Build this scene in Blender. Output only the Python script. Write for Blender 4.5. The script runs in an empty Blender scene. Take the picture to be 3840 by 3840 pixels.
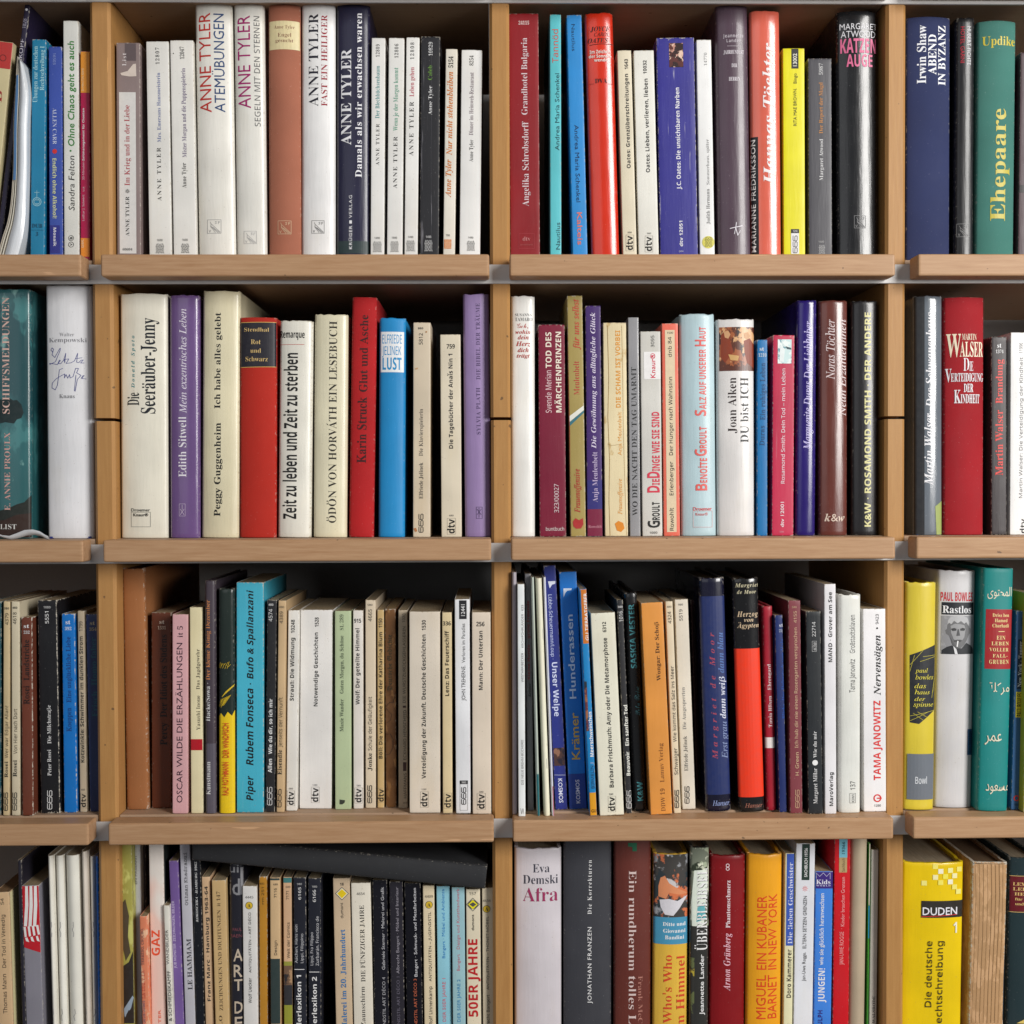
import bpy, bmesh, math, random
import numpy as np
from mathutils import Matrix, Vector
from mathutils.geometry import tessellate_polygon
rnd = random.Random(7)
SC = bpy.context.scene
COL = SC.collection
# ------------------------------------------------------------------ camera
F_PX, CAM_D = 4650.0, 1.045                      # focal length in px of the 3840 px photograph, metres to the upright fronts
YAW, PITCH, ROLL = math.radians(.93), math.radians(-1.162), math.radians(-.192)
_fw = Vector((math.sin(YAW)*math.cos(PITCH), math.cos(YAW)*math.cos(PITCH), math.sin(PITCH)))
_rt = Vector((math.cos(YAW), -math.sin(YAW), 0)); _up = _rt.cross(_fw)
RT = math.cos(ROLL)*_rt+math.sin(ROLL)*_up; UP = -math.sin(ROLL)*_rt+math.cos(ROLL)*_up; FW = _fw
cam = bpy.data.cameras.new('camera'); cam.sensor_width = 36; cam.lens = F_PX/3840*36; cam.clip_start = .01; cam.clip_end = 50
co = bpy.data.objects.new('camera', cam); COL.objects.link(co)
M = Matrix((RT, UP, -FW)).transposed().to_4x4(); M.translation = Vector((0, -CAM_D, 0)); co.matrix_world = M
SC.camera = co
cam.dof.use_dof = True; cam.dof.focus_distance = 1.05; cam.dof.aperture_fstop = 9
# ------------------------------------------------------------------ light
SC.view_settings.view_transform = 'Standard'; SC.view_settings.look = 'None'; SC.view_settings.gamma = 1
SC.view_settings.exposure = 0.0
w = bpy.data.worlds.new('World'); SC.world = w; w.use_nodes = True
w.node_tree.nodes['Background'].inputs[0].default_value = (.93, .96, 1.0, 1)
w.node_tree.nodes['Background'].inputs[1].default_value = .125
def area(name, loc, tgt, sx, sy, power, col):
    l = bpy.data.lights.new(name, 'AREA'); l.shape = 'RECTANGLE'; l.size = sx; l.size_y = sy; l.energy = power; l.color = col
    o = bpy.data.objects.new(name, l); COL.objects.link(o); o.location = loc
    o.rotation_euler = (Vector(tgt)-Vector(loc)).to_track_quat('-Z', 'Y').to_euler(); return o
area('window_light', (1.5, -1.72, .62), (0, 0, -.02), .7, 1.2, 61, (1, .975, .94))
area('room_light', (-.9, -2.3, .7), (0, 0, -.05), 1.6, 1.6, 7, (.97, .98, 1))

def at(px, py, Y):                                # photograph pixel -> point on the vertical plane at depth Y
    v = FW+RT*((px-1920)/F_PX)-UP*((py-1920)/F_PX)
    t = (Y+CAM_D)/v.y
    return Vector((v.x*t, Y, v.z*t))
# ------------------------------------------------------------------ materials
def lin(h, g=1.0):
    o = []
    for i in (0, 2, 4):
        c = int(h[i:i+2], 16)/255
        c = c/12.92 if c < .04045 else ((c+.055)/1.055)**2.4
        o.append(max(.005, c*g))
    k = min(1, .86/max(o)); return (*(x*k for x in o), 1)
MATS = {}
def nt(name):
    m = bpy.data.materials.new(name); m.use_nodes = True; t = m.node_tree
    return m, t, t.nodes['Principled BSDF']
def N(t, typ, **k):
    n = t.nodes.new(typ)
    for a, b in k.items():
        if a.startswith('i_'):
            n.inputs[int(a[2:]) if a[2:].isdigit() else a[2:].replace('_', ' ')].default_value = b
        else: setattr(n, a, b)
    return n
def mix(t, fac, a, b, mode='MIX'):
    n = t.nodes.new('ShaderNodeMix'); n.data_type = 'RGBA'; n.blend_type = mode
    for s, v in ((0, fac), (6, a), (7, b)):
        if isinstance(v, (tuple, float, int)): n.inputs[s].default_value = v
        else: t.links.new(v, n.inputs[s])
    return n.outputs[2]
def coords(t, scale, kind='Object', loc=(0, 0, 0)):
    c = N(t, 'ShaderNodeTexCoord'); mp = N(t, 'ShaderNodeMapping')
    mp.inputs['Scale'].default_value = scale; mp.inputs['Location'].default_value = loc
    t.links.new(c.outputs[kind], mp.inputs[0]); return mp.outputs[0]
def noise(t, vec, sc, det=2, rough=.5):
    n = N(t, 'ShaderNodeTexNoise'); n.inputs['Scale'].default_value = sc; n.inputs['Detail'].default_value = det
    n.inputs['Roughness'].default_value = rough; t.links.new(vec, n.inputs['Vector']); return n.outputs[0]
def ramp(t, v, a, b, ca=(0, 0, 0, 1), cb=(1, 1, 1, 1)):
    r = N(t, 'ShaderNodeValToRGB'); e = r.color_ramp.elements; e[0].position = a; e[1].position = b; e[0].color = ca; e[1].color = cb
    t.links.new(v, r.inputs[0]); return r.outputs[0]
def bump(t, bs, h, st, dist):
    b = N(t, 'ShaderNodeBump'); b.inputs['Strength'].default_value = st; b.inputs['Distance'].default_value = dist
    t.links.new(h, b.inputs['Height']); t.links.new(b.outputs[0], bs.inputs['Normal'])

def cover_mat(col, rough=.45, wear=.5, cloth=False, coat=0., g=1., crease=0., art=None, seed=0, age=.35):
    m, t, bs = nt('cover_'+col)
    base = lin(col, g)
    lo = tuple(c*.86 for c in base[:3])+(1,)
    off = (seed*.37, seed*.61, seed*.23)
    v = coords(t, (1, 1, 1), loc=off)
    n1 = noise(t, v, 22, 3)
    c = mix(t, ramp(t, n1, .35, .68), lo, base)
    if art:                                        # a printed picture: soft patches of several inks
        for i, (a, s, p) in enumerate(art):
            vv = coords(t, (1, 1, .55), loc=(seed+i*3.1, i*1.7, seed*.3+i))
            c = mix(t, ramp(t, noise(t, vv, s, 4, .62), p, p+.05), c, lin(a, g))
    if age:
        pale = sum(base[:3])/3 > .35                 # thumbed, yellowed paper / scuffed ink
        vv = coords(t, (1, 1, .35), loc=(seed*1.3, 0, seed))
        c = mix(t, ramp(t, noise(t, vv, 30, 4, .6), .55, .8, (0, 0, 0, 1), (age, age, age, 1)), c, tuple(x*y for x, y in zip(base[:3], (.9, .82, .66)))+(1,) if pale else tuple(x*.8+.03 for x in base[:3])+(1,))
        sp = noise(t, v, 700, 1)
        c = mix(t, ramp(t, sp, .74, .78, (0, 0, 0, 1), (.35, .35, .35, 1)), c, (.25, .2, .15, 1) if pale else tuple(min(.7, x+.18) for x in base[:3])+(1,))
    if crease:
        vv = coords(t, (1, 1, .035), loc=(seed*2, 0, seed))
        cr = noise(t, vv, 420, 3, .7)
        c = mix(t, ramp(t, cr, .64, .68, (0, 0, 0, 1), (crease, crease, crease, 1)), c, (.62, .6, .66, 1))
    at_ = N(t, 'ShaderNodeAttribute', attribute_name='wear')
    n2 = noise(t, v, 380, 3, .65)
    ad = N(t, 'ShaderNodeMath', operation='MULTIPLY_ADD'); t.links.new(at_.outputs['Fac'], ad.inputs[0]); ad.inputs[1].default_value = .30+.22*wear
    t.links.new(n2, ad.inputs[2])
    we = ramp(t, ad.outputs[0], .80, .88, (0, 0, 0, 1), (wear, wear, wear, 1))
    paper = (.62, .57, .48, 1) if sum(base[:3])/3 < .45 else (.42, .34, .24, 1)
    c = mix(t, we, c, paper)
    t.links.new(c, bs.inputs['Base Color'])
    n3 = noise(t, v, 60, 4)
    rr = N(t, 'ShaderNodeMapRange'); t.links.new(n3, rr.inputs[0]); rr.inputs[3].default_value = max(.05, rough-.07); rr.inputs[4].default_value = rough+.1
    t.links.new(rr.outputs[0], bs.inputs['Roughness'])
    bs.inputs['Specular IOR Level'].default_value = .4
    if coat: bs.inputs['Coat Weight'].default_value = coat; bs.inputs['Coat Roughness'].default_value = .16
    if cloth:
        va = coords(t, (1, 1, 1)); wv = N(t, 'ShaderNodeTexWave', wave_type='BANDS', bands_direction='Z'); wv.inputs['Scale'].default_value = 420; wv.inputs['Distortion'].default_value = 3
        wx = N(t, 'ShaderNodeTexWave', wave_type='BANDS', bands_direction='X'); wx.inputs['Scale'].default_value = 420; wx.inputs['Distortion'].default_value = 3
        t.links.new(va, wv.inputs[0]); t.links.new(va, wx.inputs[0])
        s = N(t, 'ShaderNodeMath', operation='ADD'); t.links.new(wv.outputs[1], s.inputs[0]); t.links.new(wx.outputs[1], s.inputs[1])
        bump(t, bs, s.outputs[0], .35, .0002)
    else:
        vv = coords(t, (1, 1, .12), loc=off)
        bump(t, bs, noise(t, vv, 75, 4, .6), .55 if coat else .35, .0011)
    return m
def ink(col, g=1., rough=.42):
    k = ('ink', col, g)
    if k not in MATS:
        m, t, bs = nt('ink_'+col); b = lin(col, g)
        v = coords(t, (1, 1, 1)); n = noise(t, v, 260, 2)
        c = mix(t, ramp(t, n, .3, .75), b, tuple(x*.9+.012 for x in b[:3])+(1,))
        t.links.new(c, bs.inputs['Base Color']); bs.inputs['Roughness'].default_value = rough; bs.inputs['Specular IOR Level'].default_value = .35
        MATS[k] = m
    return MATS[k]
def art_mat(cols, scale=60, seed=0, g=1.):
    m, t, bs = nt('printed_picture')
    c = lin(cols[0], g)
    for i, a in enumerate(cols[1:]):
        vv = coords(t, (1, 1, .8), loc=(seed+i*2.3, i*1.1, i*.7-seed))
        c = mix(t, ramp(t, noise(t, vv, scale, 4, .6), .52+.015*i, .55+.015*i), c, lin(a, g))
    t.links.new(c, bs.inputs['Base Color']); bs.inputs['Roughness'].default_value = .35; return m
def pages_mat(col, k):
    key = ('pg', col)
    if key not in MATS:
        m, t, bs = nt('pages'); b = lin(col)
        v = coords(t, (1, .02, .02)); n = noise(t, v, 2600, 2, .6)
        v2 = coords(t, (1, 1, 1)); n2 = noise(t, v2, 45, 3)
        c = mix(t, ramp(t, n, .35, .7), tuple(x*.62 for x in b[:3])+(1,), b)
        c = mix(t, ramp(t, n2, .45, .75, (0, 0, 0, 1), (.5, .5, .5, 1)), c, tuple(x*y for x, y in zip(b[:3], (.75, .64, .5)))+(1,))
        t.links.new(c, bs.inputs['Base Color']); bs.inputs['Roughness'].default_value = .85
        bump(t, bs, n, .4, .0002); MATS[key] = m
    return MATS[key]
def wood_mat(name, col, ax, streak=.25, rough=.5):
    m, t, bs = nt(name); b = lin(col)
    sc = [1, 1, 1]; sc[ax] = .06
    v = coords(t, tuple(sc), kind='Object'); n = noise(t, v, 420, 5, .66)
    v2 = coords(t, (1, 1, 1)); n2 = noise(t, v2, 1500, 2, .7); n3 = noise(t, v2, 9, 3)
    c = mix(t, ramp(t, n, .3, .72), tuple(x*y for x, y in zip(b[:3], (1-streak*.6, 1-streak*.8, 1-streak)))+(1,), b)
    c = mix(t, ramp(t, n2, .35, .7, (0, 0, 0, 1), (.35, .35, .35, 1)), c, tuple(x*.72 for x in b[:3])+(1,))
    c = mix(t, ramp(t, n3, .45, .7, (0, 0, 0, 1), (.35, .35, .35, 1)), c, tuple(x*.86 for x in b[:3])+(1,))
    sp = noise(t, v2, 170, 2, .4); c = mix(t, ramp(t, sp, .735, .76, (0, 0, 0, 1), (.7, .7, .7, 1)), c, (.08, .05, .03, 1))   # specks and knocks
    vs_ = [3.0, 3.0, 3.0]; vs_[ax] = .25; sc_ = noise(t, coords(t, tuple(vs_), loc=(3, 7, 5)), 60, 2, .5)
    c = mix(t, ramp(t, sc_, .735, .75, (0, 0, 0, 1), (.45, .45, .45, 1)), c, tuple(min(.8, x*1.5) for x in b[:3])+(1,))          # pale scratches
    t.links.new(c, bs.inputs['Base Color']); bs.inputs['Roughness'].default_value = rough
    bs.inputs['Specular IOR Level'].default_value = .35
    bump(t, bs, n, .2, .0004); return m
# ------------------------------------------------------------------ mesh helpers
def mesh_obj(name, vs, fs, mat, parent=None, smooth=False):
    me = bpy.data.meshes.new(name); me.from_pydata([tuple(v) for v in vs], [], fs); me.update()
    if isinstance(mat, (list, tuple)):
        for x in mat: me.materials.append(x)
    else: me.materials.append(mat)
    if smooth: me.shade_smooth()
    o = bpy.data.objects.new(name, me); COL.objects.link(o)
    if parent: o.parent = parent
    return o
def empty(name, loc=(0, 0, 0), rot=(0, 0, 0)):
    o = bpy.data.objects.new(name, None); COL.objects.link(o); o.location = loc; o.rotation_euler = rot; o.empty_display_size = .02; return o
def bevel_box(name, x0, x1, y0, y1, z0, z1, mat, parent, bev=.001, seg=2, upright=False):
    bm = bmesh.new(); bmesh.ops.create_cube(bm, size=1)
    for v in bm.verts:
        v.co = Vector((x0 if v.co.x < 0 else x1, y0 if v.co.y < 0 else y1, z0 if v.co.z < 0 else z1))
    ge = [e for e in bm.edges if abs(e.verts[0].co.z-e.verts[1].co.z) > .01] if upright else bm.edges[:]
    if bev: bmesh.ops.bevel(bm, geom=ge, offset=bev, segments=seg, affect='EDGES', profile=.6)
    me = bpy.data.meshes.new(name); bm.to_mesh(me); bm.free(); me.materials.append(mat)
    o = bpy.data.objects.new(name, me); COL.objects.link(o); o.parent = parent; return o
# ------------------------------------------------------------------ lettering
GL = {}
STY = {'r': (0x1D400, 0x1D41A, 0x1D7CE, -.0085), 'sb': (0x1D400, 0x1D41A, 0x1D7CE, 0), 'si': (0x1D434, 0x1D44E, None, .003),
       'sbi': (0x1D468, 0x1D482, None, 0), 'ss': (0x1D5A0, 0x1D5BA, 0x1D7E2, .002), 'sB': (0x1D5D4, 0x1D5EE, 0x1D7EC, 0),
       'sc': (0x1D4D0, 0x1D4EA, None, -.006), 'fr': (0x1D56C, 0x1D586, None, 0), 'mo': (0x1D670, 0x1D68A, 0x1D7F6, .004), 'g': (None, None, None, 0),
       'gb': (None, None, None, .012)}
ACC = {'ä': ('a', 'd'), 'ö': ('o', 'd'), 'ü': ('u', 'd'), 'Ä': ('A', 'd'), 'Ö': ('O', 'd'), 'Ü': ('U', 'd'), 'é': ('e', 'a'), 'É': ('E', 'a'), 'á': ('a', 'a'), 'Á': ('A', 'a'), 'Î': ('I', 'c'), 'ï': ('i', 'd')}
def load_glyphs(d):
    # codepoint, outline offset, advance, number of loops; then for each loop its length and the steps from point to point
    q = 0
    while q < len(d):
        cp, off, adv, nl = d[q:q+4]; q += 4; loops = []
        for _ in range(nl):
            m = d[q]; q += 1; x = y = 0; L = []
            for _p in range(m): x += d[q]; y += d[q+1]; q += 2; L.append(Vector((x/72, y/72, 0)))
            loops.append(L)
        pts = [(p.x, p.y) for L in loops for p in L]
        def inside(p, L):
            c = False
            for a, b in zip(L, L[1:]+L[:1]):
                if (a.y > p.y) != (b.y > p.y) and p.x < (b.x-a.x)*(p.y-a.y)/(b.y-a.y)+a.x: c = not c
            return c
        par = [[j for j in range(len(loops)) if j != i and inside(loops[i][0], loops[j])] for i in range(len(loops))]
        st = [0]
        for L in loops: st.append(st[-1]+len(L))
        ts = []
        for i, L in enumerate(loops):                  # every outer outline with the holes that lie in it
            if len(par[i]) % 2: continue
            grp = [i]+[j for j in range(len(loops)) if len(par[j]) == len(par[i])+1 and i in par[j]]
            ix = [st[j]+k for j in grp for k in range(len(loops[j]))]
            ts += [tuple(ix[v] for v in x) for x in tessellate_polygon([loops[j] for j in grp])]
        GL[(chr(cp), off/10000)] = (np.array(pts) if pts else np.zeros((0, 2)), ts, adv/1000)
def raw_glyph(ch, off):
    if (ch, off) in GL: return GL[(ch, off)]
    print('GLYPH NOT STORED', ch, off)
    def mk(s):
        c = bpy.data.curves.new('g', 'FONT'); c.body = s; c.resolution_u = 2; c.offset = off
        o = bpy.data.objects.new('g', c); me = o.to_mesh(); me.calc_loop_triangles()
        vs = np.array([v.co[:2] for v in me.vertices]) if len(me.vertices) else np.zeros((0, 2))
        ts = [tuple(t_.vertices) for t_ in me.loop_triangles]
        o.to_mesh_clear(); bpy.data.objects.remove(o); bpy.data.curves.remove(c); return vs, ts
    vs, ts = mk(ch); GL[(ch, off)] = (vs, ts, float(mk(ch+'|')[0][:, 0].max()-mk('|')[0][:, 0].max())); return GL[(ch, off)]
def glyph(ch, st):
    U, L, D, off = STY[st]
    if st[0] == 'g': return raw_glyph(ch, off)
    c = ch; shear = 0
    if ch in ACC:
        b, kind = ACC[ch]; vs, ts, adv = glyph(b, st)
        if not len(vs): return vs, ts, adv
        cx = (vs[:, 0].min()+vs[:, 0].max())/2; top = vs[:, 1].max()+.05; q = .05 if st != 'sB' else .065
        if st in ('si', 'sbi', 'sc'): cx += .08
        ex = []
        if kind == 'd': ex = [[(cx+s*.12-q, top), (cx+s*.12+q, top), (cx+s*.12+q, top+2*q), (cx+s*.12-q, top+2*q)] for s in (-1, 1)]
        elif kind == 'a': ex = [[(cx-.03, top), (cx+.03, top), (cx+.15, top+.14), (cx+.07, top+.14)]]
        else: ex = [[(cx-.15, top), (cx-.09, top), (cx, top+.12), (cx, top+.17)], [(cx, top+.12), (cx+.09, top), (cx+.15, top), (cx, top+.17)]]
        if b == 'i': vs = vs[:]; 
        n = len(vs); vs = np.vstack([vs]+[np.array(e) for e in ex]); ts = list(ts)
        for i in range(len(ex)): ts += [(n+4*i, n+4*i+1, n+4*i+2), (n+4*i, n+4*i+2, n+4*i+3)]
        return vs, ts, adv
    if 'A' <= ch <= 'Z': c = chr(U+ord(ch)-65)
    elif 'a' <= ch <= 'z': c = '\u210e' if (st == 'si' and ch == 'h') else chr(L+ord(ch)-97)
    elif '0' <= ch <= '9':
        if D: c = chr(D+ord(ch)-48)
        else: c = chr((0x1D7CE)+ord(ch)-48)
    elif ch == 'ß': c = {'r': '\U0001D6C3', 'sb': '\U0001D6C3', 'si': '\U0001D6FD', 'sbi': '\U0001D737'}.get(st, 'ß')
    else: return raw_glyph(ch, 0 if st != 'sB' else .014)
    return raw_glyph(c, off)
# letter outlines, packed
GLYPHS = [
33,140,271,2,8,14,48,1,-13,-3,-20,-2,-2,-2,2,-3,16,1,17,4,3,8,10,9,-4,-2,-2,-3,2,-4,4,-2,4,2,1,4,-1,3,35,0,584,2,28,14,44,-3,-14,-11,0,0,-5,10,0,-2,-12,-8,0,0,-5,7,0,-3,
-14,5,0,3,14,14,0,-3,-14,5,0,3,14,11,0,0,5,-10,0,2,12,8,0,0,5,-7,0,3,14,-5,0,-3,-14,-14,0,3,14,4,15,25,14,0,-2,-12,-14,0,38,0,625,3,22,29,45,3,-7,-2,-7,-7,-7,7,-8,6,8,7,
0,-3,-6,-5,-6,10,-12,-9,0,-6,7,-8,-6,-8,-2,-8,4,-4,8,3,8,9,6,-4,6,-2,6,4,8,9,3,8,17,41,3,1,4,-1,2,-4,-1,-4,-5,-4,-4,4,-1,5,7,11,16,-2,-5,2,-4,4,-1,5,1,6,5,-8,9,38,140,
625,3,23,21,49,-10,-3,-4,-9,2,-7,3,-4,-8,-6,-3,-9,4,-9,9,-4,8,2,8,5,5,-6,12,0,-11,13,4,5,4,8,-9,0,-2,-4,-3,-3,-5,6,6,6,3,8,-4,8,8,20,41,4,-1,1,-3,-1,-3,-4,-3,-3,2,-1,4,1,
3,7,12,15,-2,-4,2,-3,3,-1,5,1,4,4,-7,7,39,0,188,1,5,10,52,0,-9,-2,-10,-3,0,-1,19,44,0,219,1,10,11,7,2,-5,-2,-6,-7,-4,3,4,0,5,-3,1,-1,3,2,3,3,1,44,140,219,1,11,8,10,-4,-2,
-2,-3,1,-4,3,-1,0,-3,-3,-4,0,-3,8,5,3,7,-2,6,45,0,323,1,4,20,19,-17,0,0,-6,17,0,45,140,323,1,4,2,20,0,-8,19,0,0,8,46,0,219,1,8,8,8,-3,-1,-1,-3,1,-3,3,-2,3,2,1,3,-1,3,46,
140,219,1,8,8,9,-4,-2,-2,-3,2,-4,4,-2,4,2,1,4,-1,3,47,0,281,1,4,20,50,-14,-51,-5,0,14,51,48,0,500,2,8,18,50,11,-7,5,-18,-5,-19,-11,-7,-11,7,-5,19,5,18,8,12,38,-3,-13,3,
-14,6,-5,6,5,3,14,-3,13,-6,5,48,120,500,2,8,18,51,-12,-8,-5,-18,5,-19,12,-8,12,8,5,19,-5,18,8,12,38,-2,-13,2,-14,6,-4,6,4,2,14,-2,13,-6,4,49,0,500,1,4,22,49,-7,0,0,-49,7,
0,49,120,500,1,4,14,50,0,-51,8,0,0,51,50,0,500,1,16,26,45,4,-11,-4,-12,-11,-15,19,0,0,-7,-32,0,18,23,3,11,-2,6,-6,3,-6,-2,-6,-5,0,9,6,4,6,1,50,120,500,1,17,15,51,-12,-5,
0,-12,7,7,4,1,6,-2,2,-6,-3,-10,-8,-12,-9,-11,0,-2,32,0,0,9,-18,0,11,14,4,12,-4,12,51,0,500,1,25,26,46,-11,4,-9,-2,0,-7,4,2,4,0,6,-2,3,-5,-3,-6,-7,-1,0,-7,8,-2,2,-6,-2,-6,
-5,-2,-6,1,-5,3,0,-8,10,-3,11,5,5,10,-2,7,-6,5,5,4,2,7,51,120,500,1,26,15,51,-10,-3,0,-8,5,2,4,0,6,-2,2,-4,-2,-5,-8,-2,0,-8,8,-2,3,-5,-2,-5,-6,-2,-5,1,-6,3,0,-9,6,-3,5,
-1,12,5,4,11,-1,8,-5,4,4,4,2,7,-5,10,52,0,500,2,11,29,50,-3,0,-25,-31,0,-3,21,0,0,-16,7,0,0,16,5,0,0,6,-5,0,4,21,36,1,0,0,-14,-12,0,52,120,500,2,11,25,51,5,0,0,-28,5,0,0,
-8,-5,0,0,-16,-9,0,0,16,-21,0,0,5,4,21,36,0,-13,-9,0,10,13,53,0,500,1,17,7,49,22,0,0,-6,-15,0,0,-13,13,-4,5,-11,-5,-11,-12,-5,-11,3,0,8,5,-3,5,-1,7,3,3,6,-4,8,-13,1,53,
120,500,1,18,6,23,13,-1,5,-7,-3,-6,-7,-2,-5,1,-6,3,0,-9,6,-3,7,-1,12,5,4,12,-5,12,-12,4,0,11,15,0,0,8,-24,0,54,120,500,2,12,23,51,-16,-16,-5,-18,5,-13,12,-6,11,5,4,11,-4,
11,-10,4,-5,0,3,7,10,8,7,18,21,-7,-2,2,-9,6,-3,5,2,1,5,-2,5,55,120,500,1,6,3,50,0,-8,20,0,-17,-40,7,-4,24,52,57,120,500,2,12,18,51,11,-6,5,-13,-6,-19,-15,-15,-5,7,11,9,3,
7,-6,-1,-10,4,-4,11,4,11,8,18,42,5,-2,2,-6,0,-3,-7,-3,-5,3,-2,4,2,5,58,0,219,2,8,8,33,-3,-1,-1,-3,1,-3,3,-2,3,2,1,3,-1,3,8,8,8,-3,-1,-1,-3,1,-3,3,-2,3,2,1,3,-1,3,58,140,
219,2,8,8,34,-4,-2,-2,-3,2,-4,4,-2,4,2,1,4,-1,3,8,8,9,-4,-2,-2,-3,2,-4,4,-2,4,2,1,4,-1,3,63,0,333,2,9,18,46,3,-7,-11,-26,-3,2,-1,4,8,19,-1,4,-7,1,3,7,8,11,8,-3,-1,-1,-3,
1,-3,3,-2,3,2,1,3,-1,3,65,0,667,2,8,26,49,-5,0,-21,-49,7,0,6,14,21,0,7,-14,7,0,3,23,39,8,-18,-15,0,65,120,667,2,8,21,50,-22,-51,9,0,6,15,20,0,6,-15,9,0,-22,51,3,24,36,6,
-14,-13,0,66,0,563,3,11,5,0,17,0,13,4,4,9,-3,8,-9,5,6,4,2,7,-4,8,-11,4,-15,0,7,12,43,0,-15,5,0,8,2,3,6,-2,5,-7,2,7,12,22,0,-16,9,0,9,3,2,5,-3,6,-8,2,66,120,563,3,11,5,-1,
17,0,14,5,4,9,-3,9,-9,4,6,4,2,7,-4,9,-12,4,-15,0,7,19,42,-6,0,0,-13,4,0,7,2,3,5,-2,4,7,21,21,-8,0,0,-14,8,0,8,3,2,4,-2,5,67,0,708,1,18,38,49,9,-3,0,-8,-8,4,-9,1,-14,-5,
-5,-14,5,-13,15,-5,8,1,9,4,0,-7,-8,-3,-10,-2,-20,9,-7,16,8,18,19,8,67,120,708,1,17,30,51,-20,-8,-7,-19,6,-17,21,-9,19,5,0,10,-10,-5,-8,-1,-14,5,-5,12,5,13,13,5,8,-1,10,
-4,0,9,-10,4,68,0,750,2,7,5,0,20,0,19,8,7,17,-7,16,-19,8,-20,0,7,13,43,10,0,16,-6,4,-12,-3,-12,-16,-7,-11,0,68,120,750,2,7,5,-1,20,0,19,8,8,18,-7,17,-20,8,-20,0,7,23,42,
15,-5,4,-12,-3,-11,-15,-7,-11,0,0,35,69,0,500,1,12,5,49,28,0,0,-6,-21,0,0,-15,21,0,0,-6,-21,0,0,-16,22,0,0,-6,-29,0,69,120,500,1,12,5,-1,0,51,29,0,0,-8,-21,0,0,-13,20,0,
0,-8,-20,0,0,-14,22,0,0,-8,70,0,469,1,10,5,49,27,0,0,-6,-19,0,0,-14,19,0,0,-6,-19,0,0,-23,-8,0,70,120,469,1,10,5,-1,8,0,0,23,20,0,0,8,-20,0,0,12,20,0,0,8,-28,0,71,0,740,
1,22,38,49,9,-3,0,-8,-8,4,-9,1,-14,-5,-5,-14,5,-13,15,-5,5,0,5,2,0,10,-9,0,0,6,16,0,0,-21,-9,-3,-9,-1,-19,7,-7,18,7,18,19,8,71,120,740,1,21,30,51,-19,-8,-8,-19,7,-18,20,
-8,9,1,10,4,0,22,-18,0,0,-8,10,0,0,-9,-10,-1,-14,5,-5,12,5,13,13,5,8,-1,10,-4,0,9,-10,4,72,0,729,1,12,12,49,0,-21,28,0,0,21,7,0,0,-49,-7,0,0,21,-28,0,0,-21,-7,0,0,49,72,
120,729,1,12,5,50,0,-51,8,0,0,22,26,0,0,-22,9,0,0,51,-9,0,0,-21,-26,0,0,21,73,0,250,1,4,13,49,-8,0,0,-49,8,0,73,120,250,1,4,5,50,0,-51,8,0,0,51,74,0,250,1,9,13,49,-8,0,0,
-47,-1,-9,-8,-3,1,-6,1,-1,11,5,4,11,74,120,250,1,10,5,50,8,0,0,-51,-3,-12,-11,-4,-3,0,-2,8,3,0,6,3,2,8,75,0,656,1,11,12,49,0,-22,21,22,9,0,-21,-23,26,-26,-10,0,-25,24,0,
-24,-7,0,0,49,75,120,656,1,11,5,50,0,-51,8,0,0,23,24,-23,12,0,-27,27,22,24,-11,0,-20,-21,0,21,76,0,490,1,6,12,49,-7,0,0,-49,30,0,0,6,-23,0,76,120,490,1,6,4,50,0,-51,31,0,
0,8,-22,0,0,43,77,0,781,1,13,12,49,16,-20,16,20,7,0,0,-49,-7,0,0,38,-15,-19,-1,0,-16,19,0,-38,-7,0,0,49,77,120,781,1,15,4,50,0,-51,9,0,0,38,-1,0,15,-19,2,0,15,19,-1,0,0,
-38,9,0,0,51,-8,0,-16,-20,-16,20,78,0,781,1,10,11,49,33,-38,0,38,7,0,0,-49,-6,0,-33,38,0,-38,-7,0,0,49,78,120,781,1,10,4,50,0,-51,9,0,0,36,31,-36,8,0,0,51,-9,0,0,-37,-32,
37,79,0,823,2,8,30,50,19,-8,7,-17,-7,-18,-20,-8,-19,8,-7,18,7,17,8,16,38,-5,-13,5,-14,14,-5,13,5,6,14,-6,13,-13,5,79,120,823,2,8,50,43,7,-18,-7,-19,-21,-8,-19,8,-8,19,8,
18,20,8,8,43,37,5,-12,-5,-13,-13,-5,-13,5,-6,13,6,12,13,5,80,0,510,2,9,5,49,15,0,12,-4,4,-10,-4,-10,-13,-4,-7,0,0,-21,-7,0,7,12,43,8,0,7,-3,2,-5,-3,-5,-6,-2,-8,0,80,120,
510,2,9,4,-1,9,0,0,21,7,0,13,5,4,10,-4,11,-12,4,-17,0,7,20,42,6,-2,2,-5,-2,-5,-6,-2,-7,0,0,14,82,0,604,2,15,6,49,12,0,12,-4,4,-10,-2,-7,-6,-5,6,-5,11,-18,-8,0,-6,10,-8,9,
-5,2,-3,0,0,-21,-7,0,7,13,43,4,0,7,-2,3,-5,-2,-6,-8,-2,-4,0,82,120,604,2,14,5,-1,8,0,0,21,7,-1,8,-9,7,-11,10,0,-13,19,-5,5,6,4,2,8,-5,11,-12,4,-13,0,7,17,42,7,-2,2,-4,-2,
-5,-7,-2,-4,0,0,13,83,0,458,1,21,23,49,6,-3,0,-8,-6,4,-6,1,-5,-1,-3,-4,11,-11,11,-14,-4,-10,-10,-4,-7,1,-7,4,0,9,6,-5,7,-2,6,2,2,4,-21,25,4,9,11,4,83,120,458,1,22,18,51,
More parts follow.
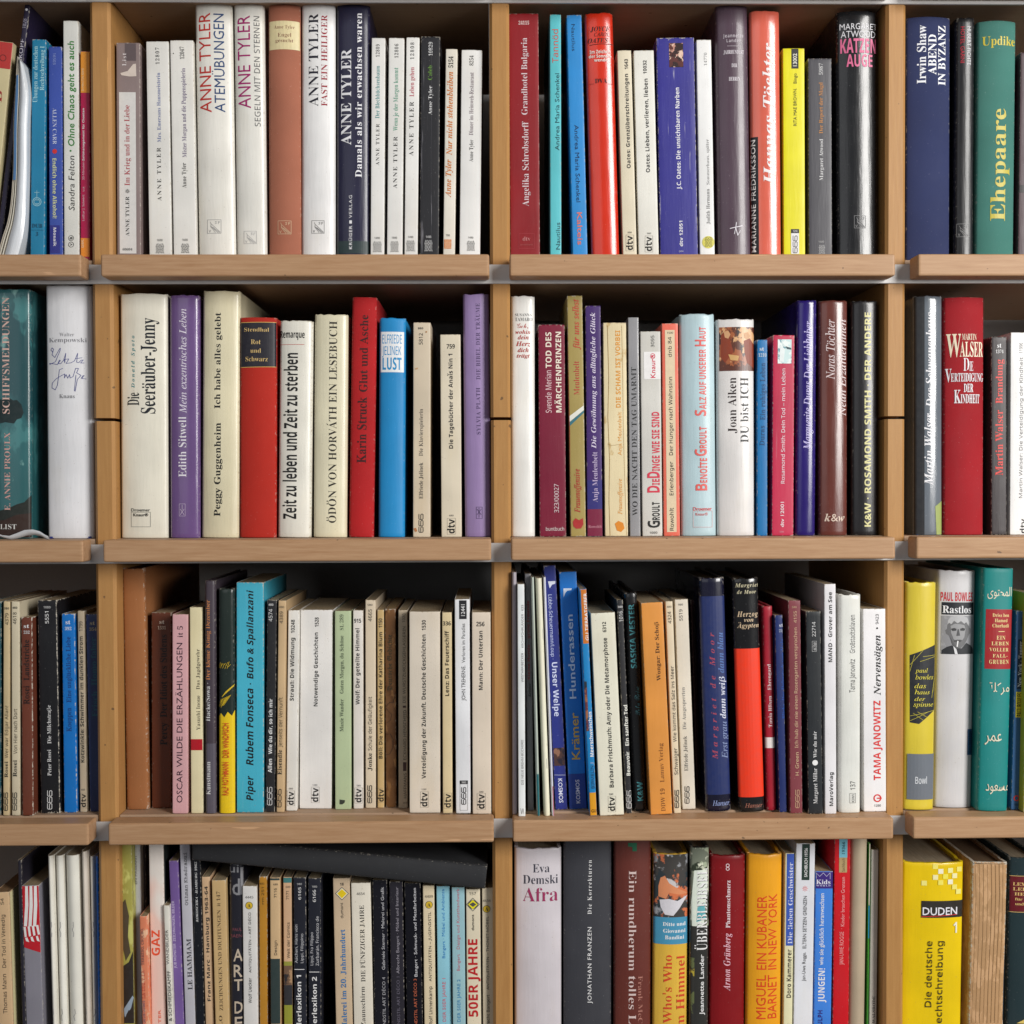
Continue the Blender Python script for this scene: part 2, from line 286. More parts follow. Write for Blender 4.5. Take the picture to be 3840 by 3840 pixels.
-12,-4,-4,-10,11,-15,10,-10,-1,-4,-6,-1,-6,1,-8,7,0,-12,7,-3,8,-2,10,4,5,11,-11,15,-11,10,2,3,5,2,5,-1,8,-5,0,10,-6,3,84,0,604,1,8,42,49,-41,0,0,-6,17,0,0,-43,7,0,0,43,
17,0,84,120,604,1,8,0,50,0,-8,17,0,0,-43,9,0,0,43,17,0,0,8,85,0,708,1,18,11,49,0,-29,1,-6,2,-4,5,-3,6,-1,7,1,5,3,2,4,1,7,0,28,7,0,0,-30,-6,-14,-16,-6,-14,5,-7,15,0,30,85,
120,708,1,17,4,50,0,-32,6,-15,15,-5,17,6,6,15,0,31,-9,0,0,-29,-3,-11,-4,-2,-7,-1,-6,1,-4,3,-2,3,-1,6,0,30,86,0,604,1,7,7,49,15,-34,15,34,6,0,-20,-49,-2,0,-21,49,86,120,
604,1,7,-1,50,22,-51,2,0,22,51,-9,0,-14,-33,-14,33,87,0,1042,1,13,7,49,14,-34,13,34,7,0,14,-34,13,34,7,0,-20,-49,-1,0,-16,40,-17,-40,-1,0,-20,49,87,120,1042,1,13,-1,50,
20,-51,3,0,16,38,15,-38,3,0,20,51,-9,0,-12,-32,-14,32,-7,0,-13,-32,-13,32,89,0,604,1,9,8,49,14,-17,13,17,8,0,-18,-23,0,-26,-7,0,0,26,-18,23,90,0,646,1,8,45,49,-31,-43,31,
0,0,-6,-44,0,31,43,-29,0,0,6,97,0,427,2,22,22,30,3,-8,0,-18,3,0,2,2,0,-4,-7,-3,-3,1,-1,3,-5,-3,-4,-1,-6,3,-2,5,3,7,14,6,-2,6,-4,1,-6,-1,-4,-4,0,7,4,3,6,1,6,11,13,8,3,0,
-9,-6,-3,-3,1,-2,3,97,120,427,2,21,13,34,-6,-1,-5,-4,0,-9,6,5,5,1,3,-1,2,-5,-13,-5,-4,-8,2,-6,7,-3,5,1,3,3,2,-3,3,-1,7,3,0,6,-4,-2,0,17,-4,9,6,12,12,6,3,0,-8,-2,-2,-6,1,
-1,2,98,0,500,2,10,11,49,-7,0,0,-47,12,-3,13,5,5,13,-4,11,-10,5,-5,-1,-4,-2,8,11,24,0,-18,6,-1,7,3,3,8,-2,8,-7,3,-4,-1,99,0,438,1,16,28,31,0,-7,-4,2,-5,1,-7,-3,-2,-8,2,
-8,8,-3,5,1,4,2,0,-7,-10,-2,-11,5,-5,12,4,12,12,5,99,120,438,1,15,19,34,-12,-5,-5,-13,5,-13,12,-5,11,3,0,8,-9,-3,-8,3,-3,7,3,7,6,3,4,0,6,-4,0,9,100,0,510,2,9,32,49,-6,0,
0,-17,-7,1,-11,-5,-5,-11,4,-12,12,-5,13,0,7,26,26,0,-21,-6,0,-8,3,-2,8,3,8,7,3,100,120,510,2,10,25,50,8,0,0,-51,-14,0,-12,5,-5,13,5,12,12,5,4,0,2,-1,7,25,25,0,-19,-5,0,
-7,3,-2,7,2,7,7,3,101,0,479,2,14,28,29,4,-14,-23,0,4,-7,7,-3,6,1,6,3,0,-6,-6,-3,-7,-1,-12,6,-4,12,4,11,11,5,5,18,27,6,-2,2,-6,-16,0,2,6,101,120,479,2,14,18,34,-12,-5,-4,
-12,4,-13,13,-6,7,1,6,4,0,8,-6,-4,-6,-1,-7,3,-2,5,22,0,-4,15,5,23,25,2,-5,-14,0,2,5,5,2,102,0,250,1,17,21,49,-7,1,-5,-3,-3,-5,-1,-10,-4,0,0,-5,4,0,0,-27,7,0,0,27,5,0,0,5,
-5,0,1,9,5,2,3,0,103,0,427,3,27,30,32,-13,0,-10,-3,-4,-8,0,-3,4,-5,3,-2,-4,-2,-1,-3,3,-4,-6,-3,-2,-6,4,-7,11,-3,11,3,4,8,-2,5,-7,4,-8,2,-2,2,5,3,8,3,2,3,1,4,-1,4,-2,3,6,
0,8,11,25,-2,-4,1,-4,5,-2,5,2,1,4,-2,4,-4,2,8,13,-2,-5,-1,-2,-3,2,-4,7,-1,7,1,2,3,-4,4,103,120,427,3,25,17,33,-11,-3,-4,-9,0,-3,4,-6,3,-1,-3,-1,-2,-4,3,-4,-6,-2,-2,-7,5,
-8,11,-2,12,2,4,9,-2,6,-8,4,-7,1,-2,2,13,5,3,8,-1,4,-2,2,6,0,0,7,8,11,24,4,2,4,-2,1,-3,-1,-4,-4,-1,-4,1,-1,4,7,13,-2,7,-1,3,-4,-2,-2,-6,-2,-6,2,-2,3,104,0,500,1,16,11,49,
0,-21,4,4,6,1,7,-3,4,-10,0,-20,-7,0,0,20,-2,6,-4,2,-4,-1,-4,-4,0,-23,-7,0,0,49,104,120,500,1,17,4,50,0,-51,8,0,0,24,3,3,4,1,4,-2,1,-5,0,-21,8,0,0,21,-3,10,-8,4,-6,-2,-4,
-3,1,0,0,21,105,0,219,2,4,11,32,-6,0,0,-32,6,0,8,11,45,1,-3,-1,-3,-3,-1,-3,1,-1,3,1,3,3,1,105,120,219,2,4,4,33,0,-34,8,0,0,34,8,8,47,-3,-2,-2,-3,2,-3,3,-2,3,2,2,3,-2,3,
106,0,219,2,8,11,32,-7,0,0,-37,-1,-4,-3,-3,4,-5,5,5,2,8,8,10,45,1,-3,-1,-3,-2,-1,-3,1,-1,3,1,3,3,1,107,0,479,2,6,33,32,-14,-16,17,-16,-9,0,-16,16,14,16,4,11,49,-7,0,0,
-49,7,0,107,120,479,2,4,4,50,8,0,0,-51,-8,0,6,25,33,-15,-17,17,-17,11,0,-18,18,15,16,108,0,219,1,4,11,49,-6,0,0,-49,6,0,108,120,219,1,4,4,50,0,-51,8,0,0,51,109,0,771,1,
26,26,31,4,-4,4,4,7,2,7,-3,3,-10,0,-20,-6,0,0,20,-2,6,-5,2,-7,-5,0,-23,-6,0,0,20,-2,6,-4,2,-5,-1,-3,-4,0,-23,-7,0,0,32,7,0,0,-4,4,4,5,1,109,120,771,1,27,41,34,-7,-2,-4,
-4,-4,4,-6,2,-5,-1,-3,-3,0,3,-9,0,0,-34,9,0,0,24,3,3,4,1,3,-2,2,-5,0,-21,8,0,0,24,3,3,3,1,4,-2,2,-5,0,-21,8,0,0,21,-3,10,110,0,500,1,16,28,30,4,-10,0,-20,-7,0,0,20,-2,6,
-4,2,-4,-1,-4,-4,0,-23,-7,0,0,32,7,0,0,-4,4,4,6,1,110,120,500,1,17,21,34,-6,-2,-4,-3,1,0,0,4,-8,0,0,-34,8,0,0,24,3,3,4,1,4,-2,1,-5,0,-21,8,0,0,21,-3,10,111,0,552,2,8,20,
33,-12,-5,-5,-12,4,-12,13,-5,12,5,5,12,-5,12,8,20,27,7,-3,4,-8,-3,-8,-8,-3,-8,3,-3,8,3,8,111,120,552,2,8,20,34,-13,-5,-5,-13,5,-12,13,-6,13,5,5,13,-5,13,8,27,23,3,-7,-3,
-7,-7,-3,-7,3,-3,7,3,8,7,2,114,0,396,1,14,25,32,4,-3,-4,-5,-6,3,-5,-3,-3,-7,0,-17,-6,0,0,32,6,0,0,-7,1,0,4,6,5,2,114,120,396,1,15,21,34,-5,-2,-5,-6,1,0,0,7,-8,0,0,-34,8,
0,0,18,2,6,5,3,3,-1,3,-3,5,7,-5,4,115,0,385,1,19,23,30,0,-6,-5,3,-7,0,-1,-3,13,-11,2,-4,-3,-7,-8,-3,-11,3,0,7,6,-3,5,-1,3,1,1,3,-7,6,-8,9,3,7,8,2,115,120,385,1,19,14,34,
-9,-3,-3,-7,8,-10,7,-6,-3,-2,-5,1,-7,4,0,-9,6,-3,6,-1,8,3,4,8,-2,5,-13,10,0,2,7,0,6,-3,0,8,116,0,333,1,15,12,39,0,-7,10,0,0,-5,-10,0,0,-17,2,-4,3,-1,7,2,0,-5,-8,-3,-8,3,
-2,8,0,17,-6,0,116,120,333,1,16,13,41,0,-8,10,0,0,-7,-10,0,0,-16,1,-3,3,-1,8,3,0,-8,-9,-3,-8,4,-3,7,0,17,-6,0,0,2,117,0,500,1,15,11,32,-7,0,0,-20,3,-9,8,-4,10,5,0,-4,6,0,
0,32,-6,0,0,-23,-3,-3,-5,-1,-5,2,-1,5,117,120,500,1,15,3,33,0,-21,4,-10,8,-4,9,4,0,-3,8,0,0,34,-8,0,0,-23,-3,-3,-4,-1,-4,1,-1,5,0,21,118,120,438,1,7,8,33,8,-18,8,18,9,0,
-15,-35,-4,0,-15,35,119,0,719,1,13,7,32,8,-19,9,19,4,0,9,-19,8,19,7,0,-14,-33,-3,0,-9,23,-10,-23,-2,0,-14,33,119,120,719,1,13,-1,33,8,0,8,-18,8,18,6,0,8,-18,7,18,9,0,-15,
-35,-3,0,-9,22,-9,-22,-3,0,122,0,417,1,8,29,32,-27,0,0,-5,16,0,-17,-27,28,0,0,6,-17,0,174,0,740,4,8,27,52,18,-7,8,-19,-8,-19,-18,-8,-19,8,-8,19,8,19,8,11,42,-7,-16,7,-16,
16,-6,15,6,7,16,-7,16,-15,6,13,15,11,0,29,13,0,7,-3,2,-5,-2,-5,-6,-3,10,-13,-6,0,-2,5,-4,6,-7,1,0,-12,6,20,36,0,-9,10,1,2,4,-1,3,-4,1,174,120,740,4,8,7,45,-8,-19,8,-20,
20,-8,19,8,8,20,-8,19,-19,8,8,12,41,-7,-15,7,-15,15,-6,15,6,6,15,-6,15,-15,6,14,14,10,0,31,14,0,8,-3,2,-6,-3,-6,-5,-3,0,1,3,-2,8,-12,-8,0,-7,11,-6,1,0,-12,6,27,35,3,-1,1,
-2,-1,-3,-10,-1,0,7,183,0,260,1,8,9,29,-3,-1,-1,-3,1,-3,3,-1,3,1,2,3,-2,3,183,140,260,1,8,9,30,-3,-1,-2,-4,2,-4,3,-2,4,2,2,4,-2,4,196,0,667,4,8,26,49,-5,0,-21,-49,7,0,6,
14,21,0,7,-14,7,0,3,23,39,8,-18,-15,0,8,17,61,3,-1,1,-2,-1,-3,-3,-1,-2,1,-1,3,1,2,8,31,61,-3,-1,-1,-2,1,-3,3,-1,2,1,1,3,-1,2,201,0,500,2,12,5,49,28,0,0,-6,-21,0,0,-15,21,
0,0,-6,-21,0,0,-16,22,0,0,-6,-29,0,4,19,63,-5,-11,4,0,8,11,220,0,708,3,18,11,49,0,-29,1,-6,2,-4,5,-3,6,-1,7,1,5,3,2,4,1,7,0,28,7,0,0,-30,-6,-14,-16,-6,-14,5,-7,15,0,30,8,
19,61,2,-1,1,-2,-1,-3,-2,-1,-3,1,-1,3,1,2,8,32,61,-2,-1,-1,-2,1,-3,2,-1,3,1,1,3,-1,2,220,120,708,3,17,4,50,0,-32,6,-15,15,-5,17,6,6,15,0,31,-9,0,0,-29,-3,-11,-4,-2,-7,-1,
-6,1,-4,3,-2,3,-1,6,0,30,8,19,62,3,-1,1,-3,-1,-3,-3,-2,-3,2,-1,3,1,3,8,32,62,-3,-1,-1,-3,1,-3,3,-2,3,2,1,3,-1,3,223,0,500,1,27,28,47,4,-9,-2,-7,-6,-4,7,-4,3,-9,-4,-11,-9,
-4,-5,1,0,6,4,-1,5,3,2,6,-2,7,-8,3,0,6,6,2,2,5,-2,6,-5,2,-5,-2,-2,-7,0,-36,-7,0,0,37,4,10,10,3,223,20,500,1,27,18,50,-10,-3,-4,-10,0,-37,7,0,0,36,2,7,5,2,5,-3,2,-5,-2,-5,
-7,-2,0,-6,9,-3,2,-7,-2,-6,-6,-2,-3,0,0,-6,5,-1,9,4,4,11,-3,9,-6,4,5,4,2,7,-4,9,228,120,427,4,21,13,34,-6,-1,-5,-4,0,-9,6,5,5,1,3,-1,2,-5,-13,-5,-4,-8,2,-6,7,-3,5,1,3,3,
2,-3,3,-1,7,3,0,6,-4,-2,0,17,-4,9,6,12,12,6,3,0,-8,-2,-2,-6,1,-1,2,8,7,46,3,-1,2,-3,-2,-3,-3,-1,-3,1,-1,3,1,3,8,21,46,-3,-1,-2,-3,2,-3,3,-1,3,1,1,3,-1,3,246,0,552,4,8,20,
33,-12,-5,-5,-12,4,-12,13,-5,12,5,5,12,-5,12,8,20,27,7,-3,4,-8,-3,-8,-8,-3,-8,3,-3,8,3,8,8,13,45,-2,-1,-1,-2,1,-2,2,-1,3,1,1,2,-1,2,8,27,45,-3,-1,-1,-2,1,-2,3,-1,2,1,1,2,
-1,2,252,120,500,3,15,3,33,0,-21,4,-10,8,-4,9,4,0,-3,8,0,0,34,-8,0,0,-23,-3,-3,-4,-1,-4,1,-1,5,0,21,8,11,46,-3,-1,-1,-3,1,-3,3,-1,3,1,2,3,-2,3,8,25,46,-3,-1,-2,-3,2,-3,3,
-1,3,1,1,3,-1,3,1609,0,760,1,40,42,30,-9,-5,-5,-9,0,-5,2,-3,10,-5,2,0,2,-2,0,-2,-2,-4,-9,-5,-4,-1,-8,0,-8,3,-5,6,0,5,2,8,-5,2,-3,-9,0,-4,2,-7,4,-6,7,-3,8,-1,12,2,9,4,5,6,
2,8,-3,3,-6,3,-2,0,-4,2,-3,3,1,4,3,3,6,3,5,0,3,-1,3,5,-6,2,8211,0,500,1,4,37,21,-38,0,0,-5,38,0,8211,140,500,1,4,-2,22,0,-7,40,0,0,7,8462,30,599,1,30,8,55,-1,-4,4,0,1,-6,
-10,-45,8,0,3,18,2,6,8,9,4,1,2,-1,1,-5,-4,-17,0,-8,2,-2,5,-2,4,1,5,3,-2,3,-2,-2,-4,1,-1,2,0,4,4,15,0,5,-2,6,-6,2,-7,-2,-6,-7,5,25,10035,0,1269,2,47,49,61,2,-2,1,-3,-1,
-18,12,13,6,1,4,-4,-1,-6,-13,-12,18,1,3,-1,2,-6,-2,-5,-3,-1,-18,1,13,-12,1,-6,-4,-4,-6,1,-12,13,1,-18,-1,-3,-2,-2,-6,0,-4,5,1,18,-9,-11,-3,-2,-5,-1,-5,4,1,6,13,12,-18,-1,
-2,1,-2,3,0,5,2,3,2,1,18,-1,-13,12,-1,6,5,4,5,-1,3,-2,9,-11,-1,18,4,5,39,44,58,-2,-3,2,-26,-17,20,-3,0,-3,-2,1,-4,19,-17,-26,2,-3,-4,2,-3,27,1,-19,-16,-1,-4,3,-2,3,0,17,
20,-2,-26,2,-3,2,-1,3,2,1,4,-2,24,17,-20,3,0,3,4,-1,2,-19,16,27,-1,1,5,-3,2,-25,-2,19,17,1,2,-3,4,-3,0,-17,-20,2,24,-1,4,65165,0,238,1,4,5,51,2,-51,5,0,-1,51,65172,0,486,
3,24,21,12,-1,25,6,0,1,-24,-5,19,1,-6,-4,0,-7,-3,-4,-5,1,-4,5,-2,10,1,0,-5,-2,0,1,-3,-3,2,-4,-1,-7,1,-5,4,-2,5,2,6,4,4,6,4,8,2,6,23,53,-4,-3,1,-4,3,-1,2,1,1,4,6,13,53,3,
-3,-1,-4,-2,-1,-3,1,-1,4,65176,0,373,4,19,13,20,-3,-10,-2,-3,-2,-1,-5,0,-1,-6,8,0,5,3,2,4,-2,0,1,-3,16,0,0,1,-2,1,-9,0,-2,2,0,7,1,1,0,3,3,14,4,1,-1,-2,0,7,18,35,-2,-2,0,
-3,2,-2,3,0,2,3,-2,4,8,11,35,2,-2,0,-3,-2,-2,-3,0,-2,2,0,3,2,2,65188,0,637,2,19,6,25,-2,-1,1,-5,13,0,8,-3,2,-2,-6,-4,-14,-4,-7,0,-1,-6,14,1,15,7,2,2,3,1,6,0,-1,6,-6,0,-4,
3,-13,5,11,30,10,5,3,3,-6,3,-1,6,0,2,-1,0,-3,-2,-2,-7,0,-6,3,-2,2,65193,0,477,1,17,21,34,-5,-3,9,-16,0,-5,-2,-3,-2,-1,-12,0,-4,2,-2,-5,3,-2,4,-1,11,0,4,1,3,2,3,5,0,6,-2,
6,65198,0,396,2,16,17,24,-6,-2,4,-7,1,-10,-2,-5,-4,-5,-12,-6,2,-6,7,3,10,8,4,8,2,-1,-3,3,-1,4,2,-2,0,-4,8,17,24,5,-11,1,-5,4,-2,2,0,3,-2,0,-2,-10,0,65204,0,850,2,33,52,
25,-5,-1,0,-15,-1,-2,-2,-1,-8,0,-2,1,1,12,-5,1,-2,-11,-4,-3,-7,0,-2,1,0,7,1,4,-5,2,-3,-11,-2,-3,-5,0,-1,-6,6,0,6,5,1,3,-2,0,0,-3,3,-4,2,-1,10,0,4,2,3,5,-3,0,3,-6,-3,1,15,
52,25,1,-13,1,-3,2,-1,1,-2,5,0,3,-2,0,-2,-2,-2,-6,0,-5,3,-2,5,1,0,-2,-5,-17,0,65227,0,503,1,24,13,30,-3,-2,-4,-6,0,-7,2,-5,5,-4,-12,0,-1,-6,13,0,6,1,15,5,-2,6,-5,-3,-2,0,
-1,-1,-4,0,-8,6,0,6,2,4,8,2,1,-1,3,0,2,5,-6,2,65228,0,521,1,34,20,30,9,-3,3,-4,0,-5,-9,-12,-8,-4,-10,-2,-5,0,1,6,8,0,10,4,7,8,0,3,-4,3,-8,-1,-5,-3,11,-10,6,-3,12,-1,3,-2,
0,-2,-2,-2,-10,0,-4,1,-3,2,-4,1,-2,3,-2,1,-1,2,-2,1,-3,4,-4,3,0,4,7,6,65243,0,412,1,25,28,51,-9,-4,-12,-7,-5,-5,0,-4,4,-3,1,-2,10,-8,3,-5,0,-3,-2,-3,-4,-1,-13,0,-1,-6,12,
0,10,3,3,4,0,6,-2,6,-5,6,-11,10,-2,-3,3,1,6,5,16,8,65247,0,260,1,10,7,51,6,0,1,-42,-2,-5,-2,-2,-6,-2,-4,0,1,6,5,0,2,1,65248,0,300,1,17,7,51,6,0,1,-36,4,-9,7,-1,0,-3,-2,
-2,-4,0,-4,2,-3,4,2,0,-1,-2,-6,-4,-7,0,1,6,5,0,2,1,65251,0,525,1,27,20,26,-6,-4,-7,-13,-2,-1,-1,-2,-3,0,-1,-6,5,0,4,3,3,4,1,4,3,5,4,4,5,-1,3,-6,0,-5,-4,-2,-4,0,-8,4,-3,
-5,5,-3,7,-2,5,0,6,5,1,3,0,9,-7,8,65252,0,578,2,23,24,26,4,-2,8,-15,3,-3,6,-1,0,-3,-2,-2,-4,0,-5,2,-1,2,-3,-4,-2,-1,-5,0,-8,4,-4,4,-3,-5,-4,-2,-4,0,1,6,3,0,3,6,7,10,5,4,
13,24,20,4,-7,1,-7,-4,-2,-1,1,-2,0,-1,1,-2,0,-2,3,-2,1,-1,2,1,3,4,5,65262,0,472,1,30,14,24,-6,-5,-3,-7,0,-6,1,-3,8,-3,21,0,2,1,1,2,-1,2,-2,1,-22,0,-3,4,1,4,2,3,2,1,4,0,2,
-3,2,-8,-2,-8,-4,-5,-3,-2,-11,-3,1,-6,13,4,9,8,2,5,0,12,-3,8,-5,4,119808,-85,650,2,17,23,49,1,0,18,-43,3,-4,2,-1,-22,0,4,1,2,3,0,2,-4,8,-16,0,-4,-10,2,-3,4,-1,-13,0,3,2,
3,5,3,19,36,-8,-19,16,0,119808,0,650,2,19,22,50,-19,-47,-4,-1,0,-2,15,0,0,2,-5,1,-1,5,3,6,16,0,3,-9,-1,-2,-4,-1,0,-2,23,0,0,2,-2,0,-5,7,-17,41,3,12,17,14,0,-7,17,119809,
-85,659,3,18,2,48,4,-1,2,-3,1,-4,0,-31,-2,-6,-5,-2,23,0,9,1,5,2,4,4,1,6,-3,8,-12,4,10,5,3,7,-5,7,-13,3,8,27,47,4,-6,0,-9,-2,-3,-4,-2,-6,-1,0,18,2,3,10,26,25,4,-2,2,-4,1,
-5,-2,-9,-3,-2,-6,-1,-2,1,-1,2,0,20,119809,0,659,3,21,2,49,0,-2,2,0,1,-1,2,0,1,-4,0,-36,-1,-3,-5,-1,0,-2,23,0,9,1,6,3,4,4,1,6,-4,8,-10,4,9,4,2,8,-4,8,-14,3,8,23,47,4,-1,
2,-2,2,-7,-1,-5,-2,-3,-8,-2,0,19,8,20,25,0,-21,2,-1,6,0,4,6,0,10,-2,3,-4,2,119810,-85,697,1,30,45,49,-1,-2,-4,-1,-7,3,-12,-1,-6,-2,-5,-4,-6,-11,-1,-7,1,-6,6,-12,11,-6,6,
-1,12,3,8,8,-1,1,-3,-4,-4,-3,-5,-2,-4,0,-12,6,-3,16,3,18,10,6,6,-1,5,-3,4,-5,2,-5,1,0,0,15,119810,0,697,1,27,28,50,-13,-3,-5,-4,-4,-5,-3,-14,3,-13,4,-5,5,-4,13,-3,11,3,9,
8,-2,1,-12,-8,-4,0,-11,5,-4,16,4,18,9,6,6,-1,4,-3,4,-5,3,-6,2,0,0,17,-2,0,-1,-3,-5,0,119811,-85,738,2,13,2,48,5,-2,2,-6,0,-32,-2,-5,-4,-2,21,0,19,6,7,17,-2,11,-5,7,-8,5,
-11,1,10,24,47,11,-6,3,-16,-1,-10,-2,-7,-5,-5,-9,-1,-2,3,0,39,2,3,119811,0,738,2,15,2,49,0,-2,5,-1,1,-2,0,-39,-1,-2,-5,-1,0,-2,22,0,20,6,6,18,-1,11,-6,7,-8,5,-11,2,9,24,
46,10,-5,4,-16,-1,-10,-3,-7,-4,-4,-8,-1,-2,1,0,41,119812,-85,658,1,32,2,48,5,-2,2,-6,0,-32,-2,-5,-5,-2,41,0,2,14,-1,0,-1,-4,-6,-6,-12,-3,-5,1,-1,2,0,19,4,0,5,-2,2,-2,1,
-7,1,0,0,23,-1,0,-3,-8,-3,-2,-6,0,0,19,4,2,9,-1,5,-2,3,-4,2,-5,0,13,119812,0,658,1,35,2,49,0,-2,5,-1,1,-3,0,-38,-1,-2,-5,-1,0,-2,41,0,3,15,-2,0,-4,-7,-6,-4,-4,-1,-8,0,-2,
2,0,19,3,0,5,-2,3,-9,2,0,0,24,-2,0,-1,-5,-2,-3,-3,-2,-5,-1,0,19,1,1,11,0,4,-2,4,-4,1,-6,2,0,0,15,119813,-85,602,1,28,2,48,5,-2,2,-6,0,-31,-2,-6,-5,-2,23,0,-3,1,-3,4,0,19,
6,-1,3,-2,2,-4,1,-5,1,0,0,24,-1,0,-1,-5,-2,-3,-3,-2,-6,-1,0,19,2,2,9,0,9,-5,2,-7,1,0,0,13,119813,0,602,1,29,2,49,0,-2,5,-2,1,-2,0,-37,-3,-4,-3,0,0,-2,26,0,0,2,-7,1,-1,2,
0,19,5,-1,3,-2,3,-8,1,0,0,24,-2,0,-1,-5,-4,-5,-5,-1,0,20,9,0,7,-2,4,-6,0,-4,2,0,0,15,119814,-85,756,1,36,45,49,-2,-3,-3,0,-7,3,-12,-1,-6,-2,-5,-4,-6,-11,0,-14,6,-11,12,
-6,16,1,9,3,0,13,4,3,2,0,0,1,-23,0,0,-1,6,-1,1,-2,0,-12,-1,-3,-3,-1,-10,1,-4,5,-3,7,-1,10,3,18,11,6,3,0,7,-4,5,-7,1,-3,1,0,0,15,119814,0,756,1,36,28,50,-13,-3,-5,-4,-4,
-5,-3,-13,1,-8,2,-6,4,-5,5,-4,6,-2,8,-1,9,1,10,3,0,14,6,3,0,1,-24,0,0,-1,6,-3,1,-3,0,-6,-2,-5,-5,-2,-6,2,-5,4,-2,7,-1,10,3,18,10,6,6,-2,6,-5,4,-8,2,0,0,17,-2,0,-2,-3,
119815,-85,779,1,27,2,48,5,-2,2,-5,0,-32,-2,-6,-5,-2,23,0,-5,2,-1,2,0,19,18,0,0,-19,-1,-2,-5,-2,23,0,-5,2,-1,2,0,39,1,2,5,2,-23,0,4,-1,2,-2,0,-19,-18,0,0,19,6,3,119815,0,
779,1,35,2,49,0,-2,3,0,3,-3,0,-39,-1,-2,-5,-1,0,-2,24,0,0,2,-5,1,-1,2,0,19,17,0,0,-15,-2,-6,-5,-1,0,-2,24,0,0,2,-3,0,-3,4,0,38,6,3,0,2,-24,0,0,-2,5,-1,2,-3,0,-16,-17,0,0,
17,1,2,5,1,0,2,119816,-85,388,1,13,2,48,5,-2,2,-4,0,-34,-2,-5,-5,-2,24,0,-6,2,0,2,-1,1,0,38,2,2,5,2,119816,0,388,1,18,1,49,0,-2,4,0,2,-1,1,-2,0,-39,-1,-2,-2,-1,-4,0,0,-2,
25,0,0,2,-2,0,-4,3,0,39,1,2,5,1,0,2,119817,-85,492,1,22,9,48,6,-2,1,-2,0,-45,-2,-3,-3,-1,-2,1,-1,3,1,1,0,5,-2,2,-4,0,-2,-2,-1,-3,3,-6,6,-2,3,0,11,4,4,12,0,34,2,3,4,1,
119817,0,492,1,25,8,49,26,0,0,-2,-3,0,-4,-5,0,-32,-4,-13,-11,-4,-4,0,-5,3,-3,4,0,5,1,2,2,1,4,0,3,-3,0,-4,-2,-2,1,-3,4,0,2,1,1,2,0,43,-3,4,-5,1,119818,-85,760,1,28,2,48,5,
-2,2,-5,0,-32,-2,-6,-5,-2,23,0,-5,2,-1,2,0,17,2,2,15,-19,0,-3,-2,-1,21,0,-1,1,-2,0,-24,29,16,14,7,3,-19,0,4,-1,2,-2,-1,-3,-18,-18,0,19,1,3,5,2,119818,0,760,1,35,2,49,0,
-2,3,0,3,-3,0,-39,-1,-2,-5,-1,0,-2,24,0,0,2,-5,1,-1,2,0,16,1,2,15,-19,-2,-2,-4,0,0,-2,26,0,0,2,-4,1,-23,28,15,14,8,2,0,2,-21,0,0,-2,5,-1,1,-1,0,-2,-17,-18,0,19,1,2,5,1,0,
2,119819,-85,635,1,16,2,48,5,-2,2,-5,0,-32,-2,-6,-5,-2,41,0,2,15,-1,0,-4,-8,-3,-3,-14,-3,-4,3,0,38,3,4,4,1,119819,0,635,1,21,2,49,0,-2,5,-1,1,-2,0,-39,-1,-2,-5,-1,0,-2,
41,0,3,17,-2,0,-2,-5,-5,-6,-3,-2,-4,-1,-9,0,-1,1,0,41,2,2,5,0,0,2,119820,-85,944,1,25,2,48,4,-1,3,-4,0,-35,-2,-5,-5,-2,16,0,-6,2,-1,2,0,40,18,-44,1,0,19,45,0,-42,-2,-2,
-4,-1,21,0,-4,3,-1,5,0,32,2,5,5,2,-17,0,-15,-34,-15,34,119820,0,944,1,35,2,49,0,-2,5,-1,1,-1,0,-40,-1,-2,-5,-1,0,-2,16,0,0,2,-5,1,-2,6,0,33,18,-42,2,0,18,43,0,-36,-1,-4,
-2,0,-1,-1,-3,0,0,-2,24,0,0,2,-4,0,-1,1,0,2,-1,1,0,37,1,2,5,2,0,2,-18,0,-14,-34,-14,34,119821,-85,735,1,22,3,48,0,-1,3,-1,3,-4,0,-36,-3,-4,-2,-1,13,0,-5,2,-1,2,0,34,32,
-40,2,0,0,45,1,2,5,2,-15,0,4,-1,2,-2,1,-5,0,-24,-27,32,119821,0,735,1,26,2,49,0,-2,1,0,5,-5,0,-38,-2,-2,-4,0,0,-2,16,0,0,2,-5,1,-2,5,0,30,32,-39,2,0,0,41,1,6,5,1,0,2,-16,
0,0,-2,6,-1,0,-2,1,-1,0,-25,-25,31,119822,-85,782,2,16,23,49,-9,-4,-9,-11,-1,-4,0,-11,1,-4,3,-5,10,-9,10,-2,10,2,11,9,4,14,-2,10,-2,5,-7,6,-9,4,12,28,48,-10,-6,-3,-18,1,
-10,2,-7,5,-5,5,-1,10,6,3,17,-1,11,-2,7,-4,5,119822,0,782,2,19,28,50,10,-2,5,-2,9,-11,1,-5,0,-11,-1,-5,-6,-8,-4,-3,-9,-4,-10,0,-9,4,-4,3,-3,4,-4,9,0,11,4,9,3,4,8,5,12,28,
48,5,-2,4,-4,3,-8,1,-10,-3,-17,-10,-6,-5,2,-4,4,-3,7,0,10,3,18,119823,-85,622,2,17,2,48,5,-2,2,-5,0,-32,-2,-6,-5,-2,23,0,-5,2,-1,2,0,18,15,1,5,2,3,4,1,9,-4,6,-3,2,-5,1,8,
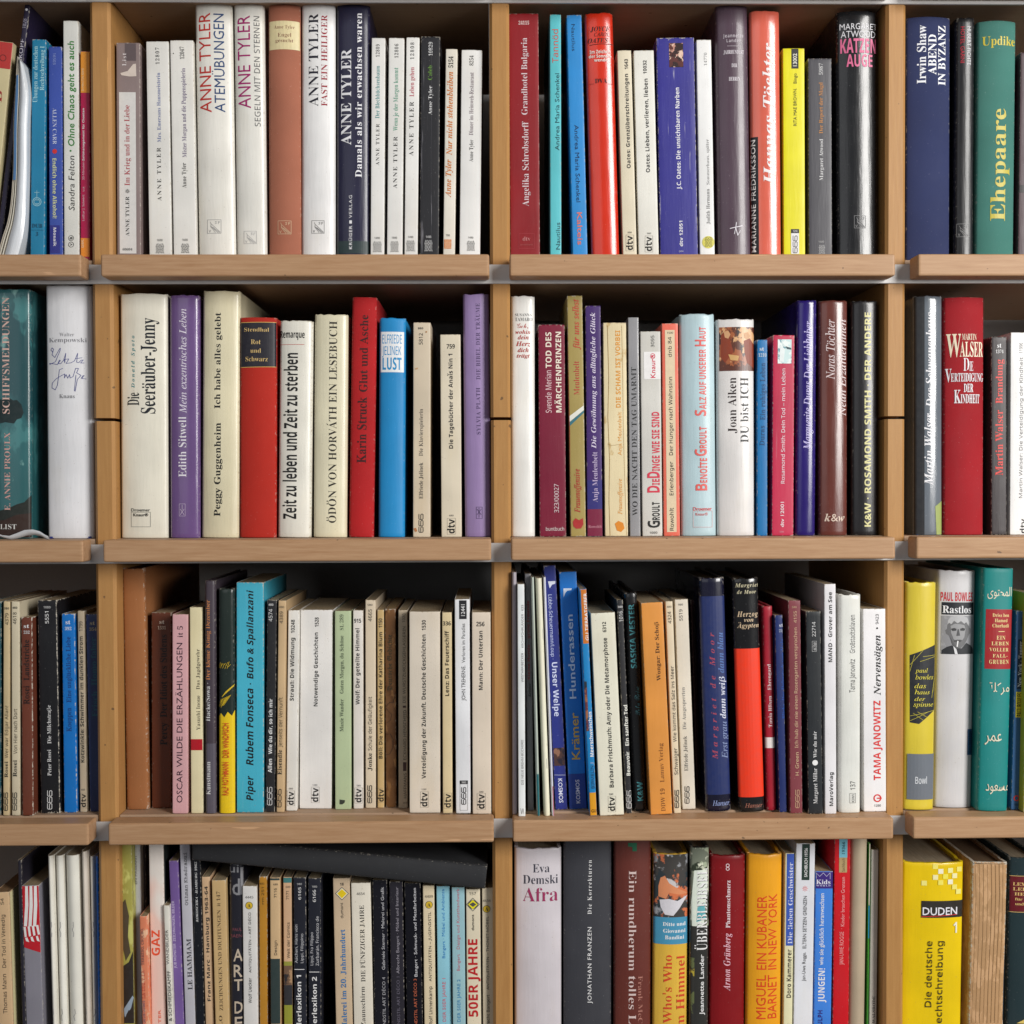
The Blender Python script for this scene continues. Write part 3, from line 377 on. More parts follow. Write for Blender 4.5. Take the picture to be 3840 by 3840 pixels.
21,47,-2,-2,0,-21,7,1,4,2,2,8,-2,9,-3,2,119823,0,622,2,20,2,49,0,-2,3,0,3,-3,0,-39,-1,-2,-5,-1,0,-2,24,0,0,2,-5,1,-1,2,0,17,14,1,5,3,4,4,1,6,-2,7,-6,4,-13,2,8,21,46,-1,
-1,0,-20,6,0,3,2,2,3,0,10,-4,6,119825,-85,704,2,20,2,48,5,-2,2,-5,0,-32,-2,-6,-5,-2,23,0,-5,2,-1,2,0,18,3,0,15,-22,12,0,-16,23,8,5,3,7,-1,5,-4,4,-6,2,-10,1,9,24,47,7,-3,
2,-8,-1,-5,-2,-4,-3,-2,-8,-1,0,20,1,2,119825,0,704,2,25,2,49,0,-2,3,0,3,-3,0,-39,-1,-2,-5,-1,0,-2,24,0,0,2,-5,1,-1,2,0,18,2,0,14,-23,15,0,0,2,-3,1,-14,21,8,4,3,8,-2,6,-4,
4,-6,2,-10,1,8,30,44,3,-8,-1,-5,-2,-3,-3,-2,-7,-1,0,20,2,1,119826,-85,581,1,41,32,47,-8,2,-8,0,-6,-3,-4,-6,1,-9,2,-4,3,-3,12,-6,5,-4,2,-4,-1,-4,-2,-3,-7,-2,-5,1,-4,3,-4,
5,-2,6,-1,0,0,-17,1,0,2,3,3,0,1,-1,2,0,1,-1,11,0,4,1,6,6,2,10,-4,8,-20,11,-2,5,1,3,4,4,7,0,3,-1,5,-5,3,-7,1,0,0,14,119826,0,581,1,42,22,50,8,-2,4,0,0,2,2,0,0,-16,-1,0,-8,
12,-6,2,-6,-2,-2,-2,0,-6,7,-6,11,-5,5,-4,2,-3,1,-6,-1,-4,-4,-7,-8,-4,-9,0,-5,2,-5,0,0,-2,-2,0,0,18,2,0,2,-7,3,-5,4,-2,9,-1,3,2,2,6,-2,4,-4,3,-7,3,-9,7,-2,4,-1,5,2,7,2,3,
7,4,119827,-85,630,1,17,2,35,1,0,1,5,3,4,4,2,6,1,0,-42,-1,-2,-6,-2,25,0,-6,2,-1,2,0,42,11,-3,4,-9,0,13,-41,0,119827,0,630,1,20,1,34,2,0,1,5,3,4,4,3,6,0,0,-37,-2,-6,-5,-1,
0,-2,25,0,0,2,-5,1,-2,6,0,37,10,-3,4,-9,2,0,0,15,-43,0,119828,-85,733,1,28,2,48,5,-2,1,-2,0,-27,2,-8,3,-5,5,-4,9,-1,8,1,5,4,4,6,1,9,0,24,1,3,4,1,0,1,-14,0,5,-2,2,-5,0,
-24,-4,-11,-9,-4,-5,1,-4,2,-2,4,0,36,2,2,4,1,119828,0,733,1,31,2,49,0,-2,3,0,3,-3,0,-27,1,-8,3,-6,6,-3,9,-1,8,1,6,3,3,7,1,9,0,22,1,4,5,2,0,2,-16,0,0,-2,4,-1,3,-2,0,-27,
-3,-11,-10,-4,-4,1,-5,6,-1,6,0,28,2,3,5,1,0,2,119829,-85,637,1,16,-1,48,23,0,-6,-2,0,-4,12,-28,11,30,-2,3,-4,1,14,0,-4,-2,-3,-5,-16,-42,-1,0,-20,46,-2,2,-2,0,119829,0,
637,1,22,-2,49,0,-2,3,-1,3,-3,19,-44,2,0,17,45,3,3,2,0,0,2,-15,0,0,-2,3,0,3,-2,0,-3,-10,-27,-11,26,0,2,-1,1,4,3,3,0,0,2,119830,-85,910,1,28,-1,48,20,0,-3,-1,-2,-3,10,-29,
9,23,-4,9,-4,1,21,0,-3,-1,-2,-3,1,-1,0,-2,9,-25,8,23,0,6,-1,2,-2,0,-1,1,11,0,0,-1,-3,-1,-16,-47,-1,0,-12,36,-14,-36,-1,0,-16,46,119830,0,910,1,32,-2,49,0,-2,4,-1,16,-47,
2,0,14,34,12,-34,2,0,16,46,3,2,0,2,-13,0,0,-2,2,0,3,-2,0,-3,-8,-24,-9,25,1,3,4,1,0,2,-22,0,0,-2,2,0,3,-2,2,-7,-8,-22,-9,26,0,3,2,2,2,0,0,2,119831,-85,701,1,27,2,48,7,-6,
12,-20,-11,-15,-4,-4,-4,-2,16,0,-4,1,-1,5,9,14,8,-12,2,-5,-2,-2,-4,-1,23,0,-1,1,-2,0,-17,26,11,16,9,4,-17,0,3,-1,2,-3,-9,-14,-8,13,1,4,3,1,119831,0,701,1,38,2,49,0,-2,2,
0,3,-3,1,-3,13,-19,-11,-15,-4,-4,-5,-1,0,-2,18,0,0,2,-4,1,-2,2,9,15,9,-14,0,-2,-5,-2,0,-2,24,0,0,2,-2,0,-4,4,-14,22,8,12,8,7,3,0,0,2,-18,0,0,-2,4,-1,1,-4,-8,-11,-6,11,-2,
2,1,2,5,1,0,2,119832,-85,634,1,23,-1,48,22,0,-5,-2,0,-3,11,-20,11,19,0,2,-2,3,-4,1,14,0,0,-1,-3,-1,-15,-24,0,-17,2,-2,5,-2,-24,0,5,2,2,6,0,10,-14,26,-2,2,-3,0,119832,0,
634,1,27,-1,49,0,-2,3,-1,15,-27,0,-14,-1,-2,-5,-1,0,-2,24,0,0,2,-5,1,-1,2,0,17,13,22,2,2,3,1,0,2,-15,0,0,-2,4,-1,1,-2,-1,-5,-9,-15,-10,19,0,3,5,1,0,2,119833,-85,658,1,15,
5,35,1,0,4,7,5,4,16,1,-28,-46,40,0,2,16,-1,0,-2,-6,-4,-5,-5,-3,-18,-1,28,46,-36,0,119833,0,658,1,17,5,34,2,0,1,4,4,6,7,2,11,0,-28,-46,42,0,1,18,-1,0,-3,-7,-4,-4,-5,-3,-6,
-1,-10,0,28,46,-38,0,119834,-85,512,2,27,17,34,7,-1,4,-2,2,-4,1,-5,0,-18,1,-1,2,0,-3,-3,-7,1,-2,4,-6,-4,-9,-1,-4,4,1,7,3,3,15,6,0,9,-3,3,-7,0,-2,-3,3,-4,-3,-4,-5,1,-1,2,
1,4,3,3,7,22,19,0,-12,-3,-3,-3,-1,-3,2,-1,4,2,6,119834,0,512,2,31,14,34,-7,-2,-3,-4,0,-5,4,-3,5,3,0,3,-2,3,1,2,4,1,4,-2,1,-2,0,-8,-8,-2,-6,-3,-4,-4,-1,-4,2,-6,6,-2,6,1,5,
4,2,-4,4,-1,5,1,3,3,-1,1,-2,0,-1,1,0,23,-3,3,-4,2,6,21,18,-6,-3,-2,-6,1,-4,5,-1,2,3,119835,-85,537,2,15,1,48,13,0,0,-19,10,5,6,-2,3,-3,3,-7,0,-9,-2,-5,-5,-6,-4,-2,-9,1,
-5,3,-6,-5,0,46,10,20,31,3,-1,4,-7,0,-13,-4,-8,-3,-1,-4,2,-2,4,0,19,2,3,119835,0,537,2,17,1,49,0,-2,2,0,2,-5,0,-43,6,4,5,-3,5,-1,8,2,6,7,2,10,-2,8,-2,4,-6,4,-8,-1,-4,-3,
0,19,10,23,29,2,-2,1,-4,0,-13,-1,-5,-2,-3,-7,1,-1,4,0,21,3,2,119836,-85,437,1,23,19,34,-5,-1,-7,-4,-4,-8,0,-9,4,-8,6,-4,11,1,6,5,-1,1,-3,-3,-4,-1,-8,5,-2,5,-1,7,2,9,5,3,
3,0,2,-8,4,-1,2,2,-1,4,-5,4,119836,0,437,1,26,14,34,-4,-2,-6,-7,-2,-9,2,-9,5,-6,4,-2,4,0,7,2,7,5,-2,2,-3,-3,-4,-1,-4,1,-3,3,-2,5,-1,7,2,9,4,3,2,-1,2,-8,5,-1,2,1,1,3,-3,6,
-4,2,119837,-85,551,2,19,19,48,4,-1,2,-4,0,-14,-5,4,-4,1,-4,-1,-6,-4,-3,-8,0,-10,1,-4,2,-3,6,-4,8,1,5,5,0,-6,12,2,-3,2,0,44,12,24,28,1,-2,0,-18,-3,-4,-4,-2,-3,1,-2,3,-1,
4,0,13,1,4,2,3,4,1,119837,0,551,2,22,19,49,0,-2,2,0,3,-2,0,-15,-4,3,-8,1,-6,-5,-2,-4,-2,-9,2,-9,4,-6,3,-2,9,1,4,4,0,-5,8,2,6,0,0,2,-2,0,-2,3,0,43,11,20,30,3,-2,1,-2,0,
-18,-2,-4,-4,-1,-4,3,-1,4,0,12,1,5,2,2,119838,-85,448,2,17,17,34,-4,-1,-6,-4,-4,-8,0,-9,4,-8,6,-4,11,2,6,6,-4,-3,-5,-1,-7,3,-2,11,18,0,-1,7,-3,5,-4,3,6,20,32,-3,0,-4,-2,
-1,-10,10,0,0,7,119838,0,448,2,18,13,34,-4,-2,-5,-6,-2,-9,2,-10,5,-6,4,-2,11,2,7,7,-2,1,-4,-3,-4,-1,-6,3,-2,10,17,0,-1,7,-2,5,-5,3,5,17,32,-3,-3,-2,-8,10,0,-1,9,119839,
-85,318,1,30,13,48,-4,-2,-2,-3,-1,-10,-4,0,0,-3,4,0,0,-26,-1,-2,-2,-1,15,0,-2,1,-1,5,0,23,6,0,0,3,-6,0,0,11,2,4,4,0,1,-3,-1,0,0,-2,-1,-1,1,-2,4,-1,2,1,1,3,-1,2,-5,4,
119839,0,318,1,29,19,50,7,-2,2,-2,0,-5,-2,-3,-4,0,-2,2,1,7,-2,1,-3,-2,0,-13,6,0,0,-3,-6,0,0,-26,3,-2,2,0,0,-2,-19,0,0,2,2,0,2,3,0,25,-4,0,0,3,4,0,0,10,3,4,4,2,119840,-85,
487,3,31,17,34,-7,-2,-7,-6,0,-3,2,-6,7,-5,-7,-5,-2,-4,1,-3,5,-3,-6,-2,-1,-3,3,-4,5,-2,13,0,6,2,3,4,1,7,-3,4,-2,1,-17,1,-1,3,2,3,3,1,7,0,5,2,4,8,-3,7,5,0,0,3,-8,0,10,14,
32,-2,-5,0,-9,2,-5,5,0,2,2,1,3,0,9,-1,3,-2,2,9,25,-3,3,-2,1,-2,-3,-5,-13,-1,-3,1,-3,4,1,3,2,2,119840,0,487,3,33,13,34,-4,-1,-5,-4,-2,-6,3,-7,6,-4,-4,-2,-4,-4,1,-6,3,-3,
-4,-2,-1,-6,8,-4,13,1,6,2,4,3,1,5,-3,7,-7,2,-9,0,-3,1,-1,3,2,2,9,0,3,1,5,4,1,3,0,6,-2,4,5,0,0,4,-9,0,-4,1,9,17,32,3,-2,1,-3,0,-8,-2,-5,-2,-1,-4,3,-1,7,1,7,8,27,-4,1,-1,0,
-2,-3,-4,-12,-1,-5,2,0,4,2,2,119841,-85,567,1,22,3,48,3,-3,0,-41,-2,-3,13,0,-2,3,0,21,3,4,4,1,3,-2,1,-2,0,-20,-1,-4,-3,-1,15,0,-2,3,0,19,-2,8,-7,2,-5,-1,-6,-5,0,21,
119841,0,567,1,29,2,49,0,-2,2,0,2,-4,0,-37,-2,-4,-2,0,0,-2,17,0,0,2,-3,2,0,21,3,3,5,1,1,-1,0,-22,-1,-3,-2,-1,0,-2,17,0,0,2,-2,0,-2,4,0,17,-2,8,-7,3,-6,-1,-4,-4,0,20,
119842,-85,295,2,8,9,49,-2,-1,-1,-2,0,-4,5,-3,4,3,1,2,-3,5,8,3,33,0,-1,3,-1,0,-27,-2,-3,13,0,-2,3,0,29,119842,0,295,2,10,11,50,-4,-2,-2,-4,2,-4,2,-1,4,0,2,1,1,2,0,4,-1,2,
12,2,33,0,-2,3,0,1,-4,0,-21,-2,-4,-2,0,0,-2,17,0,0,2,-3,2,0,29,119843,-85,312,2,9,8,48,-1,-2,0,-4,2,-2,4,0,2,1,1,5,-1,2,-2,1,19,3,33,13,0,0,-41,-7,-6,-8,0,-4,2,-2,3,0,3,
2,2,3,0,2,-2,0,-2,-2,-3,1,-2,5,0,1,2,0,40,-2,3,-2,0,119844,-85,534,1,23,3,48,3,-2,0,-42,-2,-3,13,0,-2,3,0,11,3,2,8,-14,-3,-2,17,0,-2,1,-15,20,10,9,3,1,0,1,-13,0,0,-1,3,0,
1,-2,-2,-4,-10,-9,0,31,119844,0,534,1,32,2,49,0,-2,2,0,2,-4,0,-37,-2,-4,-2,0,0,-2,17,0,0,2,-3,2,0,10,1,2,9,-13,-1,-1,-2,0,0,-2,17,0,0,2,-1,0,-15,20,5,6,8,3,0,2,-15,0,0,
-2,3,0,1,-1,0,-2,-2,-1,-8,-9,0,31,119845,-85,297,1,7,3,48,3,-2,0,-42,-2,-3,13,0,-2,3,0,44,119845,0,297,1,12,2,49,0,-2,2,0,2,-4,0,-37,-2,-4,-2,0,0,-2,17,0,0,2,-3,2,0,45,
119846,-85,825,1,37,25,33,6,-1,3,-5,5,5,6,1,6,-2,2,-8,0,-17,2,-5,-13,0,2,1,1,4,0,17,-1,5,-4,2,-3,-1,-3,-3,0,-22,2,-3,-13,0,2,1,0,26,-4,2,-3,-1,-3,-4,0,-21,1,-2,2,-1,-14,
0,2,3,0,25,-2,3,-1,0,0,1,12,0,0,-6,5,5,119846,0,825,1,45,25,34,6,-1,3,-5,5,5,6,1,7,-3,2,-8,0,-19,3,-2,0,-2,-17,0,0,2,2,0,2,2,0,22,-2,3,-5,-1,-2,-3,0,-22,1,-1,2,0,0,-2,
-17,0,0,2,2,0,2,2,0,22,-2,3,-5,-1,-2,-3,0,-22,1,-1,2,0,0,-2,-17,0,0,2,2,0,2,4,0,21,-1,3,-3,2,0,1,14,0,0,-5,4,5,119847,-85,567,1,24,26,33,7,-2,2,-8,0,-19,2,-3,-15,0,3,1,1,
4,0,20,-2,3,-2,1,-4,-1,-3,-4,0,-21,2,-3,-13,0,2,3,0,25,-2,3,-1,0,0,1,12,0,0,-6,6,5,119847,0,567,1,29,26,34,7,-3,2,-8,0,-17,2,-4,2,0,0,-2,-17,0,0,2,2,1,1,3,0,22,-1,1,-5,
-1,-3,-3,0,-21,3,-2,0,-2,-17,0,0,2,2,0,2,4,0,21,-1,3,-3,2,0,1,14,0,0,-4,4,4,119848,-85,501,2,13,18,34,-4,-1,-7,-4,-4,-8,0,-9,4,-8,7,-4,8,0,7,4,4,8,0,9,-4,8,-7,4,12,18,33,
3,-1,2,-3,1,-5,0,-18,-3,-5,-6,0,-2,3,-1,5,0,15,1,5,2,3,119848,0,501,2,14,14,34,-8,-5,-2,-3,-2,-10,2,-8,2,-4,8,-5,8,0,8,5,2,3,2,9,-2,10,-6,6,-4,2,10,18,32,3,-1,3,-15,-1,
-10,-2,-4,-3,-1,-3,1,-2,4,0,18,2,7,119849,-85,553,2,22,25,34,-5,-2,-5,-5,0,6,-12,0,0,-1,1,0,2,-3,0,-41,-3,-2,16,0,-3,2,-1,3,0,14,5,-4,8,-1,5,4,2,4,2,9,0,5,-4,7,-5,4,8,25,
30,3,-13,-2,-11,-2,-3,-3,-1,-6,5,0,18,3,4,119849,0,553,2,25,19,33,-4,-5,0,5,-13,0,0,-1,3,-2,1,-4,0,-35,-2,-4,-2,0,0,-2,19,0,0,2,-3,0,-2,2,0,14,4,-3,4,-1,7,2,3,3,2,4,2,9,
-2,9,-5,6,-3,2,12,21,30,-3,-1,-2,-4,0,-18,2,-3,3,-1,3,1,2,2,1,5,0,11,-1,5,-2,2,119851,-85,428,1,20,25,34,-5,-2,-5,-7,0,8,-12,0,0,-1,1,0,2,-3,0,-25,-2,-3,14,0,-3,5,0,15,3,
7,2,1,3,-2,1,-2,3,-1,3,3,0,4,119851,0,428,1,25,23,34,-5,-4,-2,-3,0,6,-14,0,0,-2,3,0,1,-4,0,-21,-2,-4,-2,0,0,-2,19,0,0,2,-2,0,-3,2,0,20,1,2,4,2,4,-4,5,1,1,2,0,4,-1,2,-2,1,
119852,-85,429,1,34,26,34,0,-10,-1,0,-1,4,-5,4,-5,0,-3,-2,0,-4,2,-3,7,-3,5,-4,2,-3,-1,-7,-2,-4,-3,-2,-8,0,-5,2,-4,-2,0,11,1,0,4,-7,6,-3,5,1,1,2,-1,5,-3,3,-5,2,-6,5,-1,2,
0,7,2,3,4,2,5,1,7,-2,119852,0,429,1,34,10,33,-3,-2,-2,-3,-1,-7,4,-5,12,-7,1,-3,-2,-3,-2,-1,-5,0,-3,2,-2,3,-1,4,-2,0,0,-12,4,2,5,-2,8,1,3,2,3,4,1,4,-2,6,-14,9,-1,3,1,1,0,
2,4,1,5,-2,3,-6,2,0,0,10,-2,-1,-5,0,-1,1,119853,-85,340,1,19,14,45,-4,-6,-7,-7,0,-2,3,0,0,-26,4,-4,3,0,6,2,4,5,-1,0,-1,-2,-5,-1,-1,1,0,25,7,0,0,3,-7,0,0,12,119853,0,340,
1,19,14,45,-12,-13,0,-2,3,0,0,-22,2,-7,6,-2,7,2,4,6,-2,1,-2,-3,-2,-1,-2,1,-1,4,0,21,7,0,0,3,-7,0,0,12,119854,-85,558,1,25,2,33,0,-1,3,-1,1,-4,0,-21,1,-4,3,-2,7,0,3,1,5,5,
0,-6,13,2,0,1,-2,0,-2,2,0,28,-13,0,0,-1,2,0,2,-3,0,-22,-3,-3,-3,-1,-4,3,0,27,119854,0,558,1,23,1,33,0,-1,4,-3,0,-24,2,-3,3,-2,7,-1,3,1,4,4,0,-5,8,2,7,0,0,2,-4,1,0,29,-15,
0,0,-1,4,-2,0,-23,-2,-2,-5,-1,-2,2,0,27,119855,-85,456,1,17,0,33,17,0,0,-1,-3,0,-1,-3,7,-18,6,16,-1,4,-3,1,0,1,10,0,0,-1,-4,-3,-11,-29,-1,0,-14,32,-2,0,119855,0,456,1,16,
0,33,0,-2,3,-2,12,-30,2,0,13,31,3,2,0,1,-11,0,0,-1,3,-1,1,-3,-6,-15,-6,17,4,2,0,1,119856,-85,647,1,30,-1,33,15,0,0,-1,-2,0,0,-5,6,-15,5,13,-1,4,-2,3,-1,0,0,1,15,0,0,-1,
-3,-2,5,-17,6,14,0,4,-3,1,0,1,8,0,0,-1,-3,-2,0,-2,-12,-28,-1,0,-7,23,-9,-23,-1,0,-12,30,-3,2,119856,0,647,1,32,-1,33,0,-2,2,-1,12,-31,2,0,9,22,7,-22,2,0,11,29,2,3,2,1,0,
1,-10,0,0,-1,3,-1,0,-4,-5,-12,-4,13,0,3,3,0,0,2,-17,0,1,-2,3,-2,1,-4,-5,-11,-5,14,-1,0,0,2,1,1,2,0,0,2,119857,-85,475,1,26,1,33,0,-1,4,-3,9,-14,-10,-12,-3,-2,11,0,-3,1,
-1,2,7,9,6,-10,-3,-2,15,0,-13,19,10,11,3,1,0,1,-11,0,0,-1,3,0,1,-2,-6,-9,-6,9,1,2,2,0,0,1,119857,0,475,1,33,0,33,18,0,0,-1,-3,-2,5,-8,5,7,0,2,-2,0,-1,2,11,0,0,-1,-3,-2,
-9,-10,11,-18,2,0,0,-2,-17,0,0,2,2,0,1,1,0,2,-5,7,-5,-5,-1,-3,1,-2,3,0,0,-2,-12,0,0,2,3,1,9,12,-10,16,-3,0,119858,-85,447,1,32,0,33,0,-1,3,-1,1,-4,12,-27,-2,-7,-3,-3,-3,
-1,-1,4,-2,2,-3,0,-2,-2,0,-4,3,-3,5,0,4,2,3,5,13,36,2,3,2,0,0,1,-10,0,0,-1,3,0,1,-1,0,-4,-6,-16,-7,17,0,3,1,1,3,0,0,1,119858,0,447,1,30,-1,33,0,-2,3,0,13,-32,-1,-4,-3,-5,
-2,-1,-1,1,-1,5,-3,1,-4,-3,-1,-2,4,-6,5,0,4,2,4,6,12,33,3,5,1,0,0,2,-10,0,0,-2,3,0,0,-5,-5,-13,-6,15,0,2,1,1,2,0,0,2,119859,-85,436,1,16,3,24,1,0,3,6,3,1,9,0,-17,-30,26,
0,1,10,-1,0,-1,-4,-3,-3,-8,-2,-4,0,17,29,0,2,-25,0,119859,0,436,1,17,3,23,0,10,26,0,0,-2,-16,-28,8,0,5,4,2,5,2,0,-1,-12,-28,0,0,2,17,29,-4,0,-6,-2,-2,-2,-1,-4,119860,30,
690,2,23,38,51,2,0,-2,-47,3,-2,3,0,0,-2,-21,0,1,2,5,1,1,2,1,12,-18,0,0,-1,-9,-10,0,-3,1,-1,4,0,-1,-2,-17,0,0,2,5,1,4,3,11,14,3,32,39,-16,-19,15,0,119862,30,701,1,34,39,
51,5,-2,3,0,1,2,2,0,-3,-16,-2,0,0,7,-2,4,-3,2,-9,0,-5,-2,-4,-3,-9,-13,-2,-11,1,-7,3,-5,5,-4,5,-1,9,2,9,7,1,-1,-4,-5,-5,-4,-6,-2,-12,0,-5,2,-4,3,-3,4,-2,5,0,11,4,11,12,12,
8,3,119863,30,755,2,18,9,50,19,0,13,-2,8,-8,3,-11,-1,-6,-5,-10,-9,-8,-5,-3,-7,-2,-29,0,0,2,4,0,2,1,12,40,0,3,-3,2,-3,0,12,34,46,5,-3,3,-5,1,-7,-2,-11,-4,-9,-8,-6,-5,-2,
-11,0,-2,2,11,40,2,2,119864,30,676,1,35,9,50,38,0,-2,-11,-1,0,-2,7,-2,1,-16,0,-2,-1,-5,-18,11,0,5,4,1,3,2,0,-5,-18,-2,0,0,6,-2,2,-10,0,-5,-16,0,-3,-1,-1,2,-2,13,0,7,2,6,
5,2,4,2,0,-5,-14,-42,0,1,2,5,1,12,40,0,3,-3,2,-3,0,119865,30,604,1,33,9,50,0,-2,2,0,3,-2,0,-5,-9,-33,-4,-6,-4,0,-1,-2,22,0,0,1,-4,1,-2,4,1,1,4,18,9,0,3,-2,0,-6,2,0,5,18,
-2,0,-1,-3,-2,-1,-1,-2,-2,-1,-10,0,4,17,3,2,12,0,4,-4,0,-5,2,0,2,12,119867,30,775,1,45,9,50,-1,-2,3,0,3,-2,0,-3,-10,-37,-3,-4,-4,0,-1,-2,20,0,1,2,-4,0,-2,4,1,0,0,3,4,15,
1,1,21,0,1,-1,-4,-16,-4,-6,-4,0,0,-2,20,0,0,2,-4,0,-1,1,0,4,12,40,5,1,1,2,-21,0,0,-2,3,0,2,-2,0,-5,-3,-12,-1,0,0,-1,-22,0,0,3,4,14,4,3,3,0,0,2,119871,30,668,1,22,10,50,
-1,-2,3,0,3,-2,0,-4,-1,-1,-11,-38,-5,-1,-1,-2,43,0,4,14,-1,0,-5,-7,-3,-2,-7,-2,-14,0,-1,1,0,4,10,37,4,3,3,0,0,2,119872,30,878,1,33,9,50,14,0,5,-38,25,38,14,0,0,-2,-4,0,
-2,-1,-11,-38,0,-3,-1,0,2,-4,4,0,-1,-2,-20,0,7,4,10,37,-27,-41,-2,0,-5,41,-9,-30,-1,-6,2,-3,4,0,-1,-2,-16,0,0,2,4,0,2,1,12,40,0,3,-3,2,-2,0,119873,30,745,1,26,9,50,-1,-2,
5,-1,1,-5,-12,-39,-5,-1,-1,-2,17,0,0,2,-4,0,-2,3,1,0,0,4,9,30,19,-40,2,0,12,45,3,4,4,0,1,2,-17,0,-1,-2,6,-1,0,-6,-8,-29,-18,38,119874,30,769,2,17,29,51,-9,-4,-8,-7,-6,-8,
-2,-5,-2,-10,2,-10,7,-6,5,-2,13,1,8,3,9,9,6,12,1,4,0,10,-5,8,-8,5,14,34,49,-11,-5,-9,-13,-3,-12,0,-10,6,-7,5,-1,7,2,9,9,4,9,3,14,-1,6,-2,4,-3,3,119877,30,671,2,26,9,50,
21,0,7,-1,5,-2,3,-3,1,-5,-4,-9,-11,-5,10,-22,5,-1,-1,-2,-12,0,-9,24,-7,0,-5,-15,0,-6,1,-1,5,0,-1,-2,-21,0,1,2,5,1,12,40,0,3,-3,2,-3,0,8,34,45,3,-6,-1,-5,-3,-4,-5,-2,-11,
-1,4,16,3,4,119879,30,625,1,24,4,38,2,-1,3,6,2,2,6,2,7,0,-10,-40,-2,-4,-2,-1,-5,0,0,-2,23,0,1,2,-6,0,-2,3,11,41,1,1,8,0,3,-2,2,-7,-1,-1,2,0,3,13,-42,0,119886,30,509,2,24,
20,34,-5,-1,-5,-3,-5,-5,-5,-12,-1,-10,4,-4,6,1,4,2,7,9,-2,-5,0,-4,1,-2,2,-1,5,2,6,7,-2,1,-3,-4,-3,-1,0,3,8,26,-6,0,-1,-2,-2,2,13,20,32,2,-1,1,-6,-3,-10,-4,-6,-4,-4,-3,-1,
-2,1,-1,3,0,5,2,6,5,9,4,3,119887,30,507,2,23,13,52,-1,-1,-4,0,-3,-2,5,-1,0,-3,-10,-40,-1,0,1,-3,2,-2,3,-1,8,0,5,2,8,6,5,8,2,8,-1,5,-2,3,-3,2,-4,1,-6,-2,-6,-4,7,24,11,20,
30,3,0,3,-4,0,-8,-2,-5,-6,-9,-8,-3,-3,1,-1,5,5,16,3,4,119888,30,444,1,29,16,33,-5,-2,-6,-5,-4,-7,-1,-4,0,-9,3,-4,3,-2,5,-1,7,2,8,7,-2,1,-5,-5,-9,-1,-2,2,-1,3,0,8,4,9,3,4,
3,2,6,1,0,-2,-1,-1,0,-4,3,-1,3,1,1,4,-2,4,-3,1,119889,30,528,2,25,33,52,-8,-2,0,-1,4,-1,-3,-16,-2,2,-6,0,-5,-2,-6,-5,-7,-12,-1,-4,0,-7,2,-3,6,-2,4,1,7,6,3,5,-2,-8,1,-3,6,
-1,8,9,-1,1,-6,-6,-2,2,12,47,11,21,32,2,0,2,-4,-1,-6,-6,-13,-4,-4,-4,-2,-4,3,0,7,2,6,6,10,119890,30,428,2,22,16,33,-5,-2,-9,-10,-3,-10,1,-5,2,-4,3,-2,4,-1,9,2,7,7,-1,1,
-6,-5,-5,-1,-5,2,-2,8,1,2,9,2,6,3,5,4,1,4,-2,5,-2,1,7,19,32,2,-1,1,-2,-1,-4,-3,-4,-11,-4,5,11,119891,30,296,1,31,26,52,2,-1,2,-4,-1,-3,-5,0,-1,4,1,0,-1,2,-4,-2,-3,-7,-2,
-8,9,0,-1,-3,-8,0,-8,-35,-6,-10,-5,-2,-5,3,1,4,2,1,2,-1,0,-4,2,0,4,9,6,35,-7,0,1,3,7,0,3,10,3,5,4,3,119892,30,426,3,30,12,34,-9,-6,-2,-4,1,-8,4,-3,-6,-7,1,-2,2,-1,-6,-5,
-3,-6,1,-3,3,-3,4,-2,5,-1,9,2,6,4,2,3,0,4,-3,6,-14,7,0,2,2,1,7,0,9,6,2,9,-1,1,5,0,0,4,-6,0,-6,2,9,18,32,2,-3,0,-6,-2,-5,-4,-4,-5,1,-2,5,3,8,4,4,10,6,2,-5,-4,-2,-5,2,-5,7,
-2,8,2,3,6,-3,4,-4,2,-5,1,119894,30,264,2,8,15,50,2,-3,0,-3,-2,-2,-5,1,-1,3,1,1,0,2,16,14,34,-7,-27,-1,-1,1,-2,3,1,4,4,1,-1,-6,-7,-5,-2,-3,1,-1,6,1,1,5,19,0,3,-4,2,0,1,
119897,30,257,1,18,19,52,-1,-1,-12,-44,0,-3,4,1,3,4,2,-1,-7,-7,-6,-2,-2,2,0,5,10,38,1,1,-1,3,-4,1,0,2,5,0,2,1,119899,30,542,1,33,14,34,-12,-2,0,-2,4,0,0,-4,-8,-26,7,0,2,
9,8,14,4,4,4,2,2,0,1,-2,-6,-26,2,-2,7,2,6,8,-2,1,-3,-5,-3,-1,-1,1,1,1,0,3,5,15,0,3,1,1,-1,5,-4,1,-4,-1,-9,-7,-5,-6,4,13,1,0,119900,30,522,2,15,18,34,-12,-7,-5,-8,-2,-8,1,
-5,3,-4,3,-2,5,-1,11,3,6,6,4,7,2,7,-1,5,-2,4,-4,2,10,21,32,5,-2,1,-9,-5,-12,-4,-5,-6,-3,-4,2,-2,6,5,16,3,4,119901,30,507,2,25,24,34,-6,-2,-6,-5,2,7,-12,-2,-1,-2,4,0,1,-1,
0,-4,-10,-37,-3,-2,-3,0,-1,-2,19,0,0,1,-5,2,2,13,6,-1,8,2,7,6,3,4,4,9,0,8,-2,3,-3,2,10,23,30,2,-1,1,-2,-1,-11,-8,-13,-6,-2,-3,1,-1,5,5,16,6,7,119903,30,333,1,17,22,34,-5,
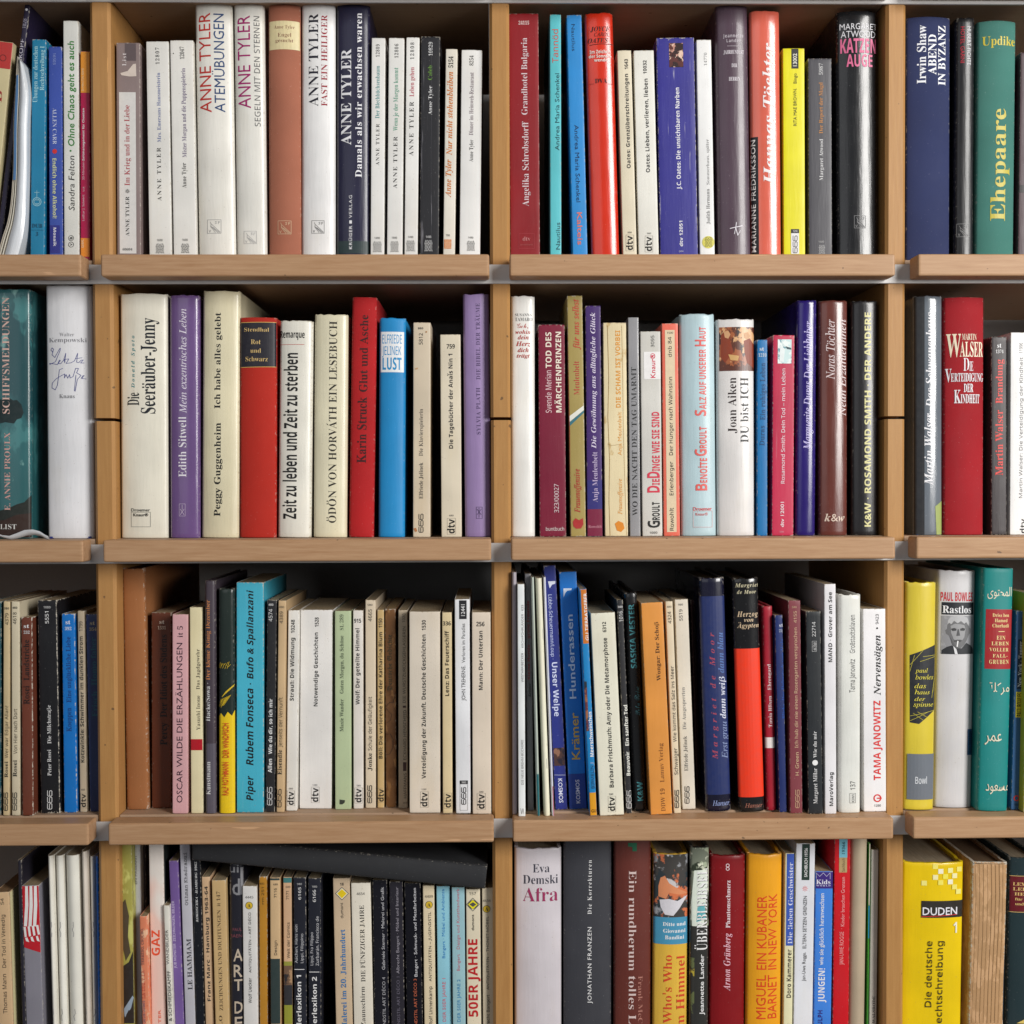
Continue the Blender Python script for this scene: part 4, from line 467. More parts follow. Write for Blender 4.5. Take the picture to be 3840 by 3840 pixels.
-4,-7,-10,4,14,-13,-2,0,-2,4,0,1,-1,-1,-7,-7,-22,7,0,5,17,8,11,1,-2,4,0,3,4,-2,4,119904,30,370,1,31,10,34,-3,-2,-2,-3,-1,-5,9,-14,0,-5,-1,-2,-4,-2,-3,1,-4,5,0,5,-2,0,-2,
-13,2,0,1,1,11,-1,3,1,4,4,1,3,0,6,-8,12,-1,4,2,3,7,-2,2,-7,1,0,2,11,-2,0,0,-1,-4,0,-2,1,119905,30,278,1,20,14,42,-5,-7,-7,-3,0,-2,5,0,-6,-23,-1,-1,1,-6,3,-1,5,2,6,6,-2,2,
-3,-4,-3,-1,0,4,6,22,6,0,1,3,-6,0,2,9,119906,30,542,1,28,1,32,0,-1,5,-1,0,-4,-1,0,-5,-22,1,-4,2,-1,6,1,5,3,9,12,-3,-10,1,-5,3,-1,6,2,5,7,-1,1,-4,-4,-3,-1,0,3,7,26,-6,0,
-6,-16,-3,-5,-8,-8,-4,0,0,5,7,25,119907,30,442,1,22,24,34,-2,-2,0,-2,3,-4,1,0,-4,-8,-10,-11,-3,27,-2,0,-1,-1,-5,0,-2,-1,0,-2,3,0,2,-2,1,-3,1,-26,2,0,9,10,9,12,3,10,-2,3,
119908,30,664,1,28,9,34,-3,0,-1,-1,-3,0,-3,-2,4,-2,1,-2,0,-5,1,-3,0,-20,2,0,15,24,2,-24,2,0,11,13,6,10,3,7,-1,4,-4,1,-2,-2,0,-3,2,-3,-1,-5,-10,-13,-3,26,-2,0,-14,-23,-1,
19,119909,30,415,1,38,8,34,-1,-1,-7,-1,-1,-2,6,0,2,-2,2,-12,-8,-11,-5,1,-3,-2,0,-3,2,-2,2,0,4,2,9,11,3,-12,4,-1,4,2,6,7,-1,2,-4,-5,-3,-1,-1,1,0,2,-1,1,-2,11,4,7,3,3,2,0,
0,-1,3,0,2,2,-1,3,-5,1,-1,-2,-2,-1,-6,-8,-2,11,119911,30,396,1,37,26,34,-3,-2,-4,0,-2,1,-4,0,-2,1,-5,0,-2,-2,-3,-6,2,-1,3,4,3,0,5,-2,4,0,2,1,-25,-28,1,0,0,-1,1,0,0,1,2,1,
11,-1,2,-1,5,0,2,1,4,5,1,4,-2,0,-2,-3,-3,-1,-5,0,-2,1,-7,0,24,25,0,1,1,0,0,2,119912,0,625,2,20,35,49,-36,-44,-6,-3,0,-2,15,0,0,2,-4,1,-1,2,2,4,5,6,16,0,-1,-9,-1,-2,-5,-2,
0,-2,23,0,0,2,-5,2,-2,4,2,41,3,13,18,13,0,0,17,119913,0,641,3,21,8,48,0,-1,5,-2,0,-4,-1,-1,-10,-36,-2,-2,-4,0,0,-2,22,0,14,2,4,3,4,6,1,4,-3,7,-7,4,10,4,3,8,-1,5,-3,3,-7,
2,8,27,46,-2,-1,-6,-18,8,0,4,3,2,4,1,5,-2,5,8,27,22,3,-6,-1,-6,-6,-7,-5,-1,-3,1,-1,5,5,16,119914,0,655,1,32,31,50,-8,-2,-7,-3,-4,-3,-6,-9,-2,-5,-2,-10,2,-10,3,-4,4,-3,5,
-2,6,0,11,3,8,8,-2,1,-6,-7,-8,-2,-5,1,-4,3,-2,4,-1,5,3,16,8,12,4,3,5,1,4,-1,3,-2,3,-11,2,0,3,17,-2,0,-1,-2,119915,0,720,2,15,8,48,19,0,17,-5,6,-15,-5,-16,-11,-9,-12,-3,
-26,0,0,2,4,0,2,2,10,36,1,1,0,4,-5,2,11,26,46,-3,-4,-9,-34,0,-4,2,-2,7,1,7,4,6,9,3,10,0,6,-3,11,119916,0,656,1,34,8,48,0,-1,5,-2,0,-4,-1,-1,-10,-36,-2,-2,-4,0,0,-2,42,0,
4,15,-2,0,-3,-5,-6,-5,-12,-3,-5,2,0,4,5,16,6,0,4,-3,0,-6,2,0,5,19,-2,0,-4,-5,-5,-2,-6,0,5,17,2,2,13,-2,2,-4,1,-5,2,0,2,13,119917,0,611,1,33,8,48,0,-1,5,-2,0,-4,-1,-1,-10,
-36,-2,-2,-4,0,0,-2,23,0,0,2,-2,0,-3,2,0,3,5,17,6,0,3,-2,1,-2,0,-6,1,0,5,20,-1,0,-5,-6,-8,-2,-2,1,5,17,2,2,8,-1,4,-2,2,-3,1,-5,2,0,3,13,119918,0,743,1,41,21,47,-4,-2,-8,
-7,-3,-4,-2,-5,-2,-10,2,-8,4,-7,7,-4,9,-1,9,1,9,3,4,13,0,3,2,3,3,0,0,2,-20,0,0,-2,4,0,1,-1,0,-3,-5,-15,-2,-1,-9,0,-4,3,-3,10,3,16,8,12,4,3,5,1,5,-1,3,-2,2,-4,1,-6,2,0,3,
16,-2,0,-1,-2,-9,1,-2,1,119919,0,756,1,38,8,48,0,-1,5,-2,0,-4,-1,-1,-10,-36,-2,-2,-4,0,0,-2,23,0,0,2,-4,1,-1,4,5,17,17,0,-6,-20,-2,-2,-4,0,0,-2,23,0,0,2,-3,0,-2,2,0,5,8,
31,4,6,4,1,0,1,-23,0,0,-1,4,-1,2,-3,-1,-1,-3,-15,-18,0,5,17,6,3,0,1,119921,0,444,1,22,13,48,22,0,0,-1,-6,-3,-10,-39,-6,-10,-4,-2,-13,1,-3,6,1,4,2,1,4,0,2,-2,0,-4,-1,-1,0,
-2,1,-1,3,2,12,43,1,1,0,4,-5,2,119922,0,635,1,37,8,48,0,-1,5,-2,0,-4,-1,-1,-10,-36,-2,-2,-4,0,0,-2,23,0,0,2,-2,0,-3,2,4,19,1,1,9,-20,-1,-2,-4,0,0,-2,20,0,0,2,-2,0,-2,2,
-12,25,17,15,5,3,0,1,-15,0,0,-1,3,-1,1,-2,-1,-2,-17,-16,-1,0,5,18,6,3,0,1,119924,0,874,1,36,8,48,0,-1,4,-1,1,-5,-1,-1,-10,-36,-2,-2,-4,0,0,-2,16,0,0,2,-3,0,-2,2,0,5,8,30,
5,-40,2,0,27,41,-9,-33,-1,-1,0,-2,-2,-2,-4,0,0,-2,22,0,0,2,-4,1,-1,4,1,1,9,34,3,4,4,1,0,1,-17,0,-22,-34,-4,34,119925,0,697,1,27,7,48,0,-1,5,-3,0,-6,-10,-34,-2,-2,-4,0,0,
-2,16,0,0,2,-4,1,-1,2,0,4,8,29,18,-39,2,0,12,43,2,3,5,2,0,1,-15,0,0,-1,4,-1,1,-4,-1,-1,-7,-26,-15,33,119926,0,712,2,18,32,50,-14,-5,-5,-4,-7,-9,-2,-5,-2,-11,1,-7,4,-6,5,
-3,7,-1,8,1,7,3,8,8,3,5,4,11,-1,12,-3,6,-6,3,11,32,47,5,-2,2,-7,-3,-17,-7,-15,-9,-5,-6,3,-2,7,3,15,6,14,8,7,119929,0,639,2,27,8,48,0,-1,5,-2,0,-4,-1,-1,-10,-36,-2,-2,-4,
0,0,-2,23,0,0,2,-2,0,-3,2,0,3,5,17,2,0,8,-24,14,0,0,2,-2,0,-3,2,-7,21,6,2,7,6,-1,9,-3,4,-5,2,8,32,44,2,-5,-1,-5,-3,-4,-4,-3,-7,-1,5,18,2,2,119930,0,549,1,37,22,50,2,-1,5,
0,4,-2,4,2,2,0,-4,-14,-2,0,-1,7,-3,4,-3,1,-5,0,-4,-5,-1,-3,2,-4,11,-11,4,-7,-1,-10,-3,-4,-5,-3,-12,-1,-8,3,-3,-3,-2,0,4,16,2,0,1,-6,2,-4,3,-3,5,-1,6,3,2,4,0,5,-15,17,-2,
6,2,7,6,5,119931,0,600,1,20,5,35,2,0,2,5,8,5,5,1,-11,-42,-4,-2,-2,0,0,-2,22,0,0,2,-2,0,-3,2,0,3,11,39,7,-3,3,-9,2,0,2,14,-39,0,119932,0,711,1,28,7,48,22,0,0,-1,-2,0,-4,
-4,-8,-30,0,-6,5,-4,6,0,6,4,7,14,5,18,-1,6,-5,2,0,1,15,0,0,-1,-4,-2,-13,-39,-7,-6,-4,-1,-11,1,-5,2,-3,4,-1,9,7,25,0,5,-5,2,119934,0,818,1,29,3,48,0,-2,3,0,3,-4,-1,-43,3,
0,21,35,-1,-35,2,0,25,41,1,3,6,4,0,1,-13,0,0,-1,3,-1,1,-4,-15,-25,1,27,4,3,0,1,-19,0,0,-1,5,-3,0,-5,-14,-22,1,28,4,1,0,2,119936,0,520,1,27,3,48,0,-2,3,-2,7,-20,0,-3,-4,
-15,-2,-3,-5,-1,0,-2,23,0,0,2,-5,1,-1,2,1,1,4,16,15,22,5,3,0,1,-15,0,0,-1,4,-1,1,-3,-12,-17,-5,16,1,4,4,1,0,1,119938,0,500,2,23,18,33,-9,-3,-6,-6,-4,-8,-1,-8,2,-7,6,-2,6,
2,3,3,2,4,1,-8,3,-1,6,2,5,7,-1,1,-5,-5,-2,2,1,1,0,3,7,22,-8,0,-1,-4,-2,4,9,21,29,0,-7,-3,-9,-3,-5,-5,-4,-2,1,-1,7,6,14,4,4,119939,0,480,2,18,20,50,-15,-2,0,-2,4,0,1,-1,
-11,-39,0,-4,3,-2,4,-1,8,1,5,2,6,6,5,8,1,4,0,8,-4,5,-9,-1,-4,-5,12,19,28,2,0,1,-1,0,-9,-2,-6,-6,-9,-2,-1,-4,0,-1,2,1,1,4,16,2,4,119940,0,412,1,27,14,32,-5,-2,-4,-4,-5,
-10,-1,-6,3,-8,3,-2,5,-1,7,2,7,8,-2,1,-4,-5,-7,-1,-2,1,-1,3,0,6,2,7,3,6,2,2,5,2,0,-3,-1,-1,0,-3,2,-2,4,0,3,5,-5,6,119941,0,498,2,26,37,50,-15,-2,0,-2,3,0,1,-1,0,-3,-1,-1,
-2,-9,-3,1,-7,-1,-5,-3,-5,-6,-5,-14,2,-7,6,-3,6,2,6,7,-1,-2,1,-6,3,-1,5,2,6,7,-2,2,-1,-3,-4,-3,0,5,10,21,29,-3,1,-4,-3,-3,-5,-4,-11,0,-4,3,-3,4,2,4,7,4,14,119942,0,401,2,
21,15,33,-7,-4,-3,-3,-6,-12,1,-8,2,-4,3,-2,4,-1,8,2,6,8,-2,1,-4,-5,-6,-1,-2,1,-1,2,0,6,8,2,10,7,1,5,-2,4,-3,2,7,19,31,2,-2,-1,-4,-5,-7,-6,-2,4,11,3,3,119943,0,288,1,34,
18,49,-5,-3,-6,-14,-5,0,-1,-2,5,0,-4,-25,-6,-16,-2,-2,-2,2,1,0,1,3,-2,3,-3,0,-2,-2,0,-4,1,-2,5,-2,8,3,6,9,8,33,6,0,1,2,-7,0,2,8,4,7,3,1,0,-2,-1,-1,0,-2,2,-2,4,1,1,5,-4,3,
119944,0,444,3,30,21,32,5,-2,6,0,0,-3,-4,0,0,-6,-4,-6,-3,-2,-8,-2,-4,0,-2,-2,7,-4,8,-3,3,-3,0,-3,-2,-6,-6,-4,-9,-1,-10,2,-3,3,0,5,9,6,-3,2,-1,4,3,4,3,1,-5,6,0,6,4,5,7,4,
8,17,31,2,-1,1,-7,-2,-6,-6,-4,-2,1,-1,7,2,6,9,6,0,9,-3,2,-2,0,-4,-2,-2,-6,-2,-6,2,-2,2,1,6,119945,0,532,1,30,20,50,-8,-29,8,9,3,2,4,1,4,-1,1,-8,-6,-18,1,-1,3,1,3,5,1,-1,
-6,-8,-6,-3,-3,1,-1,6,5,18,1,1,0,3,-6,-2,-4,-6,-4,-9,-3,-11,-9,0,11,40,0,3,1,1,-1,2,-4,0,0,2,119946,0,289,2,7,16,49,3,-3,0,-3,-3,-3,-4,0,-3,5,3,4,16,16,33,-14,-2,0,-2,3,
0,1,-3,-1,-1,-4,-17,-1,-1,0,-5,3,-3,2,0,6,3,6,7,-2,1,-3,-4,-3,-1,119948,0,481,1,28,20,50,-15,-2,0,-2,4,0,1,-2,-1,-1,0,-3,-11,-40,9,0,3,13,3,2,3,-13,6,-3,5,2,4,7,-1,1,-4,
-5,-2,1,-4,17,10,8,4,1,0,2,-15,0,0,-2,4,-1,-1,-3,-5,-5,-6,-4,119949,0,258,1,17,20,50,-14,-2,0,-2,3,0,0,-3,-9,-34,-1,-1,0,-6,1,-2,4,-1,6,2,3,3,2,4,-1,2,-5,-6,-1,1,0,4,
119950,0,781,1,42,16,33,-14,-2,0,-2,3,0,1,-2,-1,0,0,-4,-7,-23,9,0,5,16,5,8,4,4,3,0,0,-4,-8,-24,9,0,5,16,4,7,4,4,4,1,0,-3,-1,-1,-5,-18,1,-6,4,-1,3,1,5,4,3,5,-1,1,-4,-5,-2,
0,0,3,6,20,-2,4,-7,1,-7,-5,-3,-5,1,5,-2,4,-4,1,-7,-3,-8,-9,119951,0,532,1,26,16,33,-14,-2,0,-2,3,0,1,-2,-1,0,0,-4,-7,-23,9,0,5,16,7,10,5,2,0,-4,-6,-18,1,-6,4,-1,5,2,6,8,
-1,1,-4,-5,-2,0,6,23,-2,4,-4,1,-7,-3,-8,-9,119952,0,470,2,14,15,33,-7,-4,-3,-3,-6,-12,1,-8,2,-4,8,-3,8,2,3,2,6,7,2,4,2,8,-1,5,-6,5,11,18,31,3,-1,1,-7,-1,-2,0,-4,-5,-12,
-5,-4,-3,2,-1,3,5,19,3,4,119953,0,491,2,25,15,33,-13,-2,0,-2,3,0,1,-2,-1,-1,-8,-34,-2,-4,-3,-1,0,-2,17,0,0,2,-4,1,0,5,2,8,3,-2,9,2,7,6,4,8,2,9,-2,7,-2,2,-4,0,-5,-2,-6,-5,
9,21,28,2,-2,0,-4,-4,-12,-6,-8,-4,0,-1,2,3,11,4,10,119955,0,388,1,19,16,33,-14,-2,0,-2,3,0,1,-2,-1,0,0,-4,-7,-23,9,0,3,10,7,14,3,2,0,-1,4,-2,4,3,-1,6,-5,1,-4,-3,-6,-10,
119956,0,376,1,30,9,33,-3,-2,-2,-3,-1,-6,2,-5,8,-10,-1,-4,-3,-1,-5,2,-3,7,-2,1,-2,-12,2,-1,3,2,5,-2,6,0,6,5,1,2,0,6,-4,7,-2,1,-4,7,1,3,3,1,5,-2,2,-7,2,0,2,11,-2,0,-1,-1,
119957,0,275,1,21,14,43,-6,-7,-7,-4,0,-3,4,0,-6,-22,-1,-1,0,-2,2,-4,3,-1,6,3,6,7,-1,1,-6,-6,-1,1,0,3,7,21,5,0,1,3,-6,0,3,11,119958,0,532,1,28,16,33,-15,-2,0,-2,3,0,1,-4,
-6,-21,2,-4,4,-1,4,1,7,6,3,5,-1,-9,1,-2,4,-1,6,2,5,8,-1,1,-4,-5,-2,0,7,27,-9,0,-3,-11,-4,-9,-5,-6,-3,-2,-2,1,0,2,1,1,119959,0,423,1,19,10,33,-10,-2,0,-2,3,-1,2,-7,0,-22,
2,0,11,12,8,13,1,6,-2,3,-4,0,-2,-2,0,-4,3,-4,-3,-7,-6,-6,0,10,-2,12,119960,0,625,1,24,40,33,2,-3,0,-2,-4,-10,-15,-19,-2,0,-2,20,-12,-20,-2,0,0,22,-2,7,-3,1,0,2,10,2,2,-5,
1,-14,12,19,1,0,3,-24,8,12,0,3,-3,3,0,4,2,2,119962,0,419,1,32,9,33,-4,0,-1,-1,-5,0,0,-2,4,-1,0,-2,2,-4,0,-3,3,-10,1,-12,-6,-7,-2,0,-4,2,-3,0,-3,-4,2,-3,2,-1,4,0,6,4,9,10,
2,5,3,4,8,18,0,4,-1,2,-5,1,-3,-2,0,-2,4,-6,-6,-15,-5,24,119963,0,387,1,22,0,21,3,11,23,0,-20,-24,7,-6,2,-5,3,0,-1,2,0,4,2,2,4,-1,1,-5,-2,-3,-6,-2,-14,7,-5,-3,0,1,-1,0,0,
1,21,25,-13,0,-2,-4,120022,-60,678,2,49,46,45,-6,-1,-6,-3,-5,-4,-4,-6,-2,-6,2,-6,-8,2,-3,6,2,7,7,8,-8,-3,-3,-3,-2,-7,4,-8,11,-3,0,1,4,-3,9,-1,4,2,-8,-12,-4,-3,-6,-1,-5,3,
2,3,4,1,1,2,-1,1,0,2,-4,1,-6,-4,1,-5,2,-3,5,-2,10,0,7,2,5,5,3,6,2,7,2,3,-12,-7,-6,-1,-3,1,-2,3,6,2,9,5,3,3,6,10,-2,4,10,48,44,-7,-4,-4,-4,-6,-9,-2,-7,5,1,8,5,6,6,3,5,0,4,
120023,-60,846,2,69,69,44,3,-2,1,-2,-2,-4,-7,-7,-13,-6,-3,-8,-2,-2,-2,-6,0,-4,2,-1,7,2,16,13,-1,-2,-12,-11,-4,-2,-8,-2,-3,1,-2,2,-2,7,1,1,0,2,3,7,-5,-1,-4,-9,-6,-5,-7,-4,
-12,-1,-6,4,-1,6,6,4,4,-1,1,-4,-3,-2,-2,0,-2,-3,4,-3,7,1,3,2,7,12,-7,-4,-2,0,0,1,9,4,11,15,-7,-4,-5,-1,-2,1,0,3,4,4,0,2,-2,0,-6,-4,-2,-3,-5,-3,1,2,9,8,7,1,3,-3,-3,-6,11,
7,4,4,3,1,-5,-7,-5,-14,6,2,9,12,9,8,4,2,7,67,43,-3,-1,-4,-3,-8,-14,9,5,7,8,0,4,120031,-60,704,2,56,44,45,-15,-3,-4,-2,-10,-8,-1,-3,0,-6,2,-2,3,-1,7,0,9,7,2,9,-1,3,-3,-8,
-2,-2,-1,-3,-10,-5,-5,3,1,6,4,5,5,4,12,4,7,1,10,-2,-11,-9,-9,-13,-4,-1,-5,-3,2,0,6,3,-4,-9,-4,-5,-4,-3,-7,-1,-2,1,-2,3,2,2,2,0,3,2,0,3,-3,2,-6,-2,-2,-4,3,-6,4,-2,15,2,5,
3,4,4,6,10,5,1,9,4,5,6,0,5,-6,7,6,1,0,1,-7,-2,6,54,41,2,-2,-2,-10,-4,-5,-7,-4,8,18,120033,-60,868,1,79,48,45,10,-2,7,1,-5,-1,5,-2,4,-4,-1,-6,-3,-4,-4,-3,-8,-2,3,-3,0,-7,
-2,-7,-1,0,1,-2,2,0,12,13,5,3,-1,-2,-6,-5,-1,-2,-2,-1,-7,-8,-2,-1,-5,0,-2,1,-2,4,3,8,3,3,0,6,-3,0,0,1,6,0,5,4,3,6,-1,6,-3,3,-6,-5,-7,-16,-6,-11,-7,-6,-9,-4,-10,0,-4,2,-3,
6,4,6,5,0,3,-3,-1,-3,-5,-1,-2,-2,1,-2,4,-2,5,0,6,4,6,9,7,14,9,10,8,5,-8,1,-15,-3,-10,-4,-4,-3,-5,-9,2,-4,2,-1,7,1,8,11,1,6,2,-1,0,-8,-4,-7,-7,-4,-7,0,-5,4,0,6,5,6,8,6,13,
4,120042,-60,529,2,21,20,22,-9,-3,-3,-2,-4,-5,-2,-6,4,-6,7,1,5,4,1,-3,2,-2,4,0,9,7,-2,0,-5,-4,-2,1,2,3,0,2,7,13,-7,-1,-2,-3,-2,3,10,24,19,-5,-12,-6,-5,-3,-1,-2,2,1,4,3,4,
1,3,3,4,5,3,120046,-60,411,2,16,20,22,-9,-3,-8,-7,-1,-3,0,-5,5,-4,7,0,8,4,3,3,-7,-4,-7,-2,-2,1,1,6,8,2,7,5,0,4,7,21,20,0,-4,-5,-6,-2,-1,-4,0,5,8,3,3,120049,-60,567,1,31,
32,42,-8,-1,-7,-12,-10,-14,-2,-1,1,-1,7,7,-11,-20,8,0,5,8,7,8,5,4,3,0,0,-1,-1,0,-7,-9,-1,-7,1,-2,2,-1,5,1,4,2,3,4,-1,0,-4,-4,-4,-1,0,3,7,9,0,5,-4,3,-5,-2,-9,-8,120050,
-60,344,2,7,18,32,-2,-3,1,-2,4,0,2,1,1,3,-2,2,14,21,22,-9,-1,-7,-7,-1,0,2,-1,5,6,-7,-13,1,-5,6,-1,3,1,6,6,-1,0,-4,-4,-4,-1,120053,-60,418,1,16,32,42,-8,-1,-17,-26,-3,-2,
1,0,5,5,-5,-10,0,-5,1,-2,2,-1,5,0,8,7,-1,1,-4,-5,-4,-1,-1,2,120056,-60,447,2,16,20,22,-9,-3,-3,-2,-4,-5,-2,-5,2,-5,3,-2,7,1,7,3,3,0,4,3,0,1,-7,-3,6,8,0,5,-2,2,12,23,20,1,
-2,-1,-5,-4,-6,-2,0,-2,-2,1,-2,-5,-2,-1,1,1,7,4,6,5,5,120060,-60,350,1,25,15,24,-7,-8,-4,-2,2,-1,2,3,4,3,0,-9,-4,-8,-4,-1,-2,2,4,0,0,4,-4,0,-1,-1,1,-5,2,-1,7,0,3,1,5,4,2,
3,-6,-4,3,4,0,6,-3,5,1,5,120175,0,813,2,34,20,54,-9,-2,-7,-6,-2,-4,0,-4,2,-7,7,-5,1,3,-3,1,-4,5,1,6,2,2,8,2,11,-2,-9,-4,-4,-6,2,-5,6,-7,0,-2,-3,-4,0,1,-8,-2,-7,-7,2,-2,6,
3,15,-9,5,-1,5,1,10,6,7,10,1,10,-5,12,-8,9,-10,6,15,31,41,-5,-2,-2,-2,0,-3,8,-12,-2,-4,-4,-3,-3,-1,8,-6,5,-2,6,0,6,5,2,6,-2,8,-11,12,120178,0,804,3,43,31,55,2,-2,-1,-2,3,
-2,-2,-2,-3,2,0,-2,-1,-1,5,-9,0,-5,-2,-3,0,1,9,3,4,5,-8,8,0,2,6,7,2,-2,-1,-3,7,-6,2,1,2,-2,-3,-2,-7,-8,7,-7,2,-8,-3,-11,-3,-3,-10,-5,-6,-1,-8,1,-7,3,-6,4,-4,6,-3,7,-1,8,
1,8,2,6,3,5,4,4,5,3,8,0,3,-1,10,26,50,-5,-6,-1,-4,5,-9,-1,-5,-5,-1,-5,3,1,12,4,8,2,2,12,34,27,-12,-5,-8,2,3,-10,4,-7,5,-4,11,-1,4,3,2,4,1,9,-1,3,-6,6,120179,0,765,1,74,
26,54,-3,-2,-11,-12,-3,-6,1,-3,8,-12,1,-4,-2,-3,-5,1,-4,6,0,2,-9,-7,2,-2,0,1,2,0,6,-3,8,-1,7,3,5,5,0,4,-5,10,5,2,4,-1,4,-4,3,-8,0,-10,-2,-5,-3,-3,-3,-1,-6,4,0,2,-2,1,-2,
-2,-8,-3,-4,-5,0,-6,5,-6,2,-1,6,0,5,4,1,3,-2,1,-3,-4,-4,-1,-5,2,-2,2,0,5,1,2,2,1,5,0,2,-3,-1,-1,2,-1,5,2,10,2,8,7,4,10,-1,10,-2,5,-3,4,-6,4,0,1,-1,0,0,1,-2,0,-2,-2,-12,
-6,-4,8,4,5,10,-3,8,9,-2,1,-3,-2,-2,0,120200,0,383,1,19,17,37,-12,-9,-1,-2,0,-17,6,-7,3,-1,-1,-1,1,-2,12,11,-1,1,-6,-3,-5,4,0,20,6,-4,2,0,5,6,-1,1,-2,-1,0,1,120201,0,477,
2,21,15,52,-5,0,-7,-4,-1,-3,2,-5,9,-6,-9,-5,0,-22,-1,-1,0,-2,13,-6,2,0,7,8,6,9,2,8,-1,5,-4,5,-17,12,-1,2,1,2,4,1,8,16,32,7,-5,2,-5,-2,-12,-2,-4,-2,-1,-6,4,0,22,120202,0,
415,2,19,5,27,-1,-2,0,-12,3,-8,8,-5,0,-1,2,-1,10,11,-1,2,-3,-3,-7,0,-2,2,-1,3,14,11,0,1,1,0,0,1,-1,0,-7,11,4,15,31,5,-9,-7,-5,0,13,120205,0,461,1,38,20,52,0,-2,-3,0,-2,
-2,-2,-6,0,-13,11,8,1,-4,4,-5,3,-11,-2,-10,-2,-5,-7,-11,-5,-5,-2,1,8,13,2,8,0,5,-2,8,-5,8,-4,-3,0,-17,3,-2,2,2,2,-1,-9,-10,-3,0,0,2,-5,3,0,2,1,0,1,2,0,39,-1,3,1,1,4,-7,1,
4,6,5,120206,0,320,2,7,14,53,3,-1,0,-3,-2,-4,-5,-5,-2,0,3,11,23,11,37,2,-2,-1,0,0,-2,2,-2,4,-1,0,-2,-2,-3,0,-17,1,-1,2,0,2,2,1,-1,-8,-10,-2,1,0,1,-2,1,-3,6,1,1,0,18,-1,1,
-4,-1,-1,1,120216,0,447,3,32,20,46,-4,-3,-1,-2,3,-2,2,3,5,1,2,-1,1,-2,0,-4,-1,-2,-4,-1,-8,4,-6,-4,-6,-7,-1,-3,6,-9,-1,-3,-4,-3,0,-3,6,-3,4,-4,2,0,1,2,10,5,4,5,0,6,-4,6,
-3,2,7,10,1,4,-1,4,-5,4,7,12,30,0,-1,8,-3,-6,-7,-5,7,0,3,1,1,8,17,17,2,0,3,-2,2,-4,-1,-5,-4,-2,-3,1,-6,5,120217,0,321,1,23,12,44,-1,-4,-2,-3,-7,-6,0,-2,4,0,0,-19,-2,-4,0,
-2,8,-3,-1,-2,2,-1,10,9,-2,2,-1,-2,-3,0,-3,2,0,20,8,0,0,5,-8,0,0,8,1,2,120218,0,537,1,38,9,37,-7,-9,1,-1,2,2,1,-2,0,-21,-2,-1,0,-2,6,-3,0,-1,2,-1,11,10,0,-4,2,-3,2,-1,0,
-1,2,-1,8,10,-2,1,-1,-2,-3,0,0,19,2,4,0,2,-4,3,-1,2,-2,0,-1,-2,-5,-3,0,-2,2,-1,1,-2,0,-16,-6,-5,-2,1,0,21,-1,4,-3,2,120224,20,639,2,8,20,52,-20,-52,7,0,6,16,20,0,6,-16,7,
0,-20,52,6,23,44,1,-5,7,-17,-16,0,6,15,1,6,120225,20,650,3,15,7,0,18,0,8,1,5,3,4,4,1,10,-3,6,-8,3,7,4,2,3,-1,11,-4,4,-6,2,-8,1,-15,0,7,14,46,8,0,9,-2,3,-2,0,-8,-5,-4,-15,
0,9,14,24,0,-18,16,0,3,2,2,3,1,4,-1,4,-2,3,-10,2,120226,20,632,1,25,22,51,-6,-2,-5,-4,-4,-5,-3,-14,1,-8,5,-12,5,-4,6,-2,11,-1,9,2,0,6,-9,-2,-11,1,-5,5,-4,6,-1,9,2,8,3,7,
6,4,10,1,6,-1,3,-2,2,6,-6,3,120227,20,730,2,11,7,0,14,0,12,2,8,4,6,9,1,19,-3,6,-4,5,-5,4,-13,3,-16,0,8,14,46,16,-1,6,-4,4,-6,1,-9,-5,-15,-16,-5,-6,0,120228,20,556,1,12,7,
0,29,0,0,6,-22,0,0,18,21,0,0,6,-21,0,0,16,22,0,0,6,-29,0,120229,20,519,1,10,7,0,7,0,0,22,20,0,0,6,-20,0,0,18,22,0,0,6,-29,0,120230,20,728,1,30,23,51,-6,-2,-6,-4,-4,-5,-3,
-14,1,-8,2,-6,4,-6,4,-4,7,-2,12,-1,13,3,0,25,-18,0,0,-6,11,0,0,-15,-4,-1,-12,1,-5,2,-6,7,-2,11,2,8,3,7,7,4,11,1,10,-3,3,6,-4,2,-8,1,120231,20,741,1,12,7,52,0,-52,7,0,0,
24,26,0,0,-24,6,0,0,52,-6,0,0,-22,-26,0,0,22,120232,20,339,1,12,3,52,0,-4,6,-2,0,-41,-6,-1,0,-4,19,0,0,4,-6,1,0,41,6,2,0,4,120233,20,273,1,14,6,52,0,-55,-3,-4,-2,-1,-4,0,
-1,1,-2,0,0,-6,3,-1,8,1,5,3,2,4,1,7,0,51,120234,20,619,1,12,7,52,0,-52,7,0,0,20,5,4,18,-24,8,0,-21,29,20,23,-8,0,-22,-26,0,26,120235,20,524,1,6,7,52,0,-52,29,0,0,6,-22,0,
0,46,120236,20,907,1,14,7,0,6,0,0,45,17,-45,5,0,17,45,0,-45,6,0,0,52,-9,0,-16,-43,-1,0,-15,43,-10,0,120237,20,760,1,10,7,0,6,0,0,43,27,-43,8,0,0,52,-6,0,0,-43,-27,43,-8,
0,120238,20,781,2,17,21,52,-6,-3,-5,-4,-3,-5,-3,-14,1,-8,5,-12,5,-4,13,-3,13,3,5,4,5,12,1,8,-3,14,-3,5,-5,4,-6,3,16,28,46,8,-1,5,-4,3,-7,1,-8,-1,-9,-3,-6,-5,-5,-8,-1,-7,
